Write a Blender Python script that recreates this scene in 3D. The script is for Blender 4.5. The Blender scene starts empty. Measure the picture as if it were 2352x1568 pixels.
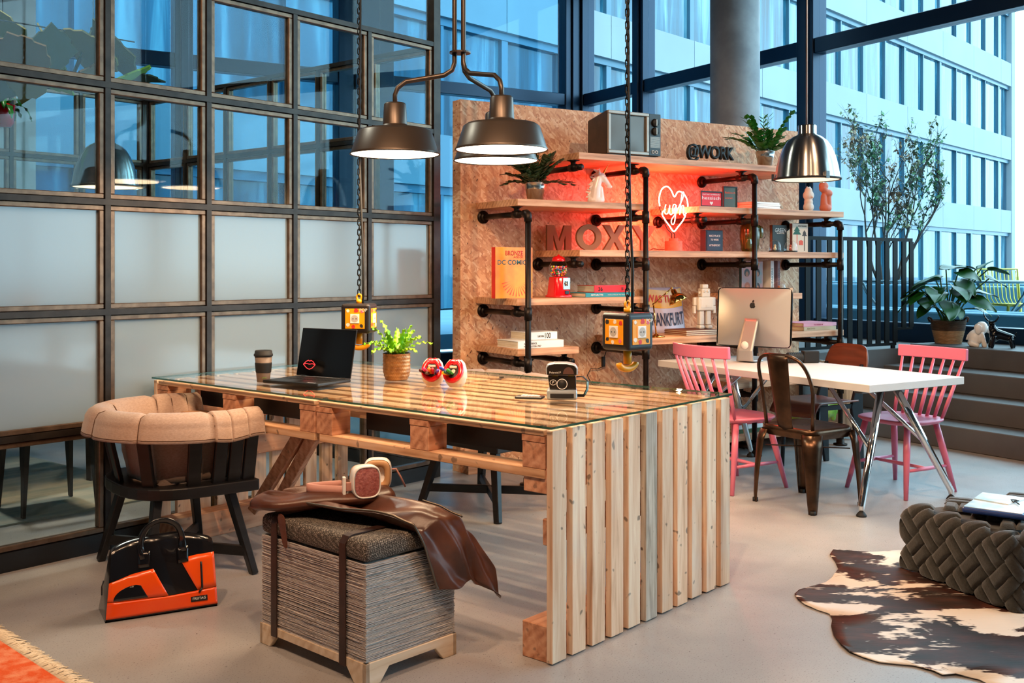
import bpy, bmesh, math, random
from mathutils import Vector, Matrix, noise as mnoise
random.seed(7)
sc = bpy.context.scene
COL = sc.collection
PI = math.pi
R = math.radians
# ---------------------------------------------------------------- camera frame (photo taken as 2352 x 1568)
FPX, CX, HY, H = 2400.0, 1176.0, 614.0, 1.35
cam = bpy.data.cameras.new('camera')
cam.sensor_width = 36.0
cam.lens = 36.0 * FPX / 2352.0
cam.shift_y = -(784.0 - HY) / 2352.0
cam.clip_end = 400
camo = bpy.data.objects.new('camera', cam)
COL.objects.link(camo)
camo.location = (0, 0, H)
camo.rotation_euler = (PI / 2, 0, 0)
sc.camera = camo
# ---------------------------------------------------------------- sky, exposure
w = bpy.data.worlds.new('overcast_sky')
sc.world = w
w.use_nodes = True
bg = w.node_tree.nodes['Background']
bg.inputs[0].default_value = (0.78, 0.92, 1.0, 1)
bg.inputs[1].default_value = 4.3
sc.view_settings.view_transform = 'Standard'
sc.view_settings.look = 'None'
sc.view_settings.gamma = 1
sc.view_settings.use_curve_mapping = False
sc.view_settings.exposure = 0.88
sc.cycles.use_denoising = True
sc.cycles.max_bounces = 10
sc.cycles.transparent_max_bounces = 24
sc.cycles.glossy_bounces = 5
sc.cycles.transmission_bounces = 8
sc.cycles.diffuse_bounces = 5
sc.cycles.caustics_reflective = False
sc.cycles.caustics_refractive = False
sc.cycles.sample_clamp_indirect = 6.0
WARM = (1.0, 0.62, 0.37)
# ---------------------------------------------------------------- frames of the place
def G(px, py, z=0.0):                      # the point of a horizontal plane seen at a pixel of the photo
    d = (H - z) * FPX / (py - HY)
    return Vector(((px - CX) / FPX * d, d, z))
def ZD(py, d): return H - (py - HY) / FPX * d
AA = R(58.5)                               # window front, shelf wall and white table share one grid ...
avec = Vector((math.sin(AA), math.cos(AA), 0)); bvec = Vector((-math.cos(AA), math.sin(AA), 0))
AROT = PI / 2 - AA
def A(al, be, z=0.0): return avec * al + bvec * be + Vector((0, 0, z))
def alpha_on(px, be):                      # where a plane beta = be is crossed in column px
    r = (px - CX) / FPX
    return (be * math.cos(AA) + r * be * math.sin(AA)) / (math.sin(AA) - math.cos(AA) * r)
BB = R(39.8)                               # ... the meeting box and the pallet desk another
uvec = Vector((math.sin(BB), math.cos(BB), 0)); vvec = Vector((-math.cos(BB), math.sin(BB), 0))
BROT = PI / 2 - BB
B0 = G(0, 1313.5)
def B(t, v, z=0.0): return B0 + uvec * t + vvec * v + Vector((0, 0, z))
# ---------------------------------------------------------------- colours and node helpers
def hx(s, a=1.0):
    s = s.lstrip('#'); out = []
    for i in (0, 2, 4):
        c = int(s[i:i + 2], 16) / 255
        out.append(c / 12.92 if c <= 0.04045 else ((c + 0.055) / 1.055) ** 2.4)
    return (*out, a)
class N:
    def __init__(s, name):
        s.m = bpy.data.materials.new(name); s.m.use_nodes = True
        s.t = s.m.node_tree; s.t.nodes.clear()
        s.out = s.t.nodes.new('ShaderNodeOutputMaterial')
    def n(s, typ, _props=None, **ins):
        nd = s.t.nodes.new('ShaderNode' + typ)
        for k, v in (_props or {}).items(): setattr(nd, k, v)
        for k, v in ins.items():
            key = int(k[1:]) if k[0] == 'i' and k[1:].isdigit() else k.replace('_', ' ')
            s.set(nd.inputs[key], v)
        return nd
    def set(s, sock, v):
        if isinstance(v, bpy.types.NodeSocket): s.t.links.new(v, sock)
        elif isinstance(v, bpy.types.Node): s.t.links.new(v.outputs[0], sock)
        else: sock.default_value = v
    def ramp(s, fac, stops, interp='LINEAR'):
        r = s.n('ValToRGB', Fac=fac); cr = r.color_ramp; cr.interpolation = interp
        while len(cr.elements) < len(stops): cr.elements.new(0.5)
        for e, (p, c) in zip(cr.elements, stops): e.position = p; e.color = c
        return r
    def mix(s, f, a, b, blend='MIX'):
        m = s.n('Mix', dict(data_type='RGBA', blend_type=blend))
        s.set(m.inputs[0], f); s.set(m.inputs[6], a); s.set(m.inputs[7], b)
        return m.outputs[2]
    def coords(s, scale=(1, 1, 1), rot=(0, 0, 0), rand=False, kind='Object'):
        tc = s.n('TexCoord'); v = tc.outputs[kind]
        if rand:
            oi = s.n('ObjectInfo')
            mu = s.n('Math', dict(operation='MULTIPLY'), i0=oi.outputs['Random'], i1=37.0)
            v = s.n('VectorMath', dict(operation='ADD'), i0=v, i1=mu).outputs[0]
        return s.n('Mapping', Vector=v, Scale=scale, Rotation=rot).outputs[0]
    def noise(s, v, scale, detail=4.0, rough=0.55, dist=0.0):
        return s.n('TexNoise', Vector=v, Scale=scale, Detail=detail, Roughness=rough, Distortion=dist).outputs[0]
    def bump(s, h, strength=0.2, dist=0.01):
        return s.n('Bump', Height=h, Strength=strength, Distance=dist).outputs[0]
    def done(s, shader):
        s.set(s.out.inputs[0], shader); return s.m
    def bsdf(s, col, rough=0.5, metal=0.0, **kw):
        return s.n('BsdfPrincipled', Base_Color=col, Roughness=rough, Metallic=metal, **kw)
MATS = {}
def pm(name, c1, c2=None, scale=6.0, stretch=(1, 1, 1), rough=0.5, metal=0.0, bump=0.0, bscale=40.0,
       rand=0.0, lo=0.35, hi=0.65, detail=4.0, spec=0.5, coat=0.0, sheen=0.0, sss=0.0):
    if name in MATS: return MATS[name]
    k = N(name)
    c1 = hx(c1) if isinstance(c1, str) else c1
    col = c1
    v = None
    if c2 is not None or bump: v = k.coords(stretch, rand=True)
    if c2 is not None:
        c2 = hx(c2) if isinstance(c2, str) else c2
        col = k.ramp(k.noise(v, scale, detail), [(lo, c1), (hi, c2)]).outputs[0]
    if rand:
        oi = k.n('ObjectInfo')
        mr = k.n('MapRange', Value=oi.outputs['Random'], To_Min=1 - rand, To_Max=1 + rand)
        hsv = k.n('HueSaturation', Value=mr.outputs[0], Color=col); col = hsv.outputs[0]
    kw = {}
    if bump: kw['Normal'] = k.bump(k.noise(v, bscale, 3), bump, 0.004)
    b = k.bsdf(col, rough, metal, Specular_IOR_Level=spec, Coat_Weight=coat, Sheen_Weight=sheen, **kw)
    MATS[name] = k.done(b)
    return MATS[name]
def emit(name, col, strength):
    k = N(name); e = k.n('Emission', Color=(*col[:3], 1), Strength=strength)
    MATS[name] = k.done(e); return MATS[name]
def wood(name, light, mid, dark, axis=0, rough=0.6, grain=1.0, specks=0.0, rand=0.12, grey=0.0):
    k = N(name)
    st = [9.0, 9.0, 9.0]; st[axis] = 0.7
    v = k.coords(tuple(x * grain for x in st), rand=True)
    n1 = k.noise(v, 3.0, 5, 0.6, 0.6)
    wv = k.n('TexWave', dict(wave_type='RINGS'), Vector=v, Scale=1.1, Distortion=2.0, Detail=2.0, Detail_Scale=1.2).outputs['Fac']
    f = k.n('Math', dict(operation='MULTIPLY_ADD'), i0=wv, i1=0.16, i2=n1)
    col = k.ramp(f, [(0.33, hx(dark)), (0.53, hx(mid)), (0.75, hx(light))]).outputs[0]
    oi = k.n('ObjectInfo')
    if specks:
        v2 = k.coords((1, 1, 1), rand=True)
        sp = k.ramp(k.noise(v2, 26, 1.0, 0.4), [(0.70, (0, 0, 0, 1)), (0.75, (1, 1, 1, 1))]).outputs[0]
        col = k.mix(k.n('Math', dict(operation='MULTIPLY'), i0=sp, i1=specks), col, (0.05, 0.03, 0.02, 1))
    if grey:
        v3 = k.coords((1, 1, 1), rand=True)
        g = k.ramp(k.noise(v3, 3.5, 3), [(0.52, (0, 0, 0, 1)), (0.72, (1, 1, 1, 1))]).outputs[0]
        col = k.mix(k.n('Math', dict(operation='MULTIPLY'), i0=g, i1=grey), col, (0.55, 0.50, 0.45, 1))
    mr = k.n('MapRange', Value=oi.outputs['Random'], To_Min=1 - rand, To_Max=1 + rand)
    col = k.n('HueSaturation', Value=mr.outputs[0], Color=col).outputs[0]
    MATS[name] = k.done(k.bsdf(col, rough, 0.0, Normal=k.bump(f, 0.12, 0.003)))
    return MATS[name]
def thin_glass(name, tint=(1, 1, 1), refl=1.0, rough=0.0, base=0.03):
    k = N(name)
    tr = k.n('BsdfTransparent', Color=(*tint, 1))
    gl = k.n('BsdfGlossy', Color=(1, 1, 1, 1), Roughness=rough)
    lw = k.n('LayerWeight', Blend=0.5)
    pw = k.n('Math', dict(operation='POWER'), i0=lw.outputs['Facing'], i1=4.5)
    f = k.n('Math', dict(operation='MULTIPLY_ADD', use_clamp=True), i0=pw, i1=refl * 0.9, i2=base)
    MATS[name] = k.done(k.n('MixShader', i0=f, i1=tr, i2=gl)); return MATS[name]
# ---------------------------------------------------------------- mesh builder
def frame_of(d):
    d = d.normalized()
    up = Vector((0, 0, 1)) if abs(d.z) < 0.95 else Vector((1, 0, 0))
    x = up.cross(d).normalized(); return x, d.cross(x)
class MB:
    def __init__(s): s.v = []; s.f = []; s.m = []; s.sm = []
    def add(s, vs, fs, mat=0, M=None, smooth=False):
        o = len(s.v)
        for p in vs:
            p = Vector(p); s.v.append(M @ p if M is not None else p)
        for f in fs: s.f.append([i + o for i in f]); s.m.append(mat); s.sm.append(smooth)
        return s
    def box(s, c, d, M=None, mat=0):
        x, y, z = (q / 2 for q in d)
        vs = [Vector((c[0] + i * x, c[1] + j * y, c[2] + k * z)) for k in (-1, 1) for j in (-1, 1) for i in (-1, 1)]
        return s.add(vs, [(0, 2, 3, 1), (4, 5, 7, 6), (0, 1, 5, 4), (2, 6, 7, 3), (0, 4, 6, 2), (1, 3, 7, 5)], mat, M)
    def bx(s, x0, x1, y0, y1, z0, z1, M=None, mat=0):
        return s.box(((x0 + x1) / 2, (y0 + y1) / 2, (z0 + z1) / 2), (x1 - x0, y1 - y0, z1 - z0), M, mat)
    def bar(s, p0, p1, wx, wy, mat=0, up=None, w1=None):
        p0 = Vector(p0); p1 = Vector(p1); d = (p1 - p0).normalized()
        if up is None: x, y = frame_of(d)
        else:
            x = Vector(up).cross(d).normalized(); y = d.cross(x)
        k = w1 if w1 is not None else 1.0
        vs = []
        for p, q in ((p0, 1.0), (p1, k)):
            for i, j in ((-1, -1), (1, -1), (1, 1), (-1, 1)): vs.append(p + x * i * wx / 2 * q + y * j * wy / 2 * q)
        return s.add(vs, [(0, 3, 2, 1), (4, 5, 6, 7), (0, 1, 5, 4), (1, 2, 6, 5), (2, 3, 7, 6), (3, 0, 4, 7)], mat)
    def tube(s, pts, r, n=8, mat=0, closed=False, caps=True, smooth=True, M=None, flat=1.0):
        pts = [Vector(p) for p in pts]; L = len(pts); vs = []; fs = []; prev = None
        rr = r if isinstance(r, (list, tuple)) else [r] * L
        for i, p in enumerate(pts):
            a = pts[i - 1] if (i > 0 or closed) else p
            b = pts[(i + 1) % L] if (i < L - 1 or closed) else p
            d = (b - a)
            d = d.normalized() if d.length > 1e-9 else Vector((0, 0, 1))
            if prev is None: x, y = frame_of(d)
            else:
                x = prev - d * prev.dot(d)
                x = x.normalized() if x.length > 1e-6 else frame_of(d)[0]
                y = d.cross(x)
            prev = x
            for k in range(n):
                t = 2 * PI * k / n; vs.append(p + (x * math.cos(t) + y * math.sin(t) * flat) * rr[i])
        for i in range(L if closed else L - 1):
            for k in range(n):
                a = i * n + k; b = i * n + (k + 1) % n; j = ((i + 1) % L) * n
                fs.append((a, b, j + (k + 1) % n, j + k))
        if caps and not closed:
            fs.append(tuple(range(n))[::-1]); fs.append(tuple((L - 1) * n + k for k in range(n)))
        return s.add(vs, fs, mat, M, smooth)
    def cyl(s, p0, p1, r0, r1=None, n=16, mat=0, smooth=True, M=None):
        return s.tube([p0, p1], [r0, r0 if r1 is None else r1], n, mat, smooth=smooth, M=M)
    def lathe(s, prof, n=24, mat=0, M=None, smooth=True, ax=(0, 0)):
        vs = []; fs = []; L = len(prof)
        for r_, z in prof:
            for k in range(n):
                t = 2 * PI * k / n; vs.append((ax[0] + r_ * math.cos(t), ax[1] + r_ * math.sin(t), z))
        for i in range(L - 1):
            for k in range(n):
                fs.append((i * n + k, i * n + (k + 1) % n, (i + 1) * n + (k + 1) % n, (i + 1) * n + k))
        if prof[0][0] > 1e-5 and prof[0][0] < 0.0: pass
        return s.add(vs, fs, mat, M, smooth)
    def prism(s, poly, z0, z1, mat=0, M=None):
        n = len(poly); area = sum(poly[i][0] * poly[(i + 1) % n][1] - poly[(i + 1) % n][0] * poly[i][1] for i in range(n))
        if area < 0: poly = poly[::-1]
        vs = [(x, y, z0) for x, y in poly] + [(x, y, z1) for x, y in poly]
        fs = [tuple(range(n))[::-1], tuple(range(n, 2 * n))] + [(i, (i + 1) % n, n + (i + 1) % n, n + i) for i in range(n)]
        return s.add(vs, fs, mat, M)
    def sph(s, c, r, n=12, m=8, mat=0, M=None):
        r = r if isinstance(r, (tuple, list, Vector)) else (r, r, r); vs = [(c[0], c[1], c[2] - r[2])]; fs = []
        for i in range(1, m):
            t = PI * i / m - PI / 2
            for k in range(n):
                a = 2 * PI * k / n; vs.append((c[0] + r[0] * math.cos(t) * math.cos(a), c[1] + r[1] * math.cos(t) * math.sin(a), c[2] + r[2] * math.sin(t)))
        vs.append((c[0], c[1], c[2] + r[2])); last = len(vs) - 1
        for k in range(n):
            fs.append((0, 1 + (k + 1) % n, 1 + k)); b = 1 + (m - 2) * n; fs.append((last, b + k, b + (k + 1) % n))
        for i in range(m - 2):
            for k in range(n):
                a = 1 + i * n; fs.append((a + k, a + (k + 1) % n, a + n + (k + 1) % n, a + n + k))
        return s.add(vs, fs, mat, M, True)
    def grid(s, fn, nu, nv, mat=0, closed_u=False, smooth=True, M=None):
        vs = [fn(i / nu, j / nv) for j in range(nv + 1) for i in range(nu + (0 if closed_u else 1))]
        w_ = nu if closed_u else nu + 1; fs = []
        for j in range(nv):
            for i in range(nu):
                i2 = (i + 1) % w_; fs.append((j * w_ + i, j * w_ + i2, (j + 1) * w_ + i2, (j + 1) * w_ + i))
        return s.add(vs, fs, mat, M, smooth)
    def build(s, name, mats, parent=None, loc=(0, 0, 0), rot=(0, 0, 0), bevel=0.0, seg=2, sub=0, solid=0.0, off=0.0, smooth=None):
        me = bpy.data.meshes.new(name); me.from_pydata([tuple(v) for v in s.v], [], s.f)
        for mt in (mats if isinstance(mats, (list, tuple)) else [mats]): me.materials.append(mt)
        me.polygons.foreach_set('material_index', s.m)
        me.polygons.foreach_set('use_smooth', [smooth if smooth is not None else q for q in s.sm])
        me.update()
        return place(name, me, parent, loc, rot, bevel, seg, sub, solid, off)
def place(name, me, parent=None, loc=(0, 0, 0), rot=(0, 0, 0), bevel=0.0, seg=2, sub=0, solid=0.0, off=0.0):
    o = bpy.data.objects.new(name, me); COL.objects.link(o); o.parent = parent
    o.location = loc; o.rotation_euler = rot if isinstance(rot, (tuple, list)) else (0, 0, rot)
    if solid: md = o.modifiers.new('s', 'SOLIDIFY'); md.thickness = solid; md.offset = off
    if bevel: md = o.modifiers.new('b', 'BEVEL'); md.width = bevel; md.segments = seg; md.limit_method = 'ANGLE'; md.harden_normals = False
    if sub: md = o.modifiers.new('d', 'SUBSURF'); md.levels = sub; md.render_levels = sub
    return o
def tag(o, label=None, cat=None, group=None, kind=None):
    if label: o['label'] = label
    if cat: o['category'] = cat
    if group: o['group'] = group
    if kind: o['kind'] = kind
    return o
def thing(name, label, cat, loc=(0, 0, 0), rz=0.0, group=None, kind=None):
    o = bpy.data.objects.new(name, None); COL.objects.link(o); o.empty_display_size = 0.05
    o.location = loc; o.rotation_euler = (0, 0, rz)
    return tag(o, label, cat, group, kind)
def dup(o, parent=None):
    c = o.copy(); COL.objects.link(c); c.parent = parent
    for ch in list(o.children): dup(ch, c)
    return c
def text_mesh(txt, size=1.0, ext=0.0, width=None, height=None, align='CENTER', shear=0.0, space=1.0, bold=0.0):
    cu = bpy.data.curves.new('lettering', 'FONT'); cu.body = txt; cu.size = 1.0; cu.extrude = 0.0
    cu.align_x = align; cu.shear = shear; cu.space_character = space; cu.offset = bold; cu.resolution_u = 3
    ob = bpy.data.objects.new('lettering', cu); COL.objects.link(ob)
    dg = bpy.context.evaluated_depsgraph_get()
    me = bpy.data.meshes.new_from_object(ob.evaluated_get(dg))
    bpy.data.objects.remove(ob); bpy.data.curves.remove(cu)
    xs = [v.co.x for v in me.vertices]; ys = [v.co.y for v in me.vertices]
    wx, hy = max(xs) - min(xs), max(ys) - min(ys)
    sx = sy = size
    if width: sx = width / wx; sy = sx if height is None else height / hy
    elif height: sx = sy = height / hy
    x0 = (max(xs) + min(xs)) / 2 if align == 'CENTER' else min(xs)
    y0 = min(ys)
    for v in me.vertices: v.co = ((v.co.x - x0) * sx, (v.co.y - y0) * sy, 0)
    if ext:
        bm = bmesh.new(); bm.from_mesh(me)
        r = bmesh.ops.extrude_face_region(bm, geom=bm.faces[:])
        for v in r['geom']:
            if isinstance(v, bmesh.types.BMVert): v.co.z += ext
        bmesh.ops.recalc_face_normals(bm, faces=bm.faces[:]); bm.to_mesh(me); bm.free()
    return me
FRONT = (PI / 2, 0, 0)                      # lettering that stands up and faces local -Y
def letter(txt, mat, parent, loc, rot=FRONT, name='lettering', **kw):
    me = text_mesh(txt, ext=kw.pop('ext', 0.0006), **kw); me.materials.append(mat)
    return place(name, me, parent, loc, rot)
def organic(name, caps, mat, parent=None, loc=(0, 0, 0), rot=(0, 0, 0), voxel=0.006, it=6):
    m = MB()
    for c in caps:
        if len(c) == 2: m.sph(c[0], c[1], 14, 10)
        else:
            p0, r0, p1, r1 = c; m.sph(p0, r0, 12, 8); m.sph(p1, r1, 12, 8); m.cyl(p0, p1, r0, r1, 12)
    o = m.build(name, mat, parent, loc, rot)
    md = o.modifiers.new('r', 'REMESH'); md.mode = 'VOXEL'; md.voxel_size = voxel; md.use_smooth_shade = True
    md = o.modifiers.new('k', 'SMOOTH'); md.factor = 0.5; md.iterations = it
    return o
def light(name, kind, loc, power, col=WARM, size=0.1, parent=None, target=None, spot=90, blend=0.5):
    l = bpy.data.lights.new(name, kind); l.energy = power; l.color = col
    if kind == 'AREA': l.shape = 'DISK'; l.size = size
    else: l.shadow_soft_size = size
    if kind == 'SPOT': l.spot_size = R(spot); l.spot_blend = blend
    o = bpy.data.objects.new(name, l); COL.objects.link(o); o.location = loc; o.parent = parent
    if target is not None:
        o.rotation_euler = (Vector(target) - Vector(loc)).to_track_quat('-Z', 'Y').to_euler()
    return o
# ================================================================ shared materials
black = pm('black_paint', '#0d0d0f', rough=0.45)
blackwood = pm('black_wood', '#0b0b0d', '#17171a', 5, (1, 1, 8), rough=0.42, bump=0.05)
pipe = pm('black_iron_pipe', '#1b1614', '#2b211c', 14, rough=0.42, metal=0.75, bump=0.06)
chrome = pm('chrome', '#d9dcde', rough=0.07, metal=1.0)
steel = pm('polished_steel', '#c9cccd', rough=0.16, metal=1.0)
gold = pm('polished_brass', '#d8a75a', rough=0.10, metal=1.0)
white = pm('white_gloss', '#f0eeea', rough=0.25)
whitep = pm('white_paint', '#e6e4e0', rough=0.5)
red = pm('red_gloss', '#d01018', rough=0.18, coat=0.4)
darkmetal = pm('dark_bronze_enamel', '#4a4038', rough=0.36, metal=0.6)
paper = pm('book_paper', '#d9cdb8', '#c3b49a', 60, (0.2, 0.2, 6), rough=0.8)
ink = pm('black_ink', '#0c0c0c', rough=0.6)
yellow = pm('signal_yellow', '#f0a005', rough=0.4)
rubber = pm('black_rubber', '#101010', rough=0.7)
pine = wood('pine_plank', '#e9bd8c', '#d39a66', '#a8703f', 0, specks=0.6, grey=0.10)
pinev = wood('pallet_slat_wood', '#ecd2b6', '#dcb696', '#b98c6a', 2, specks=0.7, grey=0.35, rand=0.10)
piney = wood('pallet_board_wood', '#dab290', '#c4956f', '#996c4a', 1, specks=0.6, grey=0.15, rand=0.16)
pinex = wood('pallet_block_wood', '#d49e7c', '#bd8260', '#955f42', 0, specks=0.5, grey=0.05)
oak = wood('shelf_oak', '#dcab86', '#c58e68', '#9a6848', 0, grain=1.2, rough=0.5, rand=0.05)
stained = wood('stained_slat_wood', '#cfc4b4', '#a39584', '#4a4038', 2, specks=0.9, grey=0.5)
def make_osb():
    k = N('osb_board')
    v = k.coords((1, 1, 1))
    cols = None
    warp = k.n('TexNoise', Vector=v, Scale=3.0, Detail=2.0).outputs['Color']
    wv = k.n('VectorMath', dict(operation='MULTIPLY_ADD'), i0=warp, i1=(0.05, 0.05, 0.05), i2=v).outputs[0]
    for i, (rot, sc_) in enumerate((((0, 0.5, 0), (19, 19, 70)), ((0, 1.57, 0), (17, 17, 66)), ((0, 2.4, 0), (22, 22, 76)))):
        mp = k.n('Mapping', Vector=k.n('Mapping', Vector=wv, Rotation=rot).outputs[0], Scale=sc_).outputs[0]
        vo = k.n('TexVoronoi', Vector=mp, Scale=1.0, Randomness=1.0)
        sep = k.n('SeparateColor', Color=vo.outputs['Color'])
        c = k.ramp(sep.outputs[0], [(0.0, hx('#b87c58')), (0.35, hx('#cf9870')), (0.7, hx('#dcab84')), (1.0, hx('#e9c4a0'))]).outputs[0]
        cols = c if cols is None else k.mix(k.ramp(sep.outputs[1], [(0.45, (0, 0, 0, 1)), (0.55, (1, 1, 1, 1))]).outputs[0], cols, c)
    dk = k.n('Mapping', Vector=k.n('Mapping', Vector=wv, Rotation=(0, 1.1, 0)).outputs[0], Scale=(22, 22, 75)).outputs[0]
    f = k.ramp(k.noise(dk, 1.0, 2, 0.5), [(0.69, (0, 0, 0, 1)), (0.73, (1, 1, 1, 1))]).outputs[0]
    cols = k.mix(f, cols, hx('#5a351d'))
    mott = k.ramp(k.noise(v, 2.2, 3), [(0.3, (0.82, 0.80, 0.78, 1)), (0.7, (1, 1, 1, 1))]).outputs[0]
    cols = k.mix(1.0, cols, mott, 'MULTIPLY')
    MATS['osb'] = k.done(k.bsdf(cols, 0.62, 0.0, Normal=k.bump(cols, 0.12, 0.002)))
make_osb(); osb = MATS['osb']
def make_floor():
    k = N('polished_concrete'); v = k.coords((1, 1, 1))
    c = k.ramp(k.noise(v, 0.9, 6, 0.6), [(0.3, hx('#8e8d8e')), (0.5, hx('#9e9c9c')), (0.72, hx('#adabaa'))]).outputs[0]
    c = k.mix(k.ramp(k.noise(v, 160, 2, 0.7), [(0.30, (1, 1, 1, 1)), (0.40, (0, 0, 0, 1))]).outputs[0], c, hx('#5f5a55'))
    pit = k.ramp(k.noise(v, 70, 1, 0.3), [(0.78, (0, 0, 0, 1)), (0.80, (1, 1, 1, 1))]).outputs[0]
    c = k.mix(pit, c, hx('#3a352f'))
    rg = k.ramp(k.noise(v, 2.5, 4), [(0.3, (0.30, 0.30, 0.30, 1)), (0.7, (0.46, 0.46, 0.46, 1))]).outputs[0]
    return k.done(k.bsdf(c, rg, 0.0, Specular_IOR_Level=0.45))
concrete_floor = make_floor()
concrete = pm('fair_faced_concrete', '#9b9c9c', '#b4b5b4', 1.8, rough=0.8, bump=0.15, bscale=18)
stepmat = pm('grey_step_concrete', '#4d4b4b', '#595756', 2.5, rough=0.6, bump=0.05, bscale=30)
plaster = pm('plaster', '#77726c', rough=0.9)
navy = pm('facade_navy_steel', '#0b2a42', rough=0.35, metal=0.4)
bronze = pm('raw_steel_bead', '#5f4c3e', '#7a6350', 20, (1, 1, 1), rough=0.38, metal=0.7, bump=0.03)
rawsteel = pm('raw_steel_core', '#2c2724', '#3b342f', 12, rough=0.42, metal=0.7)
glass_int = thin_glass('partition_glass', (0.86, 0.94, 0.95), 0.8, 0.0, 0.010)
glass_fac = thin_glass('facade_glass', (0.76, 0.91, 0.96), 0.8, 0.0, 0.01)
glass_shaded = thin_glass('shaded_facade_glass', (0.48, 0.76, 0.90), 0.8, 0.0, 0.01)  # same glass as the other front, deeper tint paints in the shaded side
def make_frost():
    k = N('frosted_glass')
    d = k.n('BsdfDiffuse', Color=(0.36, 0.44, 0.49, 1)); t = k.n('BsdfTranslucent', Color=(0.60, 0.74, 0.82, 1))
    m = k.n('MixShader', i0=0.55, i1=d, i2=t)
    g = k.n('BsdfGlossy', Color=(1, 1, 1, 1), Roughness=0.12)
    return k.done(k.n('MixShader', i0=k.n('Math', dict(operation='MULTIPLY_ADD', use_clamp=True), i0=k.n('Math', dict(operation='POWER'), i0=k.n('LayerWeight', Blend=0.5).outputs['Facing'], i1=4.5), i1=0.7, i2=0.05), i1=m, i2=g))
frost = make_frost()
# ================================================================ room shell
FA, FB = 8.47, 12.0                                   # the two window planes, in the A grid
AMIN, BMIN, CEIL = -7.0, -4.5, 5.3
def struct(o, label=None): return tag(o, label, None, None, 'structure')
m = MB(); m.bx(AMIN, FA, BMIN, FB, -0.12, 0.0)
struct(m.build('floor', concrete_floor, rot=AROT), 'polished grey concrete floor')
m = MB(); m.bx(AMIN - 0.2, FA + 0.3, BMIN - 0.2, FB + 0.3, CEIL, CEIL + 0.25)
struct(m.build('ceiling', pm('dark_ceiling', '#5a5a5c', rough=0.9), rot=AROT), 'concrete ceiling slab')
m = MB(); m.bx(AMIN - 0.15, AMIN, BMIN, FB, 0, CEIL)
struct(m.build('wall_far_left', concrete, rot=AROT))
m = MB(); m.bx(AMIN, FA, BMIN - 0.15, BMIN, 0, CEIL)
struct(m.build('wall_front', plaster, rot=AROT))
# concrete wall behind the meeting box
m = MB(); m.bx(-4.5, 3.0, 0, 0.2, 0, CEIL)
struct(m.build('wall_meeting', concrete, loc=B(0, 5.9), rot=BROT), 'pale concrete wall behind the glazed meeting room')
# window front: posts, rails and panes
def facade(name, label, along, z0, zs, posts, plane, side, n_extra=()):
    w_ = thing(name, label, None, (0, 0, 0), AROT, None, 'structure')
    def bx_(l0, l1, d0, d1, za, zb, nm, mat):
        q = MB()
        if along == 'b': q.bx(plane + d0, plane + d1, l0, l1, za, zb)
        else: q.bx(l0, l1, plane + d0, plane + d1, za, zb)
        return q.build(nm, mat, w_, bevel=0.006, seg=1)
    for i, (pc, pw) in enumerate(posts):
        bx_(pc - pw / 2, pc + pw / 2, -0.05, 0.16, z0, CEIL, 'post', navy)
        bx_(pc - pw * 0.22, pc + pw * 0.22, -0.085, -0.05, z0, CEIL, 'post_cover', navy)
    for i in range(len(posts) - 1):
        l0 = posts[i][0] + posts[i][1] / 2; l1 = posts[i + 1][0] - posts[i + 1][1] / 2
        for za, zb in zs:
            bx_(l0, l1, -0.03, 0.13, za, zb, 'rail', navy)
        lev = [z0] + [q for z_ in zs for q in z_] + [CEIL]
        for j in range(0, len(lev), 2):
            if lev[j + 1] - lev[j] > 0.05: bx_(l0, l1, 0.04, 0.056, lev[j], lev[j + 1], 'glass_pane', glass_fac if along == 'b' else glass_shaded)
    return w_
facade('window_1', 'tall dark blue window front along the stepped seating', 'b', 0.0, [(0.60, 0.82), (3.60, 3.76)],
       [(-4.3, 0.23), (-0.7, 0.23), (2.15, 0.23), (4.98, 0.23), (7.815, 0.23), (10.65, 0.22), (FB + 0.02, 0.30)], FA, 1)
facade('window_2', 'tall dark blue window front behind the shelf wall', 'a', 0.0, [(0.0, 0.25), (3.60, 3.76)],
       [(-1.2, 0.2), (0.9, 0.2), (3.0, 0.2), (5.22, 0.74), (FA - 0.10, 0.34)], FB, 1)
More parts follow.
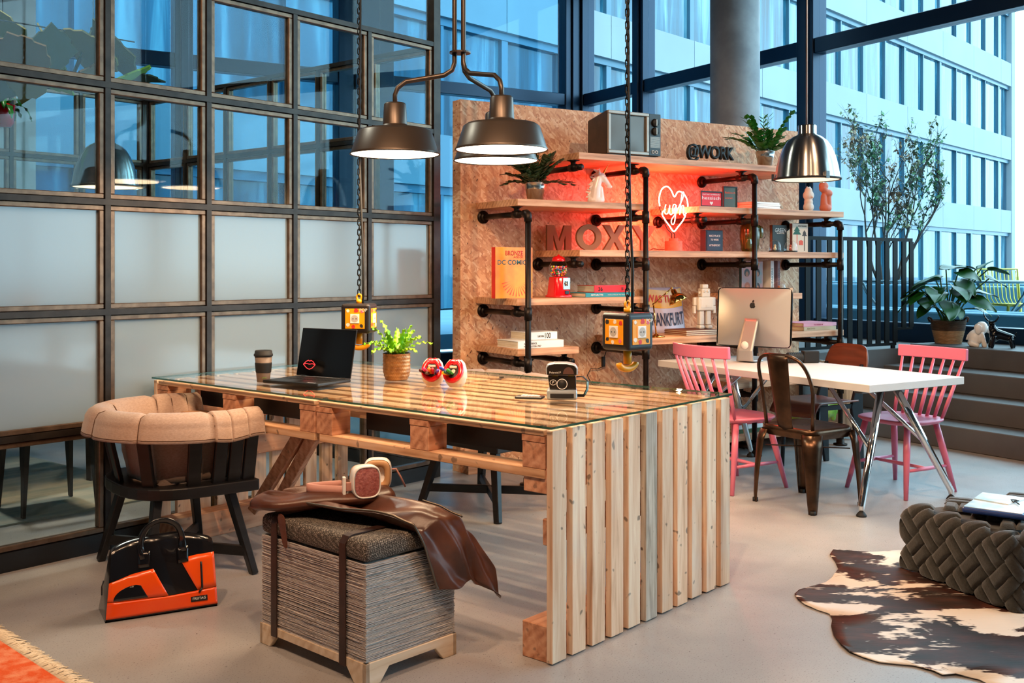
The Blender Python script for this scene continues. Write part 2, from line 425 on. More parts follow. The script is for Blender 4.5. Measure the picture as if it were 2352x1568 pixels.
# ---------------------------------------------------------------- glazed meeting box
TP = [-0.626 + 0.5605 * i for i in range(7)]            # post lines along the front
TE = TP[-1] + 0.02
ZR = [0.10, 0.585, 1.137, 1.662, 2.222, 2.782]          # rail heights
def glazed(name, label, origin, rz, posts, top=True, frosted=(1, 2)):
    w_ = thing(name, label, None, origin, rz, None, 'structure')
    L0, L1 = posts[0], posts[-1]
    for p in posts:
        q = MB(); q.bx(p - 0.014, p + 0.014, -0.03, 0.03, 0, ZR[-1]); q.build('post', rawsteel, w_)
    q = MB(); q.bx(L1 - 0.014, L1 + 0.045, -0.035, 0.035, 0, CEIL if top else ZR[-1]); q.build('end_post', rawsteel, w_)
    for z in ZR[1:]:
        q = MB(); q.bx(L0, L1, -0.033, 0.033, z - 0.014, z + 0.014); q.build('rail', rawsteel, w_)
    q = MB(); q.bx(L0, L1, -0.03, 0.03, 0.0, 0.085); q.build('base_rail', black, w_)
    cache = {}
    for i in range(len(posts) - 1):
        for j in range(len(ZR) - 1):
            x0, x1 = posts[i] + 0.016, posts[i + 1] - 0.016
            z0, z1 = ZR[j] + (0.016 if j else -0.012), ZR[j + 1] - 0.016
            wx, wz = (x1 - x0) / 2, (z1 - z0) / 2; key = (round(wx, 3), round(wz, 3)); bd = 0.024
            if key not in cache:
                q = MB()
                q.bx(-wx, wx, -0.022, 0.022, -wz, -wz + bd); q.bx(-wx, wx, -0.022, 0.022, wz - bd, wz)
                q.bx(-wx, -wx + bd, -0.022, 0.022, -wz + bd, wz - bd); q.bx(wx - bd, wx, -0.022, 0.022, -wz + bd, wz - bd)
                fr = q.build('pane_frame', bronze, w_, bevel=0.003, seg=1)
                q = MB(); q.bx(-wx + bd, wx - bd, -0.004, 0.004, -wz + bd, wz - bd)
                gl = q.build('glass_pane', frost, fr); cache[key] = (fr.data, gl.data)
                g2 = gl.data.copy(); g2.materials[0] = glass_int; cache[key] += (g2,)
            else:
                fr = place('pane_frame', cache[key][0], w_, bevel=0.003, seg=1); gl = place('glass_pane', cache[key][1], fr)
            gl.data = cache[key][1] if j in frosted else cache[key][2]
            fr.location = ((x0 + x1) / 2, 0, (z0 + z1) / 2)
    if top:
        q = MB(); q.bx(L0, L1, -0.005, 0.005, ZR[-1] + 0.014, CEIL - 0.01); q.build('upper_glass_pane', glass_int, w_)
    return w_
glazed('wall_left', 'bronze steel grid of clear and frosted panes beside the pallet desk', B(0, 0), BROT, TP)
MD = 0.5605 * 6
glazed('wall_meeting_side', 'dark steel glazed side of the meeting room', B(TE + 0.04, 0.05), BROT + PI / 2, [0.5605 * i for i in range(7)], False)
glazed('wall_meeting_rear', 'dark steel glazed rear of the meeting room', B(TE - 6 * 0.5605 - 0.02, MD + 0.08), BROT, [0.5605 * i for i in range(7)], False)
# ---------------------------------------------------------------- round column
m = MB(); m.cyl((0, 0, 0), (0, 0, CEIL), 0.255, n=48)
pc = G(1688, 900); d_ = 10.9
colm = pm('column_concrete', '#8f8f92', '#a6a6a8', 4, rough=0.75, bump=0.25, bscale=25)
struct(m.build('wall_column', colm, loc=((1688 - CX) / FPX * d_, d_, 0)), 'round fair-faced concrete column behind the shelf wall')
# ---------------------------------------------------------------- steps and platform
w_ = thing('stepped_seating', 'wide grey concrete steps rising to the window front', 'steps', (0, 0, 0), AROT)
tag(w_, kind='structure'); del w_['category']
sa = [6.835, 7.14, 7.45, 7.80]
for i, a0 in enumerate(sa):
    q = MB(); q.bx(a0, FA - 0.02, 0.2, 6.02, 0.17 * i + (0.0005 if i == 0 else 0), 0.17 * (i + 1)); q.build('step', stepmat, w_, bevel=0.006, seg=1)
q = MB(); q.bx(6.50, FA - 0.02, 6.05, 11.9, 0.0005, 0.64)
struct(q.build('wall_platform', stepmat, rot=AROT), 'raised concrete platform behind the black railing')
# ================================================================ outside: ground, planters, building
GZ = 0.47
deck = pm('pale_terrace_paving', '#9aa0a5', '#a5abb0', 1.5, rough=0.8)
plant_conc = pm('planter_concrete', '#3d6c82', '#47788e', 2.0, rough=0.75)
q = MB(); q.bx(FA + 0.2, 90, -60, 110, GZ - 0.2, GZ); q.build('g', deck, rot=AROT)
o = bpy.data.objects['g']; o.name = 'ground_terrace'; struct(o, 'pale paved terrace outside the windows')
q = MB(); q.bx(-60, FA + 0.2, FB + 0.2, 110, GZ - 0.2, GZ)
struct(q.build('ground_court', deck, rot=AROT), 'pale paved courtyard')
def planter(al0, al1, be0, be1, z1, label, gravel=True):
    t = thing('planter_bench', label, 'planter', A((al0 + al1) / 2, (be0 + be1) / 2, GZ), AROT)
    x, y, hz = (al1 - al0) / 2, (be1 - be0) / 2, z1 - GZ
    wt = 0.28
    q = MB(); q.bx(-x, -x + wt, -y, y, 0, hz); q.bx(x - wt, x, -y, y, 0, hz)
    q.bx(-x + wt, x - wt, -y, -y + wt, 0, hz); q.bx(-x + wt, x - wt, y - wt, y, 0, hz)
    q.build('wall', plant_conc, t, bevel=0.02)
    q = MB(); q.bx(-x + wt, x - wt, -y + wt, y - wt, 0, hz - 0.03)
    q.build('gravel_bed', pm('dark_gravel', '#23222a', '#6a6670', 30, rough=0.9, bump=1.0, bscale=30, lo=0.4, hi=0.6), t)
    return t
planter(9.25, 9.95, -3.0, 14.0, 0.90, 'long low blue grey bench wall right outside the window')
planter(12.6, 15.0, 8.0, 15.5, 1.10, 'blue grey planter filled with dark gravel under the tree')
planter(15.2, 18.0, -8.0, 3.9, 1.02, 'blue grey planter behind the outdoor table')
# office building across the court
E = Vector((24.2, 50.3, 0)); ang = R(41.43); ub = Vector((math.sin(ang), math.cos(ang), 0))
bt = thing('office_building', 'long pale office block with ribbon windows across the court', 'building', E - ub * 48.125, PI / 2 - ang)
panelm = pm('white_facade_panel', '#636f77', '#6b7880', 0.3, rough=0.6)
def make_wglass():
    k = N('office_window_glass'); v = k.coords((1, 1, 1), rand=True)
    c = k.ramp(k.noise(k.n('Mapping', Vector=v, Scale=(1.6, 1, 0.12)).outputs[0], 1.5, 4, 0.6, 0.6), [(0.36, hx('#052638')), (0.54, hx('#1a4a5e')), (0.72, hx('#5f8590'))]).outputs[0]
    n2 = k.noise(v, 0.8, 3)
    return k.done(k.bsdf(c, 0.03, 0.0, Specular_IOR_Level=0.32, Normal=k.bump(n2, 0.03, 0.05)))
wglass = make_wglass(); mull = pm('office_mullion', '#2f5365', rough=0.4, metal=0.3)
NB = 14; BW = 3.85; LB = BW * 12.5
bands = [(3.0, 4.05), (6.47, 7.53), (9.98, 11.07), (13.5, 14.6), (17.0, 18.1)]
q = MB(); q.bx(-6, 48.125 - 0.02, 0.35, 12, 0.4, 18.0); q.build('core', pm('office_core', '#30424a', rough=0.9), bt)
q = MB(); q.bx(48.125 - 0.55, 48.125, -0.02, 0.4, 0.4, 18.05); q.build('corner_pier', panelm, bt)
me_cache = {}
for (z0, z1) in bands:
    for i in range(-1, 13):
        x0 = BW * (i - 0.04) - 0.0; x1 = x0 + BW - 0.02
        x1 = min(x1, 48.1)
        if x1 <= x0: continue
        key = ('p', round(z1 - z0, 2), round(x1 - x0, 2))
        if key not in me_cache:
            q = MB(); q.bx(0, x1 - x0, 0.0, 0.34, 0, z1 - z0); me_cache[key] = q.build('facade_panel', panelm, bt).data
            o = bt.children[-1]
            o = [c for c in bt.children if c.data == me_cache[key]][0]
        else: o = place('facade_panel', me_cache[key], bt)
        o.location = (x0, 0, z0)
    q = MB(); q.bx(-4, 48.1, 0.10, 0.3, z0 - 0.16, z0); q.build('window_head', mull, bt)
zl = [0.5] + [q_ for bnd in bands for q_ in bnd]
for r_ in range(0, 9, 2):
    z0, z1 = zl[r_], zl[r_ + 1]
    for i in range(-2, 25):
        x0 = BW / 2 * i - 0.1
        x1 = min(x0 + BW / 2, 47.6)
        key = ('w', round(z1 - z0, 2), round(x1 - x0, 2))
        if key not in me_cache:
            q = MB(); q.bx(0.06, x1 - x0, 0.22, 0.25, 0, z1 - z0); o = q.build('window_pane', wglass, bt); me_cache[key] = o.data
        else: o = place('window_pane', me_cache[key], bt)
        o.location = (x0, 0, z0)
        key = ('m', round(z1 - z0, 2))
        wide = i % 2 == 0
        key += (wide,)
        if key not in me_cache:
            q = MB(); q.bx(-0.10 if wide else -0.04, 0.10 if wide else 0.04, 0.12, 0.26, 0, z1 - z0); o = q.build('mullion', mull, bt); me_cache[key] = o.data
        else: o = place('mullion', me_cache[key], bt)
        o.location = (x0, 0, z0)
# multi-stemmed tree behind the railing
bark = pm('dark_bark', '#241f1c', '#3a332c', 20, rough=0.9)
leafm = pm('autumn_leaves', '#2f5a34', '#6b4a2c', 1.2, rough=0.6, lo=0.45, hi=0.6)
tp = A(13.6, 10.9, 1.07)
t = thing('courtyard_tree', 'thin multi-stemmed young tree in the gravel planter', 'tree', tp)
q = MB(); lf = MB(); rnd = random.Random(3)
def leaf_quad(mb, p, s, rnd):
    d = Vector((rnd.uniform(-1, 1), rnd.uniform(-1, 1), rnd.uniform(-1.2, 0.3))).normalized(); x, y = frame_of(d)
    mb.add([p, p + d * s * 0.5 + x * s * 0.3, p + d * s, p + d * s * 0.5 - x * s * 0.3], [(0, 1, 2, 3)])
def branch(p, d, L, r0, depth):
    pts = [p]; n = 6
    for i in range(n):
        d = (d + Vector((rnd.uniform(-.16, .16), rnd.uniform(-.16, .16), 0.05))).normalized(); pts.append(pts[-1] + d * L / n)
    q.tube(pts, [r0 * (1 - 0.75 * i / n) for i in range(n + 1)], 5)
    if depth < 3:
        for i in range(2, n + 1):
            for _ in range(1 if depth < 2 else 2):
                nd = (d * 0.8 + Vector((rnd.uniform(-.8, .8), rnd.uniform(-.8, .8), rnd.uniform(0, .6)))).normalized()
                branch(pts[i], nd, L * rnd.uniform(0.35, 0.55), r0 * 0.45, depth + 1)
    if depth >= 2 and rnd.random() < 0.34:
        for i in range(2, n + 1):
            if pts[i].z > 0.9: leaf_quad(lf, pts[i], rnd.uniform(0.05, 0.10), rnd)
for k in range(6):
    an = k * 1.05 + 0.3
    branch(Vector((0.12 * math.cos(an), 0.12 * math.sin(an), -0.02)), Vector((0.30 * math.cos(an), 0.30 * math.sin(an), 1)).normalized(), rnd.uniform(1.55, 2.0), 0.026, 0)
q.build('branches', bark, t); o = lf.build('leaves', leafm, t); o['kind'] = 'stuff'
# garden table and wire chair on the terrace
ymet = pm('yellow_lacquered_wire', '#a8a038', rough=0.4); bmet = pm('blue_grey_lacquer', '#43626c', rough=0.4)
def garden_table(p, label, r=0.62):
    t = thing('garden_table', label, 'table', p)
    q = MB(); q.lathe([(0.0, 0.70), (r, 0.70), (r, 0.725), (0.0, 0.725)], 40); q.build('tabletop', bmet, t, smooth=False)
    for k in range(4):
        an = k * PI / 2 + 0.5; c, s_ = math.cos(an), math.sin(an)
        pts = [(c * x, s_ * x, z) for x, z in ((0.46, 0.70), (0.36, 0.55), (0.14, 0.35), (0.16, 0.2), (0.40, 0.0))]
        q = MB(); q.tube(pts, 0.014, 8); q.build('leg', bmet, t)
    q = MB(); q.tube([(0.15 * math.cos(a), 0.15 * math.sin(a), 0.28) for a in [k * PI / 8 for k in range(16)]], 0.008, 6, closed=True); q.build('ring', bmet, t)
tb = G(2305, 652, 1.195)
garden_table(Vector((tb.x * 12.2 / tb.y, 12.2, GZ)), 'round blue grey garden table beside the yellow wire chair', 0.60)
garden_table(Vector(((2045 - CX) / FPX * 12.6, 12.6, GZ)), 'round blue grey garden table seen through the black railing', 0.35)
t = thing('wire_chair', 'yellow wire garden chair standing outside at the table', 'chair', Vector(((2330 - CX) / FPX * 12.6, 12.6, GZ)), 0.15)
for sx in (-1, 1):
    for sy in (-1, 1):
        q = MB(); q.tube([(0.23 * sx, 0.22 * sy, 0.43), (0.27 * sx, 0.26 * sy, 0.0)], 0.017, 8); q.build('leg', ymet, t)
for i in range(10):
    x = -0.22 + 0.44 * i / 9
    q = MB(); q.tube([(x, -0.23, 0.43), (x, 0.2, 0.42), (x * 1.05, 0.27, 0.5), (x * 1.1, 0.33, 0.84)], 0.008, 6); q.build('wire', ymet, t)
q = MB(); q.tube([(-0.24, -0.23, 0.43), (0.24, -0.23, 0.43), (0.24, 0.24, 0.43), (-0.24, 0.24, 0.43)], 0.014, 8, closed=True)
q.build('seat_frame', ymet, t)
q = MB(); q.tube([(-0.24, 0.24, 0.43), (-0.27, 0.34, 0.86), (0.27, 0.34, 0.86), (0.24, 0.24, 0.43)], 0.014, 8); q.build('back_frame', ymet, t)
for i in range(5):
    q = MB(); yy = -0.18 + 0.085 * i; q.tube([(-0.24, yy, 0.435), (0.24, yy, 0.435)], 0.006, 6); q.build('cross_wire', ymet, t)
# ---------------------------------------------------------------- lights of the room
spots = [((-1.6, 1.6), (-1.1, 4.6, 0.3), 215), ((-0.2, 1.2), (0.2, 6.6, 1.3), 350), ((1.6, 1.6), (0.8, 4.2, 0.3), 110),
         ((2.6, 3.4), (1.9, 7.0, 1.4), 200), ((-2.6, 2.2), (-1.5, 5.5, 0.9), 45), ((0.6, 0.2), (-0.3, 3.6, 0.2), 175), ((3.4, 2.2), (2.6, 4.6, 0.2), 45)]
for i, (xy, tg, pw) in enumerate(spots):
    p = Vector((xy[0], xy[1], 4.75))
    d = (Vector(tg) - p).normalized()
    t = thing('track_spotlight', ['black ceiling spotlight aimed at the orange bag', 'black ceiling spotlight aimed at the shelf wall', 'black ceiling spotlight aimed at the desk end',
              'black ceiling spotlight aimed at the shelves right end', 'black ceiling spotlight aimed at the glazed grid', 'black ceiling spotlight aimed at the paper stool', 'black ceiling spotlight aimed at the cowhide'][i], 'spotlight', p)
    q = MB(); q.cyl(Vector((0, 0, 0)) - d * 0.10, d * 0.07, 0.05, n=20); q.build('housing', black, t)
    q = MB(); q.cyl((0, 0, 0.02), (0, 0, CEIL - 4.75), 0.012, n=8); q.build('stem', black, t)
    light('spot_lamp', 'SPOT', tuple(d * 0.08), pw, WARM, 0.035, t, tuple(d * 2), 70, 0.7)
# ================================================================ pallet desk
DO = G(1269.8, 1531.3); DROT = R(49.6)
DW, DL, DT = 1.225, 2.50, 0.797
desk = thing('pallet_desk', 'large desk built of raw pallets with slatted ends', 'desk', DO, DROT)
def child(fn, name, mat, parent, **kw):
    q = MB(); fn(q); return q.build(name, mat, parent, **kw)
rnd = random.Random(11)
SW, SG = 0.0785, 0.0361
q = MB(); q.bx(-SW / 2, SW / 2, 0, 0.026, 0, 0.79); slat = q.build('end_slat', pinev, desk, bevel=0.002, seg=1)
first = True
for end in (0, 1):
    for i in range(11):
        o = slat if first else place('end_slat', slat.data, desk, bevel=0.002, seg=1); first = False
        if end == 0 and i == 5: o.data = o.data.copy(); o.data.materials[0] = stained
        o.location = (SW / 2 + i * (SW + SG), (rnd.uniform(0, 0.004) if end == 0 else DL - 0.026), 0.004 + rnd.uniform(0, 0.004))
for y0, y1, z0, z1 in ((0.03, 0.145, 0.0, 0.125), (0.03, 0.055, 0.40, 0.49), (0.03, 0.14, 0.575, 0.665), (DL - 0.145, DL - 0.03, 0.0, 0.125), (DL - 0.055, DL - 0.03, 0.36, 0.46), (DL - 0.14, DL - 0.03, 0.575, 0.665)):
    child(lambda q: q.bx(0.012, DW - 0.012, y0, y1, z0, z1), 'stringer', pinex, desk, bevel=0.003, seg=1)
# two pallets lying side by side as the top
nb = 11; bw = 0.070; gap = (DW - nb * bw) / (nb - 1)
q = MB(); q.bx(0, bw, 0, 1.255, 0, 0.02); tb_ = None
for pI in range(2):
    y0 = 0.03 + pI * 1.262 if pI == 0 else DL - 0.03 - 1.2
    for i in range(nb):
        if tb_ is None:
            qq = MB(); qq.bx(0, bw, 0, 1.195, 0, 0.02); tb_ = qq.build('top_board', piney, desk, bevel=0.002, seg=1); o = tb_
        else: o = place('top_board', tb_.data, desk, bevel=0.002, seg=1)
        o.location = (i * (bw + gap), 0.04 + pI * 1.225, 0.774 + rnd.uniform(0, 0.002))
    for j, yc in enumerate((0.055, 0.63, 1.205)):
        yy = 0.035 + pI * 1.225 + yc * 0.97
        child(lambda q: q.bx(0.002, DW - 0.002, yy - 0.05, yy + 0.05, 0.752, 0.7735), 'deck_board', pinex, desk)
        for k, xx in enumerate((0.004, 0.565, DW - 0.104)):
            child(lambda q: q.bx(xx, xx + 0.10, yy - 0.05, yy + 0.05, 0.66, 0.7515), 'block', pinex, desk, bevel=0.002, seg=1)
    for xx in (0.004, 0.565, DW - 0.104):
        child(lambda q: q.bx(xx, xx + 0.10, 0.04 + pI * 1.225, 1.235 + pI * 1.225, 0.628, 0.6598), 'bottom_board', piney, desk, bevel=0.002, seg=1)
for pI in range(2):
    child(lambda q: q.bx(0.17, 0.19, 0.16 + pI * 1.225, 1.13 + pI * 1.225, 0.67, 0.75), 'cable_tray', black, desk)
for p0, p1 in (((0.155, 1.535, 0.626), (0.435, 2.27, 0.126)), ((0.150, 1.435, 0.626), (0.574, 2.27, 0.126))):
    child(lambda q: q.bar(p0, p1, 0.05, 0.07, up=(0.6, 0.2, 0.2)), 'brace', pinex, desk, bevel=0.003, seg=1)
# glass sheet on top
def make_deskglass():
    k = N('desk_glass_edge')
    return k.done(k.bsdf((0.01, 0.07, 0.055, 1), 0.08, 0.0, Transmission_Weight=0.3))
gedge = make_deskglass()
dglass = thin_glass('desk_glass', (0.95, 0.98, 0.965), 0.6, 0.0, 0.025)
gt = thing('glass_tabletop', 'clear glass sheet lying on the pallet desk', 'glass top', DO + Vector((0, 0, 0)), DROT)
x0, x1, y0, y1, z0, z1 = -0.012, DW + 0.012, -0.004, DL + 0.0, 0.803, 0.811
q = MB(); q.add([(x0, y0, z0), (x1, y0, z0), (x1, y1, z0), (x0, y1, z0), (x0, y0, z1), (x1, y0, z1), (x1, y1, z1), (x0, y1, z1)],
                [(0, 3, 2, 1), (4, 5, 6, 7)], 0)
q.add([(x0, y0, z0), (x1, y0, z0), (x1, y1, z0), (x0, y1, z0), (x0, y0, z1), (x1, y0, z1), (x1, y1, z1), (x0, y1, z1)],
      [(0, 1, 5, 4), (1, 2, 6, 5), (2, 3, 7, 6), (3, 0, 4, 7)], 1)
q.build('glass_sheet', [dglass, gedge], gt)
for yy in (0.08, 1.25, 2.42):
    for xx in (0.05, DW - 0.05):
        child(lambda q: q.cyl((xx, yy, 0.7965), (xx, yy, 0.8029), 0.012, n=12), 'spacer', rubber, gt)
DZ = 0.8112                                   # height of the glass surface
def onD(px, py): return G(px, py, DZ)
# ================================================================ slatted armchairs with quilted felt
felt = pm('beige_wool_felt', '#a48a7a', '#b69c8b', 90, (1, 1, 4), rough=0.95, bump=0.25, bscale=220, sheen=0.3)
seamk = pm('seam_shadow_thread', '#5d4535', rough=1.0)
def d_outline(n, wx, back, front):            # D shape seen from above: straight front edge at +Y, round back at -Y
    pts = []
    for i in range(n + 1):
        s = i / n; t = PI * (1 + s)           # from +... right arm end around the back to the left arm end
        pts.append((-wx * math.cos(PI * s), 0.0, s))
    return pts
def shell(s, off, z):                          # s 0..1 along right arm, back and left arm; off = outward offset
    a, bk = 0.30 + off, 0.27 + off
    st = 0.30
    if s < st: return Vector((a, 0.22 * (1 - s / st), z)), Vector((1, 0, 0))
    if s > 1 - st: return Vector((-a, 0.22 * (1 - (1 - s) / st), z)), Vector((-1, 0, 0))
    t = PI * (s - st) / (1 - 2 * st)
    e = 0.75
    cx, sx = math.cos(t), math.sin(t)
    x = a * math.copysign(abs(cx) ** e, cx); y = -bk * abs(sx) ** e
    return Vector((x, y, z)), Vector((cx, -sx, 0))
def felt_armchair(label, loc, rz):
    t = thing('slatted_armchair', label, 'chair', loc, rz, 'slatted armchairs at the pallet desk')
    RZ = 0.37
    ring = [shell(i / 40, 0.03, 0)[0] for i in range(41)]
    poly = [(p.x, p.y) for p in ring]; poly = [(0.33, 0.235)] + poly + [(-0.33, 0.235)]
    child(lambda q: q.prism(poly, RZ, RZ + 0.05), 'seat', blackwood, t, bevel=0.006)
    for i in range(11):
        s = 0.035 + 0.93 * i / 10
        p, n_ = shell(s, -0.005, RZ + 0.045); p2, _ = shell(s, 0.055, 0.675)
        q = MB(); up = n_.cross(Vector((0, 0, 1)))
        q.bar(p, p2, 0.02, 0.056, up=up); q.build('slat', blackwood, t, bevel=0.003, seg=1)
    # quilted felt liner folded over the rim
    prof = [(-0.055, RZ + 0.06), (-0.045, 0.5), (-0.025, 0.6), (0.0, 0.685), (0.018, 0.718), (0.050, 0.728), (0.082, 0.720), (0.094, 0.700), (0.102, 0.665), (0.110, 0.622)]
    NV = len(prof) - 1
    def fn(u, v):
        j = v * NV; k_ = min(int(j), NV - 1); f = j - k_
        off = prof[k_][0] * (1 - f) + prof[k_ + 1][0] * f; z = prof[k_][1] * (1 - f) + prof[k_ + 1][1] * f
        p, n_ = shell(u, off, z)
        seam = abs(math.sin(PI * u * 10)); puff = 0.011 * min(1.0, seam * 4.0)
        hseam = min(1, abs(z - 0.52) * 30) if off < 0 else min(1, abs(v - 0.83) * 26 + 0.25)
        puff *= 0.3 + 0.7 * hseam
        sign = 1 if off > 0.02 else -1
        dz = 0.012 * math.sin(u * 17 + 1) * max(0, (v - 0.3)) - 0.004
        if 0.35 < v < 0.65: return p + Vector((0, 0, puff + dz))
        return p + n_ * puff * sign + Vector((0, 0, dz))
    q = MB(); q.grid(fn, 240, 27); o = q.build('felt_cushion', felt, t, solid=0.012, off=0)
    for k_ in range(1, 10):
        q = MB(); q.tube([fn(k_ / 10, v / 40) + shell(k_ / 10, 0, 0)[1] * (0.0075 if v > 19 else -0.0075) + Vector((0, 0, 0.006 if 12 < v < 27 else 0)) for v in range(8, 41)], 0.0022, 5); q.build('seam', seamk, o)
    q = MB(); q.tube([fn(s_ / 120, 0.965) + shell(s_ / 120, 0, 0)[1] * 0.0065 for s_ in range(121)], 0.0016, 5); q.build('hem_seam', seamk, o)
    q = MB()
    def pad(u, v):
        x = (u - 0.5) * 2; y = (v - 0.5) * 2
        r_ = max(abs(x), abs(y))
        return Vector((x * 0.225, y * 0.19 + 0.02, RZ + 0.052 + 0.055 * (1 - r_ ** 6) - 0.008 * (abs(math.cos(PI * u * 4)) > 0.96)))
    q.grid(pad, 32, 32); q.build('seat_pad', felt, t)
    for sx, sy in ((1, 1), (1, -1), (-1, 1), (-1, -1)):
        q = MB(); q.bar((0.215 * sx, 0.16 * sy - 0.02, RZ), (0.315 * sx, 0.235 * sy - 0.02, 0.0), 0.052, 0.038, up=(0, 1, 0), w1=0.8)
        q.build('leg', blackwood, t, bevel=0.004, seg=1)
    for s_ in (1, -1):
        q = MB(); q.bar((0.29 * s_, 0.215 - 0.02, 0.10 + 0.001 * s_), (-0.29 * s_, -0.215 - 0.02, 0.10 + 0.001 * s_), 0.024, 0.045, up=(0, 0, 1)); q.build('stretcher', blackwood, t, bevel=0.003, seg=1)
    return t
c1 = Vector((-1.50, 4.72, 0)); c2 = Vector((-0.145, 5.88, 0))
felt_armchair('black slatted armchair with beige quilted felt, standing behind the orange bag', c1, R(90 - 52) - PI / 2)
felt_armchair('black slatted armchair with beige quilted felt, between desk and shelf wall', c2, R(135))
# ================================================================ rugs
def make_hide():
    k = N('cowhide_hair'); v = k.coords((1, 1, 1))
    mp = k.n('Mapping', Vector=v, Scale=(1.5, 3.0, 1), Rotation=(0, 0, -0.35)).outputs[0]
    n = k.n('TexNoise', Vector=mp, Scale=1.25, Detail=5.0, Roughness=0.62, Distortion=0.4).outputs[0]
    hair = k.n('Mapping', Vector=v, Scale=(14, 120, 1), Rotation=(0, 0, -0.35)).outputs[0]
    hn = k.noise(hair, 1.0, 3)
    f = k.n('Math', dict(operation='MULTIPLY_ADD'), i0=k.n('Math', dict(operation='SUBTRACT'), i0=hn, i1=0.5), i1=0.12, i2=n)
    br = k.ramp(k.noise(mp, 3.5, 4), [(0.35, hx('#1a100d')), (0.55, hx('#341b14')), (0.75, hx('#5a3122'))]).outputs[0]
    m_ = k.ramp(f, [(0.50, (0, 0, 0, 1)), (0.52, (1, 1, 1, 1))]).outputs[0]
    c = k.mix(m_, br, hx('#e6ddd2'))
    return k.done(k.bsdf(c, 0.55, 0.0, Specular_IOR_Level=0.3, Normal=k.bump(hn, 0.4, 0.003)))
hide = make_hide()
outline = [(1906, 1276), (1914, 1264), (1935, 1265), (1960, 1270), (2000, 1272), (2060, 1267), (2110, 1262), (2200, 1262), (2300, 1262), (2420, 1262), (2500, 1280), (2560, 1330), (2540, 1380), (2600, 1430), (2700, 1480), (2760, 1540), (2680, 1590), (2560, 1600), (2460, 1640), (2380, 1635), (2300, 1590), (2250, 1564),
           (2225, 1558), (2195, 1552), (2165, 1555), (2140, 1543), (2100, 1532), (2050, 1527), (2020, 1524), (1980, 1512), (1950, 1500), (1930, 1483), (1915, 1462), (1909, 1440), (1912, 1424), (1905, 1412), (1880, 1404), (1850, 1392), (1832, 1378), (1825, 1367), (1836, 1357), (1865, 1349), (1895, 1341), (1912, 1330), (1926, 1310), (1918, 1292)]
pts = [G(x, y) for x, y in outline]; cc = sum(pts, Vector()) / len(pts)
def build_hide():
    bm = bmesh.new(); vs = [bm.verts.new((p.x - cc.x, p.y - cc.y, 0)) for p in pts]; bm.faces.new(vs)
    bmesh.ops.triangulate(bm, faces=bm.faces[:])
    bmesh.ops.subdivide_edges(bm, edges=bm.edges[:], cuts=4, use_grid_fill=True)
    for v in bm.verts:
        edge = v.is_boundary
        v.co.z = 0.004 + (0.010 * max(0, mnoise.noise(v.co * 7)) if edge else 0.004 * max(0, mnoise.noise(v.co * 5)))
    bmesh.ops.recalc_face_normals(bm, faces=bm.faces[:])
    if sum(f.normal.z for f in bm.faces) < 0: bmesh.ops.reverse_faces(bm, faces=bm.faces[:])
    me = bpy.data.meshes.new('cowhide_rug'); bm.to_mesh(me); bm.free(); me.materials.append(hide)
    for p in me.polygons: p.use_smooth = True
    return place('cowhide_rug', me, None, (cc.x, cc.y, 0.0005), solid=0.003, off=1)
tag(build_hide(), 'dark brown and white cowhide spread under the woven pouf', 'rug')
rugm = pm('orange_rug_pile', '#d8551c', '#e8a27c', 14, rough=0.95, bump=0.5, bscale=160, lo=0.45, hi=0.75)
fr_m = pm('cream_fringe', '#d8c6ab', '#e6d8c0', 40, rough=0.95)
ra, rb_ = G(-60, 1410), G(195, 1572); dr = (rb_ - ra).normalized(); nr = Vector((dr.y, -dr.x, 0))
if nr.y > 0: nr = -nr
t = thing('fringed_rug', 'orange rug with cream fringe in the bottom left corner', 'rug', ra, math.atan2(dr.y, dr.x))
sgn = -1
child(lambda q: q.bx(-0.10, 2.0, -1.3, -0.05, 0.0005, 0.011), 'pile', rugm, t)
q = MB(); rf = random.Random(5)
for i in range(620):
    x = -0.10 + 2.1 * i / 620 + rf.uniform(-.003, .003); l = rf.uniform(0.045, 0.075)
    q.tube([(x, -0.055, 0.006), (x + rf.uniform(-.012, .012), -0.05 + l * 0.55, 0.010 + rf.uniform(0, .004)), (x + rf.uniform(-.022, .022), -0.05 + l, 0.004)], [0.003, 0.0028, 0.0015], 4)
o = q.build('fringe', fr_m, t); o['kind'] = 'stuff'
# ================================================================ newspaper stool
SO = G(840, 1580); SROT = R(90 - 43.0)
SX, SY = 0.405, 0.60
birch = wood('birch_plywood', '#e6d2ba', '#dac2a4', '#c8a987', 0, rough=0.5, rand=0.03)
st = thing('newspaper_stool', 'stool of stacked newspapers with tweed cushion and leather straps', 'stool', SO, SROT)
def skirt(L, z1=0.075, foot=0.10):
    return [(0, 0), (foot * 0.62, 0), (foot, 0.045), (L - foot, 0.045), (L - foot * 0.62, 0), (L, 0), (L, z1), (0, z1)]
def panel(poly, th, M, name, mat, par):
    q = MB(); q.prism(poly, 0, th, M=M); return q.build(name, mat, par, bevel=0.002, seg=1)
MX = Matrix.Translation((0, 0.018, 0)) @ Matrix.Rotation(PI / 2, 4, 'X')
MY = Matrix.Translation((0, 0, 0)) @ Matrix.Rotation(PI / 2, 4, 'Z') @ Matrix.Rotation(PI / 2, 4, 'X')
panel(skirt(SX), 0.018, MX, 'base_side', birch, st)
panel(skirt(SX), 0.018, Matrix.Translation((0, SY, 0)) @ Matrix.Rotation(PI / 2, 4, 'X'), 'base_side', birch, st)
panel(skirt(SY), 0.018, MY, 'base_side', birch, st)
panel(skirt(SY), 0.018, Matrix.Translation((SX - 0.018, 0, 0)) @ MY, 'base_side', birch, st)
child(lambda q: q.bx(0.018, SX - 0.018, 0.018, SY - 0.018, 0.05, 0.0745), 'base_board', birch, st)
news = N('newsprint')
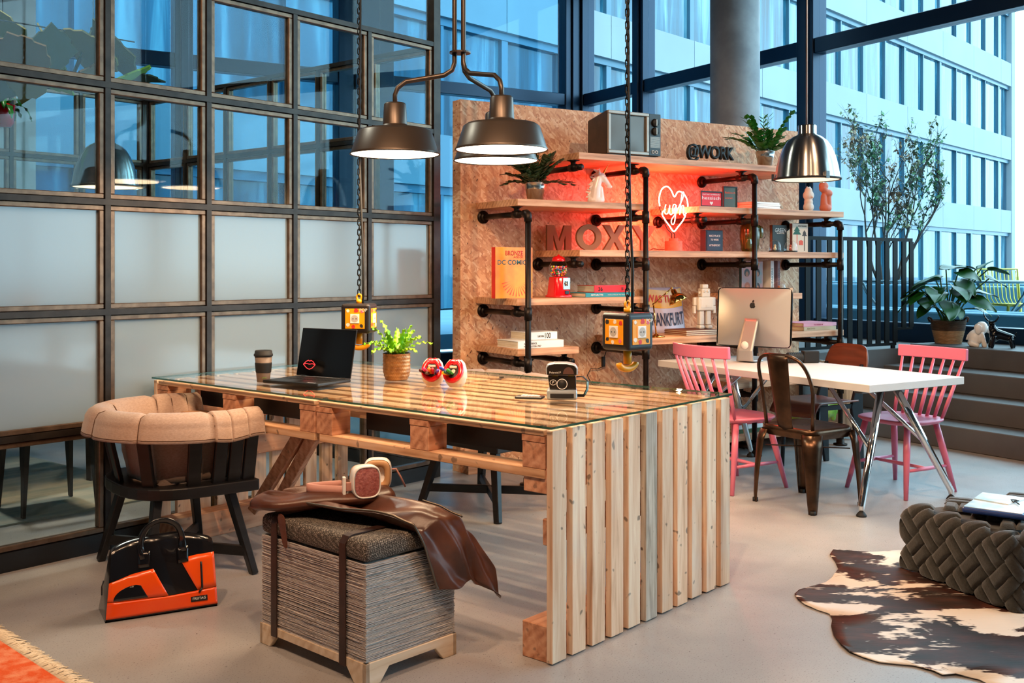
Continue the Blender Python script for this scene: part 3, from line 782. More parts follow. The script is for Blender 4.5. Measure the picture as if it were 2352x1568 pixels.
v = news.coords((1, 1, 1)); hn = news.noise(news.n('Mapping', Vector=v, Scale=(4, 4, 520)).outputs[0], 1.0, 3)
sn = news.noise(news.n('Mapping', Vector=v, Scale=(60, 60, 420)).outputs[0], 1.0, 2)
c = news.ramp(hn, [(0.32, hx('#a89f9c')), (0.5, hx('#c2bab6')), (0.68, hx('#d8d1cc'))]).outputs[0]
c = news.mix(news.ramp(sn, [(0.62, (0, 0, 0, 1)), (0.7, (1, 1, 1, 1))]).outputs[0], c, hx('#8a8482'))
news = news.done(news.bsdf(c, 0.9))
q = MB(); rs = random.Random(2); NS = 96; z = 0.0752; th = (0.392 - 0.0752) / NS
for i in range(NS):
    j = [rs.uniform(0, 0.005) for _ in range(4)]; zz = z + i * th
    n_ = 22; ring = []
    for k in range(n_): ring.append((0.006 + (SX - 0.012) * k / n_, 0.003 + j[0], 0))
    for k in range(n_): ring.append((SX - 0.003 - j[1], 0.006 + (SY - 0.012) * k / n_, 0))
    for k in range(n_): ring.append((SX - 0.006 - (SX - 0.012) * k / n_, SY - 0.003 - j[2], 0))
    for k in range(n_): ring.append((0.003 + j[3], SY - 0.006 - (SY - 0.012) * k / n_, 0))
    amp = 0.0012 if i < NS - 14 else 0.003
    tv = [(p[0] + rs.uniform(-.001, .001), p[1] + rs.uniform(-.001, .001), zz + amp * mnoise.noise(Vector((p[0] * 22, p[1] * 22, i * 0.35)))) for p in ring]
    L = len(tv); bv = [(p[0], p[1], p[2] + th * 0.55) for p in tv]
    q.add(tv + bv, [tuple(range(L))[::-1], tuple(range(L, 2 * L))] + [(a, (a + 1) % L, L + (a + 1) % L, L + a) for a in range(L)])
o = q.build('newspaper_stack', news, st); o['kind'] = 'stuff'
def make_tweed():
    k = N('salt_pepper_tweed'); v = k.coords((1, 1, 1))
    ch = k.n('TexChecker', Vector=k.n('Mapping', Vector=v, Rotation=(0.6, 0.5, 0.5)).outputs[0], Scale=260.0, Color1=hx('#191614'), Color2=hx('#a1968a'))
    c = k.mix(k.ramp(k.noise(v, 190, 2), [(0.42, (0, 0, 0, 1)), (0.58, (1, 1, 1, 1))]).outputs[0], ch.outputs[0], hx('#3c3530'))
    return k.done(k.bsdf(c, 0.95, 0.0, Normal=k.bump(ch.outputs[1], 0.6, 0.002)))
tweed = make_tweed()
child(lambda q: q.bx(0.0, SX, 0.0, SY, 0.396, 0.466), 'cushion', tweed, st, bevel=0.024, seg=4)
strapm = pm('dark_brown_leather', '#2a1814', '#3a231c', 20, rough=0.45, bump=0.1, bscale=120)
for yy in (0.115, 0.505):
    path = [(-0.004, yy, 0.045), (-0.004, yy, 0.2), (-0.004, yy, 0.39), (-0.004, yy, 0.445), (0.012, yy, 0.466), (0.03, yy, 0.4705), (SX - 0.03, yy, 0.4705), (SX - 0.012, yy, 0.466), (SX + 0.004, yy, 0.445), (SX + 0.004, yy, 0.2), (SX + 0.004, yy, 0.045)]
    q = MB()
    vs = [Vector((p[0], p[1] + s_ * 0.0165, p[2])) for p in path for s_ in (-1, 1)]
    q.add(vs, [(2 * i, 2 * i + 1, 2 * i + 3, 2 * i + 2) for i in range(len(path) - 1)])
    q.build('strap', strapm, st, solid=0.004, off=0)
# ================================================================ leather jacket thrown over the stool
leather = N('brown_leather'); v = leather.coords((1, 1, 1))
c = leather.ramp(leather.noise(v, 7, 5), [(0.3, hx('#3a2017')), (0.55, hx('#593425')), (0.8, hx('#784a34'))]).outputs[0]
leather = leather.done(leather.bsdf(c, 0.36, 0.0, Normal=leather.bump(leather.noise(v, 180, 3), 0.18, 0.002)))
jk = thing('leather_jacket', 'brown leather jacket thrown over the newspaper stool', 'jacket', SO, SROT)
TOP = 0.476
rows = [  # (y, z, x0, x1) along the jacket from the collar end to the hanging hem, in stool axes
    (0.615, TOP + 0.020, 0.00, 0.16), (0.56, TOP + 0.030, 0.00, 0.30), (0.47, TOP + 0.028, 0.04, 0.40), (0.36, TOP + 0.020, 0.07, 0.43), (0.25, TOP + 0.018, 0.10, 0.45),
    (0.14, TOP + 0.018, 0.13, 0.47), (0.05, TOP + 0.015, 0.16, 0.49), (-0.012, TOP - 0.005, 0.19, 0.51), (-0.030, TOP - 0.07, 0.22, 0.53), (-0.036, TOP - 0.14, 0.25, 0.55), (-0.042, TOP - 0.20, 0.275, 0.57), (-0.045, TOP - 0.235, 0.29, 0.585)]
def jf(u, v):
    j = v * (len(rows) - 1); k = min(int(j), len(rows) - 2); f = j - k
    y, z, x0, x1 = (rows[k][i] * (1 - f) + rows[k + 1][i] * f for i in range(4))
    x = x0 + (x1 - x0) * u
    fold = 0.017 * math.sin(u * 10.5 + v * 5.0) + 0.010 * math.sin(u * 19 - v * 9 + 1.0)
    fold += 0.012 * mnoise.noise(Vector((u * 4, v * 6, 3)))
    hang = max(0.0, min(1.0, (v - 0.58) * 5))
    zz = z + fold * (1 - hang) + 0.014; yy = y - fold * hang - 0.012 * hang
    if x > SX + 0.015:                                   # past the far side of the stool it falls as well
        e = x - SX - 0.015; zz -= e * 1.3 * (1 - 0.4 * hang); x = SX + 0.015 + e * (0.45 + 0.5 * hang)
    if v > 0.9: zz += 0.10 * (u - 0.15) * (v - 0.9) * 5 * (u > 0.15)
    zz = max(zz, TOP + 0.004) if (v < 0.55 and x < SX - 0.01) else zz
    return Vector((x, yy, zz))
q = MB(); q.grid(jf, 44, 60); q.build('body', leather, jk, solid=0.005, off=1, sub=1)
edge = [jf(0.0, 0.22 + 0.78 * i / 60) + Vector((-0.003, -0.003, 0.004)) for i in range(61)]
q = MB(); q.tube(edge, 0.0042, 6); q.build('zip', pm('dull_metal_zip', '#6e6458', rough=0.35, metal=0.9), jk)
slv = [Vector((0.01, 0.60, TOP + 0.03)), Vector((0.02, 0.52, TOP + 0.035)), Vector((0.10, 0.43, TOP + 0.045)), Vector((0.22, 0.36, TOP + 0.05)), Vector((0.36, 0.33, TOP + 0.045))]
q = MB()
def sl(u, v):
    j = v * 4; k = min(int(j), 3); f = j - k; c = slv[k].lerp(slv[k + 1], f); d = (slv[k + 1] - slv[k]).normalized(); x = d.cross(Vector((0, 0, 1))).normalized()
    a = 2 * PI * u; w1 = 0.055 + 0.02 * v + 0.006 * math.sin(9 * v); hgt = 0.026 + 0.004 * math.sin(13 * v + 3 * u)
    return c + x * math.cos(a) * w1 + Vector((0, 0, 1)) * math.sin(a) * hgt
q.grid(sl, 24, 30, closed_u=True); q.build('sleeve', leather, jk, solid=0.004)
q = MB(); tb2 = [(0.0, 0.47, TOP + 0.012), (-0.016, 0.44, TOP - 0.02), (-0.018, 0.425, TOP - 0.06), (-0.020, 0.41, TOP - 0.105)]
q.add([Vector(p) + Vector((0, s_ * w_, 0)) for p, w_ in zip(tb2, (0.03, 0.024, 0.019, 0.017)) for s_ in (-1, 1)], [(2 * i, 2 * i + 1, 2 * i + 3, 2 * i + 2) for i in range(3)])
q.build('strap_tab', leather, jk, solid=0.004, sub=1)
pk = [jf(0.62 + 0.10 * i / 20, 0.48 + 0.16 * i / 20) + Vector((-0.002, -0.002, 0.007)) for i in range(21)]
q = MB(); q.tube(pk, 0.0035, 6); q.build('pocket_zip', MATS['dull_metal_zip'], jk)
# ================================================================ headphones on the jacket
pinkl = pm('dusty_pink_leather', '#b98478', rough=0.55); pinkg = pm('pink_metal_mesh', '#c98077', '#a85a54', 130, rough=0.4, metal=0.3, bump=0.8, bscale=150)
hp = thing('headphones', 'white and dusty pink headphones lying on the jacket', 'headphones', SO + uvec * 0.0 + Vector((0, 0, 0)), SROT)
hp.location = SO + Matrix.Rotation(SROT, 3, 'Z') @ Vector((0.265, 0.345, TOP + 0.050)); hp.rotation_euler = (0, 0, R(20)); hp.scale = (1.3, 1.3, 1.3)
def rsq(n, rx, rz, e=3.2):
    return [(rx * math.copysign(abs(math.cos(2 * PI * i / n)) ** (2 / e), math.cos(2 * PI * i / n)), rz * math.copysign(abs(math.sin(2 * PI * i / n)) ** (2 / e), math.sin(2 * PI * i / n))) for i in range(n)]
def earcup(yo, face, tilt):
    grp = Matrix.Translation((yo[0], yo[1], 0.046)) @ Matrix.Rotation(tilt, 4, 'Z')
    q = MB(); rings = [(-0.020 * face, 0.86), (-0.024 * face, 0.95), (-0.014 * face, 1.0), (0.012 * face, 1.0), (0.016 * face, 0.94)]
    n = 40; vs = []
    for y, k in rings:
        for x, z in rsq(n, 0.040 * k, 0.045 * k): vs.append(Vector((x, y, z)))
    fs = [(i * n + a, i * n + (a + 1) % n, (i + 1) * n + (a + 1) % n, (i + 1) * n + a) for i in range(len(rings) - 1) for a in range(n)] + [tuple(range(n)), tuple((len(rings) - 1) * n + a for a in range(n))[::-1]]
    q.add(vs, fs, 0, grp, True); cup = q.build('ear_cup', white, hp)
    q = MB(); vs = [Vector((x, -0.021 * face, z)) for x, z in rsq(n, 0.034, 0.039)] + [Vector((0, -0.026 * face, 0))]
    q.add(vs, [(a, (a + 1) % n, n) for a in range(n)], 0, grp, True); q.build('grille', pinkg, cup)
    q = MB(); vs = []
    for y, k in ((0.014, 0.9), (0.030, 0.92), (0.034, 0.8), (0.030, 0.55), (0.018, 0.5)):
        for x, z in rsq(n, 0.040 * k, 0.045 * k): vs.append(Vector((x, y * face, z)))
    q.add(vs, [(i * n + a, i * n + (a + 1) % n, (i + 1) * n + (a + 1) % n, (i + 1) * n + a) for i in range(4) for a in range(n)], 0, grp, True)
    q.build('ear_pad', pm('tan_ear_pad', '#b98d62', rough=0.7), cup)
earcup((0.0, -0.035), 1, R(4)); earcup((0.055, 0.055), -1, R(-14))
pts = [Vector((-0.05 - 0.10 * math.sin(PI * i / 24), -0.03 + 0.085 * (i / 24) , 0.020 + 0.006 * math.sin(PI * i / 24))) for i in range(25)]
q = MB(); q.add([p + Vector((0, 0, s_ * 0.014)) for p in pts for s_ in (-1, 1)], [(2 * i, 2 * i + 1, 2 * i + 3, 2 * i + 2) for i in range(24)], 0, None, True); q.build('headband', pinkl, hp, solid=0.007)
child(lambda q: q.bx(-0.063, -0.054, -0.043, -0.027, 0.004, 0.062), 'slider', white, hp, bevel=0.003)
child(lambda q: q.bx(-0.054, -0.036, -0.040, -0.032, 0.022, 0.046), 'yoke', pinkl, hp, bevel=0.002)
q = MB(); q.tube([(0.093, 0.06, 0.055), (0.11, 0.062, 0.055), (0.125, 0.065, 0.03), (0.14, 0.07, 0.0)], 0.003, 6); q.build('cable', pinkl, hp)
# ================================================================ orange and black bag
orange = pm('orange_tarpaulin', '#f2590c', '#ea4a06', 5, rough=0.24, coat=0.3, bump=0.05, bscale=14)
tarp = pm('black_tarpaulin', '#0d0d12', rough=0.2, coat=0.4, bump=0.10, bscale=12)
bl, brp = G(243, 1434), G(502, 1394); bdir = (brp - bl); BWD = bdir.length
bag = thing('messenger_bag', 'orange and black glossy tarpaulin bag on the floor by the chair', 'bag', bl, math.atan2(bdir.y, bdir.x))
BH = 0.285
def bagf(x, z, yo=0.0):                               # front face: leans back towards the top, bulges a little
    s = z / BH
    bul = 0.016 * math.sin(PI * min(max(x / BWD, 0), 1)) * math.sin(PI * min(max(s, 0), 1)) + 0.008 * math.sin(x * 31 + z * 9) * s
    pin = 0.025 * s * s
    xx = BWD / 2 + (x - BWD / 2) * (1 - 0.10 * s) + 0.012 * s
    return Vector((xx, 0.015 + 0.062 * s - bul - yo, z))
def topz(x): return BH * (0.86 + 0.14 * math.sin(PI * min(max(x / BWD, 0), 1)) ** 0.6)
q = MB()
def body(u, v):                                      # closed skin: front, over the top, back, bottom
    x = BWD * u
    tz = topz(x); D_ = 0.19
    if v < 0.4: s = v / 0.4; return bagf(x, 0.006 + (tz - 0.006) * s)
    if v < 0.5:
        s = (v - 0.4) / 0.1; f0 = bagf(x, tz); return Vector((f0.x, f0.y + 0.05 * s, tz + 0.012 * math.sin(PI * s)))
    if v < 0.9:
        s = 1 - (v - 0.5) / 0.4; f0 = bagf(x, 0.006 + (tz - 0.006) * s); return Vector((f0.x, f0.y + 0.05 * s + D_ * (1 - s), f0.z))
    s = (v - 0.9) / 0.1; f0 = bagf(x, 0.006); return Vector((x, f0.y + D_ * (1 - s), 0.002))
q.grid(body, 40, 60)
for u in (0.0, 1.0):
    ring = [body(u, k / 60) for k in range(60)]; c = sum(ring, Vector()) / 60; c += Vector((-0.01 if u == 0 else 0.01, 0, 0))
    q.add(ring + [c], [(k, (k + 1) % 60, 60) if u else ((k + 1) % 60, k, 60) for k in range(60)], 0, None, True)
q.build('body', tarp, bag)
def patch(poly, name, mat, yo=0.003, cuts=5, par=None):
    bm = bmesh.new(); vs = [bm.verts.new((x, 0, z)) for x, z in poly]; bm.faces.new(vs)
    bmesh.ops.triangulate(bm, faces=bm.faces[:]); bmesh.ops.subdivide_edges(bm, edges=bm.edges[:], cuts=cuts, use_grid_fill=True)
    for v_ in bm.verts: v_.co = bagf(v_.co.x, v_.co.z, yo)
    bmesh.ops.recalc_face_normals(bm, faces=bm.faces[:])
    if sum(f.normal.y for f in bm.faces) > 0: bmesh.ops.reverse_faces(bm, faces=bm.faces[:])
    me = bpy.data.meshes.new(name); bm.to_mesh(me); bm.free(); me.materials.append(mat)
    for p in me.polygons: p.use_smooth = True
    return place(name, me, par or bag, solid=0.0016, off=1)
W_ = BWD
patch([(0, 0.012), (W_, 0.012), (W_, 0.075), (W_ * 0.8, 0.072), (W_ * 0.5, 0.069), (0, 0.072)], 'lower_band', orange)
patch([(0.0, 0.074), (0.545 * W_, 0.071), (0.40 * W_, 0.178), (0.2 * W_, 0.165), (0.0, 0.142)], 'left_panel', orange)
patch([(0.82 * W_, 0.074), (W_, 0.077), (W_, 0.21), (0.83 * W_, 0.208), (0.66 * W_, 0.198)], 'right_panel', orange)
patch([(0.05 * W_, 0.076)] + [(0.05 * W_ + 0.11 * (1 - math.cos(a)) * 0.75, 0.078 + 0.048 * math.sin(a)) for a in [PI / 2 * i / 8 for i in range(1, 9)]] + [(0.29 * W_, 0.122), (0.36 * W_, 0.075)], 'dark_patch', tarp, 0.0055)
q = MB(); q.tube([bagf(0.862 * W_, 0.08 + 0.10 * i / 8, 0.008) for i in range(9)], 0.0042, 8); q.tube([bagf(0.862 * W_, 0.083, 0.008), bagf(0.845 * W_, 0.073, 0.009), bagf(0.83 * W_, 0.066, 0.009)], 0.004, 8); q.build('zipper', black, bag)
pl = bagf(0.83 * W_, 0.042, 0.006)
lab = child(lambda q: q.bx(-0.032, 0.032, -0.0015, 0.0015, -0.010, 0.010), 'label_patch', black, bag, loc=tuple(pl), rot=(R(-12), 0, 0))
letter('FREITAG', whitep, lab, (0, -0.0018, -0.0036), width=0.05)
for k, yo in ((0, -0.004), (1, 0.075)):
    pts = []
    for i in range(25):
        a = PI * i / 24; pts.append(Vector((W_ * 0.5 + 0.005 - 0.078 * math.cos(a), 0.07 + yo * 0.6, topz(W_ / 2) - 0.03 + (0.10 if k == 0 else 0.085) * math.sin(a) ** 0.8)))
    f0 = bagf(0.31 * W_, 0.215, 0.004); f1 = bagf(0.69 * W_, 0.225, 0.004)
    if k == 0: pts = [f0, f0.lerp(pts[0], 0.6)] + pts + [f1.lerp(pts[-1], 0.6), f1]
    q = MB(); q.tube(pts, [0.013 if 2 < i < len(pts) - 3 else 0.017 for i in range(len(pts))], 10, flat=0.45); q.build('handle', tarp, bag)
for x in (0.31, 0.69):
    patch([((x - 0.05) * W_, 0.185), ((x + 0.05) * W_, 0.187), ((x + 0.055) * W_, 0.245), ((x - 0.055) * W_, 0.243)], 'handle_tab', tarp, 0.0075, 3)
q = MB(); q.tube([(W_ * 0.97, 0.16, 0.05), (W_ * 1.01, 0.17, 0.03), (W_ * 1.035, 0.15, 0.07), (W_ * 1.03, 0.14, 0.10), (W_ * 0.985, 0.13, 0.13)], 0.012, 8, flat=0.35); q.build('shoulder_strap', tarp, bag)
q = MB(); q.tube([(0.0, 0.06, 0.15), (-0.008, 0.05, 0.13), (-0.009, 0.045, 0.10)], 0.003, 6); q.build('zip_pull', black, bag)
# ================================================================ woven pouf
woolk = pm('dark_olive_wool', '#1d1c19', '#2c2a26', 120, rough=0.95, bump=0.35, bscale=240, sheen=0.35)
PF = G(2329, 1414); pe = Vector((-0.300, 0.954, 0)); PROT = math.atan2(pe.y, pe.x) - PI / 2
pf = thing('woven_pouf', 'dark olive pouf woven from thick padded wool strips', 'pouf', PF, PROT)   # local +Y runs away from the camera, local +X to the right
PX, PY, PH = 0.74, 0.665, 0.30
q = MB(); q.bx(0.02, PX - 0.02, 0.02, PY - 0.02, 0.002, PH - 0.02); q.build('core', woolk, pf, bevel=0.05, seg=4)
def pwrap(s, t):                           # s: perimeter coordinate (0 = near left corner, + = away along the left side, - = along the near side)
    if s >= 0: p, n_, tin = Vector((0, min(s, PY), 0)), Vector((-1, 0, 0)), Vector((1, 0, 0))
    else: p, n_, tin = Vector((min(-s, PX), 0, 0)), Vector((0, -1, 0)), Vector((0, 1, 0))
    rc = 0.05
    if abs(s) < rc:                        # round the vertical corner
        a = (s / rc + 1) / 2 * PI / 2; c = Vector((rc, rc, 0)); n_ = Vector((-math.sin(a), -math.cos(a), 0)); p = c + n_ * rc; tin = -n_
    if t <= PH - rc: return p + Vector((0, 0, t)), n_
    e = (t - (PH - rc)) / rc; a = min(e, PI / 2)
    n2 = n_ * math.cos(a) + Vector((0, 0, 1)) * math.sin(a)
    pt = p + tin * rc * (1 - math.cos(a)) + Vector((0, 0, PH - rc + rc * math.sin(a)))
    if e > PI / 2: pt += tin * (e - PI / 2) * rc
    return pt, n2
CELL = 0.118
def pads(lattice, mapf):
    for (cs, ct, ang, k) in lattice:
        ca, sa_ = math.cos(ang), math.sin(ang); L_, Wd = CELL * 1.06, CELL * 0.49
        def fn(u, v):
            a = (u - 0.5) * L_; b_ = (v - 0.5) * Wd + k * CELL * 0.25
            p, n_ = mapf(cs + a * ca - b_ * sa_, ct + a * sa_ + b_ * ca)
            hgt = 0.017 * (1 - abs(2 * u - 1) ** 6) ** 0.5 * (1 - abs(2 * v - 1) ** 5) ** 0.5 - 0.005
            return p + n_ * hgt
        q = MB(); q.grid(fn, 8, 6); q.build('woven_strip', woolk, pf)
lat = []; d45 = CELL / math.sqrt(2)
for i in range(-14, 15):
    for j in range(-14, 15):
        cs = (i - j) * d45 - 0.03; ct = (i + j) * d45 + 0.03
        if -PX - 0.02 < cs < PY + 0.02 and -0.01 < ct < PH + 0.03:
            ang = PI / 4 if (i + j) % 2 == 0 else 3 * PI / 4
            if (i % 2 + j % 2) % 2: pass
            ang = PI / 4 if i % 2 == j % 2 else 3 * PI / 4
            for k in (-1, 1): lat.append((cs, ct, ang, k))
pads([(cs, max(ct, 0.0), a, k) for cs, ct, a, k in lat], lambda s, t: pwrap(s, max(t, 0.012)))
lat = []
for i in range(-14, 15):
    for j in range(-14, 15):
        cx_ = (i - j) * d45; cy_ = (i + j) * d45
        if 0.10 < cx_ < PX - 0.02 and 0.10 < cy_ < PY - 0.02:
            for k in (-1, 1): lat.append((cx_, cy_, PI / 4 if i % 2 == j % 2 else 3 * PI / 4, k))
pads(lat, lambda s, t: (Vector((s, t, PH)), Vector((0, 0, 1))))
# blue folder on the pouf
fm = pm('dark_blue_folder', '#14265c', '#1d3a78', 6, rough=0.35); fs_m = pm('photo_print_pale', '#a9c4cf', '#e6edf0', 5, rough=0.25, lo=0.35, hi=0.55)
fo = thing('document_folder', 'blue folder with pale printed flap lying on the pouf', 'folder', PF + Matrix.Rotation(PROT, 3, 'Z') @ Vector((0.22, 0.30, PH + 0.024)), PROT + R(35))
child(lambda q: q.bx(-0.13, 0.22, -0.13, 0.13, 0, 0.022), 'cover', fm, fo, bevel=0.008)
child(lambda q: q.bx(-0.115, 0.20, -0.10, 0.125, 0.0222, 0.0245), 'print', fs_m, fo)
child(lambda q: q.prism([(0.02, -0.02), (0.20, -0.06), (0.20, 0.125), (0.05, 0.125)], 0.0247, 0.029), 'flap', fs_m, fo)
q = MB(); q.tube([(0.06, -0.03, 0.031), (0.09, -0.045, 0.034), (0.11, -0.03, 0.031), (0.09, -0.015, 0.034)], 0.0025, 6, closed=True); q.tube([(0.085, -0.03, 0.031), (0.03, -0.06, 0.031)], 0.0025, 6); q.build('cord_tie', ink, fo)
# ================================================================ white work table
TA0, TA1, TB0, TB1, TZ = 4.556, 5.368, 3.772, 5.537, 0.72
wt = thing('work_table', 'white table with chrome trestle legs beside the shelf wall', 'table', A((TA0 + TA1) / 2, (TB0 + TB1) / 2), AROT)
tx, ty = (TA1 - TA0) / 2, (TB1 - TB0) / 2
tabw = pm('white_laminate', '#cfcdcb', rough=0.38)
child(lambda q: q.bx(-tx, tx, -ty, ty, TZ - 0.042, TZ), 'tabletop', tabw, wt, bevel=0.002, seg=1)
grey = pm('grey_cast_bracket', '#6b6e70', rough=0.4, metal=0.5)
for s in (-1, 1):
    yb = s * (ty - 0.20); yf = s * (ty - 0.07)
    child(lambda q: q.bx(-0.26, 0.26, yb - 0.03, yb + 0.03, TZ - 0.075, TZ - 0.0425), 'bracket', grey, wt, bevel=0.008)
    for k in (-1, 1):
        top = Vector((0.07 * k, yb, TZ - 0.075)); ft = Vector((0.385 * k, yf, 0.055))
        q = MB(); q.tube([top, top.lerp(ft, 0.5), ft, Vector((0.385 * k, yf, 0.02))], [0.023, 0.022, 0.019, 0.013], 14)
        lg = q.build('leg', chrome, wt)
        child(lambda q: q.lathe([(0.0, 0.026), (0.016, 0.024), (0.028, 0.008), (0.028, 0.0), (0.0, 0.0)], 18, ax=(0.385 * k, yf)), 'foot', rubber, lg)
        mid = top.lerp(ft, 0.52)
        q = MB(); q.tube([mid, Vector((0.13 * k, yb - s * 0.33, TZ - 0.055))], 0.013, 10); q.build('strut', chrome, wt)
# ================================================================ pink spindle chairs
pinkp = pm('pink_lacquer', '#d4708a', rough=0.35)
def spindle_chair(label, loc, rz, curved, hh=0.87):
    t = thing('spindle_chair', label, 'chair', loc, rz)       # faces local +Y
    SZ = 0.445
    pts = []
    for i in range(40):
        a = 2 * PI * i / 40; c, s_ = math.cos(a), math.sin(a)
        pts.append((0.225 * math.copysign(abs(c) ** 0.62, c), 0.21 * math.copysign(abs(s_) ** 0.7, s_)))
    q = MB(); n = len(pts); rings = [(0.90, SZ - 0.028), (1.0, SZ - 0.012), (1.0, SZ - 0.004), (0.97, SZ), (0.6, SZ - 0.008), (0.0, SZ - 0.012)]
    vs = [Vector((x * k, y * k, z)) for k, z in rings for x, y in pts]
    q.add(vs, [(i * n + a, i * n + (a + 1) % n, (i + 1) * n + (a + 1) % n, (i + 1) * n + a) for i in range(5) for a in range(n)] + [tuple(range(n))[::-1]], 0, None, True)
    q.build('seat', pinkp, t)
    feet = []
    for sx in (-1, 1):
        for sy in (-1, 1):
            p0 = Vector((0.15 * sx, 0.13 * sy, SZ - 0.025)); p1 = Vector((0.215 * sx, 0.225 * sy, 0.0)); feet.append((p0, p1))
            q = MB(); q.tube([p0, p0.lerp(p1, 0.35), p1], [0.018, 0.0205, 0.013], 12); q.build('leg', pinkp, t)
    def at(i, f): return feet[i][0].lerp(feet[i][1], f)
    for a, b_ in ((0, 1), (2, 3)):
        q = MB(); q.tube([at(a, .62), at(a, .62).lerp(at(b_, .62), .5), at(b_, .62)], [0.008, 0.0125, 0.008], 10); q.build('stretcher', pinkp, t)
    q = MB(); m0, m1 = at(0, .62).lerp(at(1, .62), .5), at(2, .62).lerp(at(3, .62), .5); q.tube([m0, m0.lerp(m1, .5), m1], [0.008, 0.0125, 0.008], 10); q.build('stretcher', pinkp, t)
    W2 = 0.245; lean = -0.13; cur = 0.07 if curved else 0.022
    def rail(x): return Vector((x, -0.18 + lean - cur * (1 - (x / W2) ** 2) + (cur * 0.5), 0))
    ns = 7
    for i in range(ns):
        f = -1 + 2 * i / (ns - 1); b0 = Vector((0.17 * f, -0.175 + 0.015 * abs(f), SZ - 0.012)); b1 = rail(0.22 * f) + Vector((0, 0, hh - 0.07))
        q = MB(); q.tube([b0, b0.lerp(b1, 0.3), b1], [0.010, 0.0125, 0.008], 10); q.build('spindle', pinkp, t)
    q = MB()
    def rf_(u, v):
        x = -W2 + 2 * W2 * u; p = rail(x); a = v * 2 * PI
        cy = [(-0.012, 0), (-0.014, 0.07), (0.008, 0.072), (0.012, 0.0)]
        j = int(v * 4) % 4; c = cy[j]; return p + Vector((0, c[0], hh - 0.075 + c[1] + 0.0))
    secs = 24; cyp = [(-0.013, 0), (-0.016, 0.072), (0.009, 0.074), (0.013, 0.0)]
    vs = [rail(-W2 + 2 * W2 * i / secs) + Vector((0, c[0], hh - 0.075 + c[1])) for i in range(secs + 1) for c in cyp]
    fs = [(i * 4 + a, i * 4 + (a + 1) % 4, i * 4 + 4 + (a + 1) % 4, i * 4 + 4 + a) for i in range(secs) for a in range(4)] + [(3, 2, 1, 0), tuple(secs * 4 + a for a in range(4))]
    q.add(vs, fs, 0); q.build('top_rail', pinkp, t, bevel=0.005)
    return t
spindle_chair('pink spindle-back chair on the steps side of the white table', A(5.335, 4.185), AROT + PI / 2, False, 0.86)
spindle_chair('pink spindle-back chair next to the pallet desk end', A(4.56, 4.80), AROT - PI / 2, True, 0.885)
# ================================================================ bronze metal bistro chair
tol = pm('bronzed_sheet_metal', '#5b4231', '#3b2c22', 9, rough=0.30, metal=0.85)
t = thing('metal_chair', 'bronzed sheet metal chair pulled up to the white table', 'chair', A(4.565, 4.215), AROT - PI / 2 + R(2))
SZ = 0.455
sq = [(0.19 * math.copysign(abs(math.cos(a)) ** 0.35, math.cos(a)), 0.18 * math.copysign(abs(math.sin(a)) ** 0.35, math.sin(a))) for a in [2 * PI * i / 48 for i in range(48)]]
q = MB(); n = 48; rings = [(0.97, SZ - 0.06), (1.03, SZ - 0.03), (1.04, SZ - 0.010), (0.98, SZ), (0.85, SZ - 0.006), (0.0, SZ - 0.008)]
q.add([Vector((x * k, y * k, z)) for k, z in rings for x, y in sq], [(i * n + a, i * n + (a + 1) % n, (i + 1) * n + (a + 1) % n, (i + 1) * n + a) for i in range(5) for a in range(n)], 0, None, True)
seat = q.build('seat', tol, t)
for i in range(7):
    a = 2 * PI * i / 6; p = (0.03 * math.cos(a), 0.03 * math.sin(a)) if i < 6 else (0, 0)
    child(lambda q: q.cyl((p[0], p[1], SZ - 0.0085), (p[0], p[1], SZ - 0.0065), 0.004, n=8), 'hole', ink, seat)
for sx in (-1, 1):
    for sy in (-1, 1):
        q = MB(); sec = 9; vs = []
        zs = [(SZ - 0.03, 0.0, 0.062), (0.36, 0.02, 0.060), (0.18, 0.048, 0.042), (0.05, 0.062, 0.030), (0.0, 0.066, 0.024)]
        for z, out, w_ in zs:
            for k in range(sec):
                f = -1 + 2 * k / (sec - 1)          # a folded sheet: an outward-bulging angle around the corner
                ang = math.atan2(sy, sx) + f * 1.15
                cxx = 0.145 * sx + out * sx * 0.8; cyy = 0.135 * sy + out * sy * 0.8
                vs.append(Vector((cxx + w_ * math.cos(ang), cyy + w_ * math.sin(ang), z)))
        q.add(vs, [(i * sec + a, i * sec + a + 1, (i + 1) * sec + a + 1, (i + 1) * sec + a) for i in range(4) for a in range(sec - 1)], 0, None, True)
        lg = q.build('leg', tol, t, solid=0.003, off=0)
        child(lambda q: q.cyl((0.198 * sx + 0.012 * sx, 0.188 * sy + 0.012 * sy, 0.0), (0.198 * sx + 0.012 * sx, 0.188 * sy + 0.012 * sy, 0.022), 0.016, n=12), 'foot', rubber, lg)
hoop = []
for i in range(31):
    a = PI * i / 30; c, s_ = math.cos(a), math.sin(a)
    hoop.append(Vector((0.185 * math.copysign(abs(c) ** 0.55, c), -0.17 - 0.075 * s_ ** 0.8 - 0.0, SZ + 0.20 + 0.205 * s_ ** 0.62)))
hoop = [Vector((0.165, -0.15, SZ - 0.03)), Vector((0.176, -0.16, SZ + 0.10))] + hoop + [Vector((-0.176, -0.16, SZ + 0.10)), Vector((-0.165, -0.15, SZ - 0.03))]
q = MB(); q.tube(hoop, 0.0105, 10); q.build('back_hoop', tol, t)
q = MB()
def sp(u, v): return Vector(((u - 0.5) * (0.105 + 0.05 * v), -0.175 - 0.075 * v ** 0.8 - 0.010 * math.cos((u - 0.5) * PI), SZ - 0.02 + 0.425 * v))
q.grid(sp, 8, 12); q.build('back_splat', tol, t, solid=0.003)
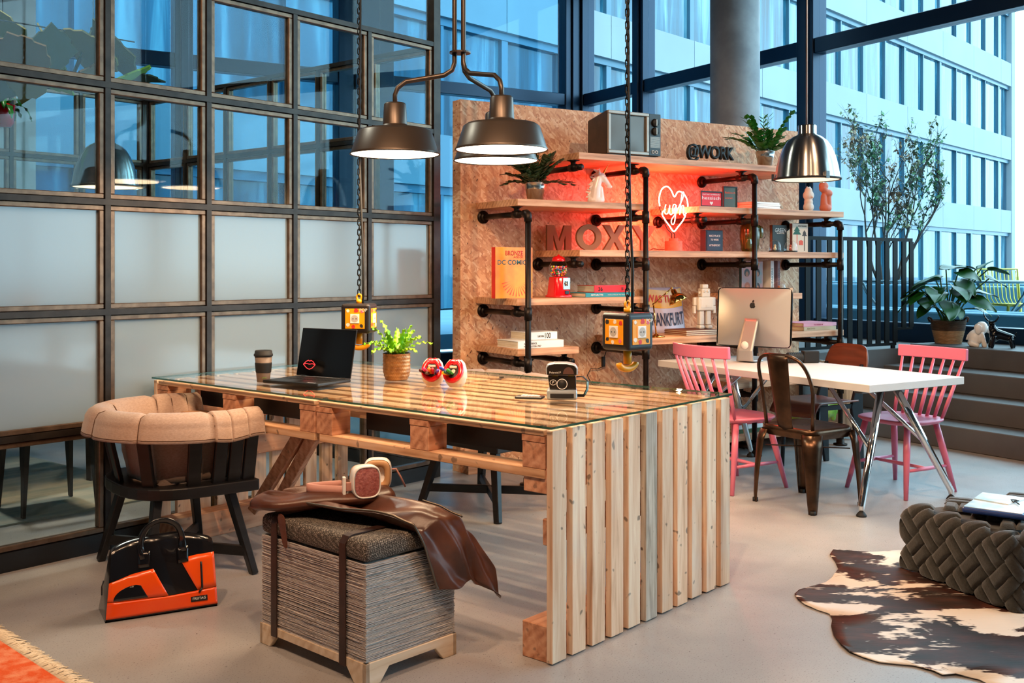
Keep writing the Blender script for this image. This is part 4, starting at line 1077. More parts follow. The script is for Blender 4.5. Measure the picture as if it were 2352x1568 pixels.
for s_ in (-1, 1):
    q = MB(); q.bar((0.17 * s_, 0.16, 0.325), (-0.17 * s_, -0.16, 0.325 + 0.004 * s_), 0.02, 0.005, up=(0, 0, 1)); q.build('cross_brace', tol, t)
# ================================================================ plywood school chair
ply = wood('dark_walnut_ply', '#6d3825', '#5f301f', '#52281a', 0, rough=0.32, rand=0.0)
t = thing('plywood_chair', 'dark plywood chair with black steel legs behind the white table', 'chair', A(5.42, 4.93), AROT + PI / 2 + R(-3))
blk = pm('blue_black_steel', '#0c1118', rough=0.45, metal=0.3)
q = MB()
def seatf(u, v):
    y = -0.20 + 0.42 * v; z = 0.45 - (0.0 if v < 0.82 else 0.9 * (v - 0.82) ** 2 * 3.0) + 0.012 * abs(2 * u - 1) ** 2
    return Vector(((u - 0.5) * (0.38 + 0.03 * v), y, z))
q.grid(seatf, 10, 20); q.build('seat', ply, t, solid=0.012)
q = MB()
def backf(u, v):
    x = (u - 0.5) * 2; wz = 0.195 - 0.035 * v ** 3 * abs(x) ** 2
    z = 0.60 + 0.225 * v - 0.03 * abs(x) ** 4 * v - (0.0)
    return Vector((x * wz, -0.255 - 0.05 * v - 0.03 * (1 - x * x), z))
q.grid(backf, 16, 10); q.build('backrest', ply, t, solid=0.012)
for s_ in (-1, 1):
    q = MB(); M = Matrix.Translation((0.158 * s_ - 0.0125, 0, 0)) @ Matrix(((0, 0, 1, 0), (1, 0, 0, 0), (0, 1, 0, 0), (0, 0, 0, 1)))
    q.prism([(-0.275, 0.0), (-0.235, 0.0), (-0.155, 0.42), (-0.215, 0.60), (-0.250, 0.70), (-0.268, 0.70), (-0.262, 0.60), (-0.262, 0.42)], 0, 0.025, M=M); q.build('rear_leg', blk, t, bevel=0.006)
    q = MB(); q.tube([(0.16 * s_, 0.15, 0.0), (0.155 * s_, 0.13, 0.43)], 0.014, 12); q.build('front_leg', blk, t)
    child(lambda q: q.bar((0.155 * s_, -0.17, 0.425), (0.155 * s_, 0.15, 0.425), 0.02, 0.03), 'seat_rail', blk, t)
child(lambda q: q.bar((-0.155, 0.13, 0.425), (0.155, 0.13, 0.425), 0.02, 0.028), 'cross_rail', blk, t)
# ================================================================ desktop computer on the white table
alu = pm('brushed_aluminium', '#a5a3a3', rough=0.5, metal=0.7)
ip = G(1719, 831, TZ); im = thing('desktop_computer', 'silver all-in-one computer seen from behind on the white table', 'computer', ip, R(-37))
q = MB()                                        # local -Y is the back that faces us
def bk(u, v):
    x = (u - 0.5) * 0.535; z = 0.095 + 0.40 * v; e = max(abs(2 * u - 1), abs(2 * v - 1))
    return Vector((x, 0.085 + 0.07 * (z - 0.28) - 0.028 * (1 - e ** 2.2), z))
q.grid(bk, 24, 20); ps = q.build('screen_back', alu, im)
q = MB()
rr = []
for i in range(40):
    a = 2 * PI * i / 40; c, s_ = math.cos(a), math.sin(a); rr.append((0.2675 * math.copysign(abs(c) ** 0.12, c), 0.20 * math.copysign(abs(s_) ** 0.12, s_)))
M = Matrix.Translation((0, 0.085 + 0.001, 0.295)) @ Matrix.Rotation(R(-4), 4, 'X') @ Matrix.Rotation(PI / 2, 4, 'X')
q.prism(rr, -0.010, 0.002, M=M); q.build('screen', pm('dark_glass', '#050507', rough=0.06), im)
q = MB()
def stf(u, v):
    k = v * 3; pts_ = [Vector((0, 0.056, 0.285)), Vector((0, -0.055, 0.08)), Vector((0, -0.055, 0.012)), Vector((0, 0.09, 0.006))]
    j = min(int(k), 2); f = k - j; f = f * f * (3 - 2 * f) if j == 1 else f
    return pts_[j].lerp(pts_[j + 1], f) + Vector(((u - 0.5) * (0.10 + 0.03 * v), 0, 0))
q.grid(stf, 6, 30); stn = q.build('stand', alu, im, solid=0.009)
child(lambda q: q.lathe([(0.0, 0), (0.026, 0), (0.026, 0.001), (0, 0.001)], 28, M=Matrix.Translation((0, -0.0565, 0.115)) @ Matrix.Rotation(PI / 2 + R(20) * 0, 4, 'X')), 'sticker', whitep, stn)
# fruit-shaped mark
q = MB(); pts_ = []
for i in range(48):
    a = 2 * PI * i / 48; x = 0.019 * math.cos(a) * (1 - 0.10 * math.sin(a)); y = 0.021 * math.sin(a)
    if y > 0.012: y -= 0.006 * math.exp(-(x / 0.006) ** 2)
    if y < -0.014: y += 0.004 * math.exp(-(x / 0.006) ** 2)
    db = math.hypot(x - 0.0245, y - 0.004)
    if db < 0.010: x = 0.0245 - 0.010 * math.cos(math.asin(max(-1, min(1, (y - 0.004) / 0.010))))
    pts_.append((x, y))
ML = Matrix.Translation((0, 0.0665, 0.375)) @ Matrix.Rotation(PI / 2, 4, 'X')
q.prism(pts_, 0, 0.004, M=ML)
q.prism([(0.001 + 0.006 * math.cos(a) - 0.0 + 0.004, 0.028 + 0.008 * math.sin(a) + 0.004 * math.cos(a)) for a in [2 * PI * i / 16 for i in range(16)]], 0, 0.004, M=ML)
q.build('logo_mark', ink, im)
# ================================================================ things on the pallet desk
# laptop
lp0 = onD(602.6, 880.3); lp1 = onD(741.7, 891.8); dl = (lp1 - lp0)
lt = thing('laptop', 'open black laptop with the reflection of red neon lips drawn glowing on its screen', 'laptop', lp0, math.atan2(dl.y, dl.x) + R(2))
LW, LDp = 0.335, 0.235
lapk = pm('black_laptop_shell', '#0c0c0d', rough=0.45)
child(lambda q: q.bx(0, LW, 0, LDp, 0.002, 0.017), 'base', lapk, lt, bevel=0.005)
keys = MB()
rk = random.Random(1)
for r_ in range(5):
    for c_ in range(14): keys.bx(0.02 + c_ * 0.0213, 0.02 + c_ * 0.0213 + 0.018, 0.115 + r_ * 0.0205, 0.115 + r_ * 0.0205 + 0.017, 0.0172, 0.0188)
keys.build('keyboard', pm('black_keys', '#1b1b1c', rough=0.4), lt)
child(lambda q: q.bx(0.115, 0.22, 0.02, 0.085, 0.0172, 0.0176), 'trackpad', pm('trackpad_black', '#141415', rough=0.3), lt)
lid = thing_lid = child(lambda q: q.bx(0, LW, -0.006, 0.0, 0, 0.232), 'lid', lapk, lt, loc=(0, LDp, 0.017), rot=(R(-12), 0, 0), bevel=0.003)
child(lambda q: q.bx(0.004, LW - 0.004, -0.0072, -0.0062, 0.004, 0.228), 'screen', pm('black_screen', '#020203', rough=0.12), lid)
nlip = emit('neon_reflection_red', (1.0, 0.03, 0.03), 2.5)  # glowing line drawn in place of a neon sign's reflection on the screen
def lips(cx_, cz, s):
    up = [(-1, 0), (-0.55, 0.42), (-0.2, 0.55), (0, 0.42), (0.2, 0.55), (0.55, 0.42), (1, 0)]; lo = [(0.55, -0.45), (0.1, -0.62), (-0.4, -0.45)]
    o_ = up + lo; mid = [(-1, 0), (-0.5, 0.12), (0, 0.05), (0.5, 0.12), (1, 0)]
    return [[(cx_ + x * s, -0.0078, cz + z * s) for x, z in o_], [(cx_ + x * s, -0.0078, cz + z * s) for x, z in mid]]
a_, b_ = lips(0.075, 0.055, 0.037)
q = MB(); q.tube(a_, 0.0011, 6, closed=True); q.tube(b_, 0.0010, 6); q.build('lips_reflection', nlip, lid)
child(lambda q: q.bx(0.03, 0.06, LDp - 0.006, LDp + 0.004, 0.0175, 0.022), 'hinge', steel, lt)
child(lambda q: q.bx(LW - 0.06, LW - 0.03, LDp - 0.006, LDp + 0.004, 0.0175, 0.022), 'hinge', steel, lt)
letter('ThinkPad', pm('silver_print', '#b9b9b9', rough=0.4), lt, (LW - 0.055, 0.012, 0.0172), rot=(0, 0, 0), width=0.05, ext=0.0003)
# coffee cup
cp = onD(605, 876.5); cu = thing('travel_cup', 'taupe reusable coffee cup with black lid and ribbed sleeve', 'cup', cp)
tau = pm('taupe_plastic', '#6b5a4d', rough=0.55)
q = MB(); q.lathe([(0.0, 0.0005), (0.029, 0.0005), (0.030, 0.003), (0.0405, 0.125), (0.0, 0.125)], 32); q.build('body', tau, cu)
q = MB(); prof = [(0.0345, 0.045)]
for i in range(9): prof += [(0.0365 + 0.0005 * i, 0.046 + 0.005 * i), (0.0352 + 0.0005 * i, 0.0485 + 0.005 * i)]
q.lathe(prof + [(0.0385, 0.092)], 32); q.build('sleeve', rubber, cu)
q = MB(); q.lathe([(0.0430, 0.121), (0.0445, 0.123), (0.0445, 0.131), (0.041, 0.134), (0.0395, 0.146), (0.036, 0.149), (0.033, 0.146), (0.0, 0.145)], 32); q.build('lid', rubber, cu)
letter('good', pm('lime_print', '#6ea52d', rough=0.5), cu, (0.012, -0.0318, 0.018), rot=(PI / 2, 0, R(18)), width=0.018)
# fern in a woven-relief pot
pp = onD(911, 872.5); fn_ = thing('potted_fern', 'curly bright green fern in a ribbed copper-tan pot on the desk', 'plant', pp)
cop = pm('copper_tan_glaze', '#8f5f33', '#b5834e', 30, rough=0.35, metal=0.35)
q = MB()
def potf(u, v):
    a = 2 * PI * u; z = 0.0005 + 0.128 * v; r_ = 0.046 + 0.019 * min(1, (v / 0.35)) ** 0.5
    r_ += 0.0016 * math.sin(v * 46) * (1 if math.sin(a * 44) > 0 else 0.2)
    return Vector((r_ * math.cos(a), r_ * math.sin(a), z))
q.grid(potf, 176, 60, closed_u=True); po = q.build('pot', cop, fn_)
q = MB(); q.lathe([(0.065, 0.1285), (0.062, 0.130), (0.060, 0.118), (0.0, 0.116)], 32); q.build('soil', pm('potting_soil', '#1d140e', '#2e2118', 40, rough=1.0), fn_)
q = MB(); q.lathe([(0.0, 0.0005), (0.046, 0.0005)], 24); q.build('pot_base', cop, fn_)
fernm = pm('bright_fern_green', '#4d9a10', '#8cc41c', 18, rough=0.4)
def frond(par, base, azi, el, L, w, curl, name, mat, n=18, wav=0.35, droop=1.1):
    q = MB(); p = Vector(base); d = Vector((math.cos(azi) * math.cos(el), math.sin(azi) * math.cos(el), math.sin(el)))
    side = Vector((-math.sin(azi), math.cos(azi), 0)); vs = []; step = L / n
    for i in range(n + 1):
        f = i / n; ww = w * math.sin(PI * min(1.0, 0.12 + 0.83 * f)) ** 0.8
        nn = side.cross(d).normalized()
        wv = wav * w * math.sin(i * 2.1 + curl)
        vs += [p - side * ww + nn * wv, p, p + side * ww - nn * wv]
        d = (d + Vector((0, 0, -droop * step * (0.5 + 2.2 * f)))).normalized(); p = p + d * step
    q.add(vs, [f for i in range(n) for f in ((3 * i, 3 * i + 1, 3 * i + 4, 3 * i + 3), (3 * i + 1, 3 * i + 2, 3 * i + 5, 3 * i + 4))], 0, None, True)
    return q.build(name, mat, par, solid=0.0008)
rf = random.Random(9)
for i in range(22):
    az = 2 * PI * i / 22 + rf.uniform(-.15, .15); inner = i % 3 == 0
    el = rf.uniform(1.15, 1.4) if inner else rf.uniform(0.55, 1.05)
    frond(fn_, (0.02 * math.cos(az), 0.02 * math.sin(az), 0.118), az, el, rf.uniform(0.13, 0.20), rf.uniform(0.013, 0.018), rf.uniform(0, 6), 'frond', fernm, wav=0.55, droop=4.5)
# lip-shaped pencil holders with felt pens
rnd = random.Random(21)
ceramic = pm('cream_ceramic', '#eadcc8', rough=0.2)
mouthk = pm('dark_mouth', '#2c0d0c', rough=0.6)
def lipcup(px, py, rz, label):
    t = thing('lips_pencil_cup', label, 'pencil cup', onD(px, py), rz, 'lip pencil cups on the desk')
    q = MB(); prof = [(0.0, 0.0), (0.030, 0.0), (0.045, 0.018), (0.053, 0.045), (0.052, 0.075), (0.043, 0.105), (0.028, 0.122)]
    def fn(u, v):
        j = v * 6; k = min(int(j), 5); f = j - k; r_ = prof[k][0] * (1 - f) + prof[k + 1][0] * f; z = prof[k][1] * (1 - f) + prof[k + 1][1] * f
        a = 2 * PI * u; x = r_ * math.cos(a); y = r_ * math.sin(a)
        fr = max(0, -math.sin(a)) ** 1.5                            # the front is scooped open like a mouth
        if fr > 0 and z > 0.035: y += fr * 0.55 * r_ * min(1, (z - 0.035) / 0.06)
        return Vector((x, y * 0.9 + 0.004, z + 0.0005))
    q.grid(fn, 40, 24, closed_u=True); q.build('holder', ceramic, t)
    def ell(a, k, y): return Vector((0.040 * k * math.cos(a), y, 0.072 + 0.042 * k * math.sin(a) * (1 - 0.12 * math.cos(a) ** 2)))
    def mouth_y(z): return -0.046 + 0.52 * max(0, z - 0.035)
    q = MB(); N_ = 48; vs = []
    for ring, (k, th) in enumerate(((1.22, 0.004), (1.20, -0.006), (0.96, -0.015), (0.70, -0.008), (0.64, 0.0))):
        for i in range(N_):
            a = 2 * PI * i / N_; p = ell(a, k, 0)
            if math.sin(a) > 0.2: p.z += 0.006 * math.sin(a) - 0.007 * math.exp(-(p.x / 0.008) ** 2)
            vs.append(Vector((p.x, mouth_y(p.z) + th, p.z)))
    q.add(vs, [(r_ * N_ + i, r_ * N_ + (i + 1) % N_, (r_ + 1) * N_ + (i + 1) % N_, (r_ + 1) * N_ + i) for r_ in range(4) for i in range(N_)], 0, None, True)
    q.build('lips', red, t)
    q = MB(); vs = [Vector((p.x, mouth_y(p.z) - 0.004, p.z)) for p in [ell(2 * PI * i / N_, 0.72, 0) for i in range(N_)]] + [Vector((0, -0.026, 0.07))]
    q.add(vs, [(i, (i + 1) % N_, N_) for i in range(N_)], 0, None, True); q.build('mouth', mouthk, t)
    child(lambda q: q.bx(-0.017, 0.017, -0.030, -0.024, 0.086, 0.097), 'teeth', ceramic, t, bevel=0.002)
    return t
def pens(t, cols, seed):
    r_ = random.Random(seed); M0 = Matrix.Translation(t.location) @ Matrix.Rotation(t.rotation_euler.z, 4, 'Z')
    for i, (nm, c, x, z) in enumerate(cols):
        base = M0 @ Vector((x * 0.5, -0.028, 0.058)); tip = M0 @ Vector((x, -0.085 - r_.uniform(0, 0.012), z)); d = (tip - base).normalized()
        p = thing('felt_pen', nm, 'pen', base, 0)
        q = MB(); q.tube([(0, 0, 0), tuple((tip - base) * 0.45)], 0.0060, 10); q.build('barrel', pm('pen_' + c, c, rough=0.35), p)
        q = MB(); q.tube([tuple((tip - base) * 0.45), tuple((tip - base) * 0.97), tuple(tip - base)], [0.0072, 0.0072, 0.0052], 12); q.build('cap', pm('pen_' + c, c, rough=0.35), p)
l1 = lipcup(994, 885, R(-4), 'cream pencil cup with open red lips, the one nearer the fern')
l2 = lipcup(1046, 888, R(-18), 'cream pencil cup with open red lips, the one nearer the instant camera')
pens(l1, [('dark brown felt pen poking left from the lips cup', '#4a1a16', -0.045, 0.078), ('hot pink felt pen in the lips cup', '#d81b60', -0.028, 0.085), ('orange felt pen in the lips cup', '#f07a10', -0.004, 0.086),
          ('grey brown felt pen in the lips cup', '#5a4638', -0.016, 0.066), ('red felt pen leaning right in the lips cup', '#c81020', 0.012, 0.084), ('purple felt pen at the right of the lips cup', '#5a3a9a', 0.036, 0.078)], 1)
pens(l2, [('bright green felt pen in the right lips cup', '#189028', 0.0, 0.086), ('dark green felt pen in the right lips cup', '#0d4a34', -0.014, 0.076), ('yellow felt pen in the right lips cup', '#f2b010', -0.028, 0.070), ('blue felt pen poking left from the right lips cup', '#2438a8', -0.040, 0.094)], 2)
# instant camera
ic = thing('instant_camera', 'silver and black instant camera with wrist strap on the glass', 'camera', onD(1291, 916.5), R(-3))
sil = pm('silver_plastic', '#a9b4bb', rough=0.28, metal=0.4); dkb = pm('dark_brown_plastic', '#17110e', rough=0.35)
child(lambda q: q.bx(-0.062, 0.062, -0.045, 0.065, 0.002, 0.042), 'base', sil, ic, bevel=0.01, seg=3)
child(lambda q: q.bx(-0.048, 0.048, -0.0475, -0.040, 0.010, 0.028), 'photo_slot', ink, ic, bevel=0.002)
child(lambda q: q.prism([(-0.05, 0.042), (-0.058, 0.098), (0.056, 0.098), (0.058, 0.042)], -0.02, 0.06, M=Matrix.Rotation(PI / 2, 4, 'X') @ Matrix.Translation((0, 0, -0.03))), 'front', dkb, ic, bevel=0.004)
lid2 = MB(); MF = Matrix.Translation((0, 0.03, 0)) @ Matrix.Rotation(PI / 2, 4, 'X')
lid2.prism([(-0.064, 0.102), (-0.066, 0.132), (-0.058, 0.146), (-0.03, 0.152), (0.02, 0.152), (0.052, 0.146), (0.064, 0.13), (0.064, 0.102)], 0, 0.075, M=MF)
lid2.build('flash_lid', sil, ic, bevel=0.006)
q = MB(); q.prism([(-0.060, 0.104), (-0.061, 0.132), (-0.053, 0.143), (-0.03, 0.148), (0.018, 0.148), (0.047, 0.142), (0.058, 0.130), (0.058, 0.104)], 0.0755, 0.0775, M=MF); fl_ = q.build('lid_face', dkb, ic)
q = MB(); q.prism([(0.008 + 0.022 * math.cos(a) + 0.018, 0.108 + 0.028 * math.sin(a)) for a in [PI * i / 14 for i in range(15)]], 0.078, 0.080, M=MF); q.build('flash', pm('flash_reflector', '#b08070', rough=0.15, metal=0.8), fl_)
letter('Polaroid P', whitep, fl_, (-0.028, -0.0482, 0.110), width=0.046)
q = MB(); q.cyl((0.0, -0.031, 0.066), (0.0, -0.040, 0.066), 0.021, n=32); q.build('lens', ink, ic)
q = MB(); q.tube([(0.0205 * math.cos(a), -0.0405, 0.066 + 0.0205 * math.sin(a)) for a in [2 * PI * i / 32 for i in range(32)]], 0.0016, 6, closed=True); q.build('lens_ring', whitep, ic)
q = MB(); q.tube([(-0.036 + 0.013 * math.cos(a), -0.0335, 0.072 + 0.0105 * math.sin(a)) for a in [2 * PI * i / 28 for i in range(28)]], 0.0011, 6, closed=True); q.build('emblem_ring', whitep, ic)
letter('P', whitep, ic, (-0.036, -0.0325, 0.0665), height=0.011, shear=0.2)
for x in (-0.028, 0.036): child(lambda q: q.bx(x - 0.012, x + 0.012, -0.040, -0.030, 0.097, 0.103), 'hinge', gold, ic)
q = MB(); q.tube([(0.06, 0.02, 0.09), (0.085, 0.015, 0.092), (0.105, 0.0, 0.075), (0.102, -0.01, 0.04), (0.088, -0.02, 0.018), (0.06, -0.02, 0.018)], 0.011, 8, flat=0.25); q.build('wrist_strap', rubber, ic)
q = MB(); q.tube([(0.103, -0.004, 0.072), (0.104, -0.008, 0.045), (0.094, -0.02, 0.022)], 0.0115, 8, flat=0.32); q.build('strap_pad', pm('pale_blue_grip', '#5f9bb2', rough=0.5), ic)
# remote / calculator
cl = thing('calculator', 'small black calculator with pale keys lying on the glass', 'calculator', onD(1217, 915), R(-14))
child(lambda q: q.bx(-0.058, 0.058, -0.032, 0.032, 0.0003, 0.011), 'case', black, cl, bevel=0.005)
for i in range(6):
    for j in range(3):
        child(lambda q: q.box((-0.028 + i * 0.0135, -0.016 + j * 0.014, 0.0125), (0.0105, 0.0095, 0.003)), 'key', red if (i, j) == (5, 2) else whitep, cl)
# ================================================================ hanging socket cubes
stick = ['#e8e4da', '#d03030', '#e86a80', '#2a2a2a']
def socket_cube(label, c, rz, S, cable_side, swing=(0, 0)):
    t = thing('socket_cube', label, 'power socket', (c.x, c.y, c.z), rz, 'hanging socket cubes over the desk')
    h_ = S / 2
    cb = child(lambda q: q.bx(-h_, h_, -h_, h_, -h_, h_), 'housing', pm('dark_rubber_housing', '#1d1512', rough=0.42), t, bevel=S * 0.10, seg=4)
    for k in range(4):
        M = Matrix.Rotation(k * PI / 2, 4, 'Z'); f = S * 0.335
        q = MB(); q.bx(-f, f, -h_ - 0.0022, -h_ - 0.0002, -f, f, M=M); pl_ = q.build('face_plate', yellow, t, bevel=0.0006, seg=1)
        w_ = S * 0.155
        q = MB(); q.bx(-w_, w_, -h_ - 0.0065, -h_ - 0.0022, -w_, w_, M=M); so = q.build('socket', white, t, bevel=0.001)
        q = MB(); q.lathe([(S * 0.125, 0.0068), (S * 0.12, 0.0067), (S * 0.115, 0.0069), (0.0, 0.0069)], 28, M=M @ Matrix.Translation((0, -h_ + 0.0001, 0)) @ Matrix.Rotation(PI / 2, 4, 'X')); q.build('socket_well', pm('socket_grey', '#b9b4ac', rough=0.4), so, smooth=False)
        for x in (-1, 1):
            q = MB(); q.cyl((x * S * 0.055, -h_ - 0.0076, 0), (x * S * 0.055, -h_ - 0.006, 0), S * 0.017, n=10, M=M); q.build('pin_hole', ink, so)
        r_ = random.Random(k * 7 + int(S * 1e4))
        for i, (x, z) in enumerate(((-0.24, 0.26), (0.04, 0.27), (0.25, 0.24), (0.23, -0.24), (-0.24, -0.2), (-0.05, -0.27))):
            col = stick[(i + k) % 4]; rr_ = S * r_.uniform(0.05, 0.075)
            poly = [(x * S + rr_ * r_.uniform(0.8, 1.2) * math.cos(a), z * S + rr_ * r_.uniform(0.8, 1.2) * math.sin(a)) for a in [2 * PI * j / 9 for j in range(9)]]
            q = MB(); q.prism(poly, h_ + 0.0022, h_ + 0.0034, M=M @ Matrix.Rotation(PI / 2, 4, 'X')); q.build('sticker', pm('sticker_' + col, col, rough=0.5), pl_)
    letter('POP', whitep, t, (0.30 * S, -h_ - 0.0042, 0.24 * S), width=S * 0.26)
    q = MB(); q.tube([(0, 0, h_), (0, 0, h_ + 0.018)], 0.014, 10); q.tube([(0.012 * math.cos(a), 0, h_ + 0.03 + 0.014 * math.sin(a)) for a in [2 * PI * i / 16 for i in range(16)]], 0.005, 8, closed=True); q.build('eyelet', yellow, t)
    q = MB(); zb = -h_                                     # anchor-shaped hook below
    q.tube([(0, 0, zb), (0, 0, zb - 0.055)], 0.016, 12)
    q.tube([(0.046 * math.cos(a), 0, zb - 0.050 + 0.024 * math.sin(a)) for a in [PI * (1 + i / 16) for i in range(17)]], [0.011] + [0.013] * 15 + [0.011], 10)
    q.build('hook', yellow, t)
    top = CEIL - c.z; zz = h_ + 0.040; i = 0; LK = 0.034
    nl = int((top - zz) / (LK * 0.72)); lk = None
    for i in range(nl):
        if lk is None:
            q = MB(); pts = [(0.0075 * math.cos(a), 0, 0.0095 * (1 if math.sin(a) > 0 else -1) * 1.0 + 0.0075 * math.sin(a)) for a in [2 * PI * j / 14 + 0.01 for j in range(14)]]
            q.tube(pts, 0.0026, 5, closed=True); lk = q.build('chain_link', pm('black_chain', '#16130f', rough=0.35, metal=0.8), t); o = lk
        else: o = place('chain_link', lk.data, t)
        o.location = (0, 0, zz + 0.012 + i * LK * 0.72); o.rotation_euler = (0, 0, (i % 2) * PI / 2 + 0.4)
    q = MB(); pts = [(0.03 * cable_side, 0, h_ - 0.004)] + [((0.035 * math.exp(-k / 4) * math.cos(k * 0.5) + 0.012) * cable_side, 0.004 * math.sin(k), h_ + (top - h_) * k / 24) for k in range(1, 25)]
    q.tube(pts, 0.0055, 8); q.build('power_cable', rubber, t)
    return t
S_ = 0.143
d1, d2 = 5.09, 4.02
socket_cube('yellow and black socket cube with hook hanging above the laptop', Vector(((825 - CX) / FPX * d1, d1, ZD(730, d1))), R(-8), S_, 0.6)
socket_cube('yellow and black socket cube with hook hanging near the shelves', Vector(((1441 - CX) / FPX * d2, d2, ZD(760, d2))), R(40) , S_, 0.9)
# ================================================================ pendant lamps
bulbm = emit('warm_diffuser', (1.0, 0.80, 0.58), 5.0)
shade_in = pm('cream_enamel_inside', '#f2e6d0', rough=0.35)
LC = Vector((-0.245, 4.93, 0)); LZ = 1.876; LR = 0.305
pl = thing('triple_pendant_lamp', 'bronze pendant lamp with three wide enamel shades over the desk', 'lamp', (LC.x, LC.y, LZ))
cz = ZD(120, 4.93) - LZ
cen = [Vector(((899 - CX) / FPX * 4.89, 4.89, 0)), Vector(((1147 - CX) / FPX * 4.71, 4.71, 0)), Vector(((1140 - CX) / FPX * 5.19, 5.19, 0))]
q = MB(); q.lathe([(0, cz - 0.006), (0.05, cz - 0.006), (0.05, cz + 0.002), (0, cz + 0.002)], 28); q.build('disc', darkmetal, pl, smooth=False)
sd = None
for i, c in enumerate(cen):
    o_ = Vector((c.x - LC.x, c.y - LC.y, 0)); dirn = o_.normalized()
    p0 = dirn * 0.026
    pts = [p0 + Vector((0, 0, CEIL - LZ)), p0 + Vector((0, 0, cz)), p0 + Vector((0, 0, cz - 0.05)), p0 + dirn * 0.012 + Vector((0, 0, cz - 0.085)), p0 + dirn * 0.05 + Vector((0, 0, cz - 0.11)),
           dirn * (LR - 0.05) + Vector((0, 0, 0.345)), dirn * (LR - 0.012) + Vector((0, 0, 0.315)), dirn * LR + Vector((0, 0, 0.28)), dirn * LR + Vector((0, 0, 0.22))]
    q = MB(); q.tube(pts, 0.0115, 10); q.build('arm', darkmetal, pl)
    if sd is None:
        q = MB(); q.lathe([(0.0, 0.246), (0.044, 0.244), (0.052, 0.236), (0.057, 0.145), (0.060, 0.137), (0.076, 0.130), (0.078, 0.126), (0.155, 0.120), (0.172, 0.108), (0.205, 0.012), (0.212, 0.002), (0.210, 0.0), (0.200, 0.012), (0.166, 0.103), (0.06, 0.115), (0, 0.116)], 56)
        sd = q.build('shade', darkmetal, pl); so_ = sd
        q = MB(); q.lathe([(0.0, 0.004), (0.203, 0.004), (0.203, 0.008), (0.0, 0.008)], 48); df = q.build('diffuser', bulbm, so_, smooth=False)
    else: so_ = place('shade', sd.data, pl); place('diffuser', df.data, so_)
    so_.location = dirn * LR
    light('pendant_light', 'AREA', tuple(dirn * LR + Vector((0, 0, -0.004))), 9, (1.0, 0.68, 0.40), 0.36, pl)
bsteel = N('spun_steel'); tc = bsteel.n('TexCoord'); sx_ = bsteel.n('SeparateXYZ', Vector=tc.outputs['Object'])
an = bsteel.n('Math', dict(operation='ARCTAN2'), i0=sx_.outputs[1], i1=sx_.outputs[0])
zn = bsteel.noise(bsteel.n('CombineXYZ', X=sx_.outputs[2]).outputs[0], 420, 2)
bs_ = bsteel.bsdf(hx('#a9a7a4'), 0.24, 1.0, Anisotropic=0.85, Anisotropic_Rotation=0.25, Tangent=bsteel.n('Tangent', dict(direction_type='RADIAL', axis='Z')).outputs[0], Normal=bsteel.bump(zn, 0.05, 0.001))
bsteel = bsteel.done(bs_)
def dome(label, c, cord):
    t = thing('dome_pendant_lamp', label, 'lamp', c, 0)
    q = MB(); prof = [(0.0, 0.318), (0.050, 0.318), (0.053, 0.314), (0.053, 0.268), (0.058, 0.262), (0.085, 0.250), (0.115, 0.225), (0.140, 0.185), (0.160, 0.135), (0.174, 0.080), (0.182, 0.030), (0.187, 0.010)]
    q.lathe(prof, 56); q.build('shade', bsteel, t)
    q = MB(); q.lathe([(0.187, 0.013), (0.193, 0.011), (0.193, 0.002), (0.186, 0.0), (0.180, 0.002), (0.182, 0.010)], 56); q.build('rim', rubber, t)
    q = MB(); q.lathe([(0.0, 0.0045), (0.180, 0.0045), (0.180, 0.0075), (0.0, 0.0075)], 48); q.build('diffuser', emit('dome_diffuser', (1.0, 0.70, 0.42), 1.1) if 'dome_diffuser' not in MATS else MATS['dome_diffuser'], t, smooth=False)
    for k in range(3):
        a = -1.25 + k * 2 * PI / 3; child(lambda q: q.box((0, 0, 0), (0.014, 0.022, 0.040)), 'clip', steel, t, loc=(0.194 * math.cos(a), 0.194 * math.sin(a), 0.018), rot=(0, 0, a))
    q = MB(); q.cyl((0, 0, 0.316), (0, 0, CEIL - c[2]), 0.0035, n=8); q.build('cord', cord, t)
    light('dome_light', 'AREA', (0, 0, -0.004), 10, (1.0, 0.70, 0.42), 0.30, t)
    return t
dd = 6.06
dome('brushed steel dome pendant over the white table', (((1854 - CX) / FPX * dd), dd, ZD(414, dd)), pm('white_cord', '#cfcfcf', rough=0.6))
dd = 6.15
dome('brushed steel dome pendant inside the glazed meeting room', (((242 - CX) / FPX * dd), dd, ZD(431, dd)), MATS['white_cord'])
# ================================================================ chipboard wall with pipe shelving
BW0, BF, BP = 6.038, 5.508, 5.473
WA0, WA1, WH = 3.312, 6.442, 2.456
wl = thing('wall_chipboard', 'free-standing wall of raw chipboard carrying the pipe shelves', None, A(WA0, BW0), AROT, None, 'structure')
for x0, x1 in ((0.0, 1.008), (1.010, 2.258), (2.260, WA1 - WA0)):
    child(lambda q: q.bx(x0, x1, 0.0, 0.10, 0.001, WH), 'board', osb, wl)
child(lambda q: q.bx(-0.012, 0.0, -0.004, 0.104, 0.001, WH), 'end_board', osb, wl)
child(lambda q: q.bx(0.0, 0.12, -0.09, -0.001, 0.0005, 0.14), 'foot_block', oak, wl)
sh = thing('pipe_shelving', 'wall shelving of oak planks on black iron pipes', 'shelf', A(0, 0), AROT)
TH = 0.043
shelves = {'S1': (3.881, 6.06, 2.092), 'S2': (3.417, 4.446, 1.777), 'S2r': (4.90, 6.362, 1.777), 'S3': (3.886, 6.362, 1.464), 'S4': (3.415, 4.434, 1.155),
           'S4r': (5.33, 5.913, 1.160), 'S5': (4.40, 6.362, 0.872), 'S6': (3.418, 3.881, 0.840), 'S7': (5.25, 6.362, 0.526), 'S8': (5.10, 6.37, 0.152)}
ZS = {k: v[2] for k, v in shelves.items()}
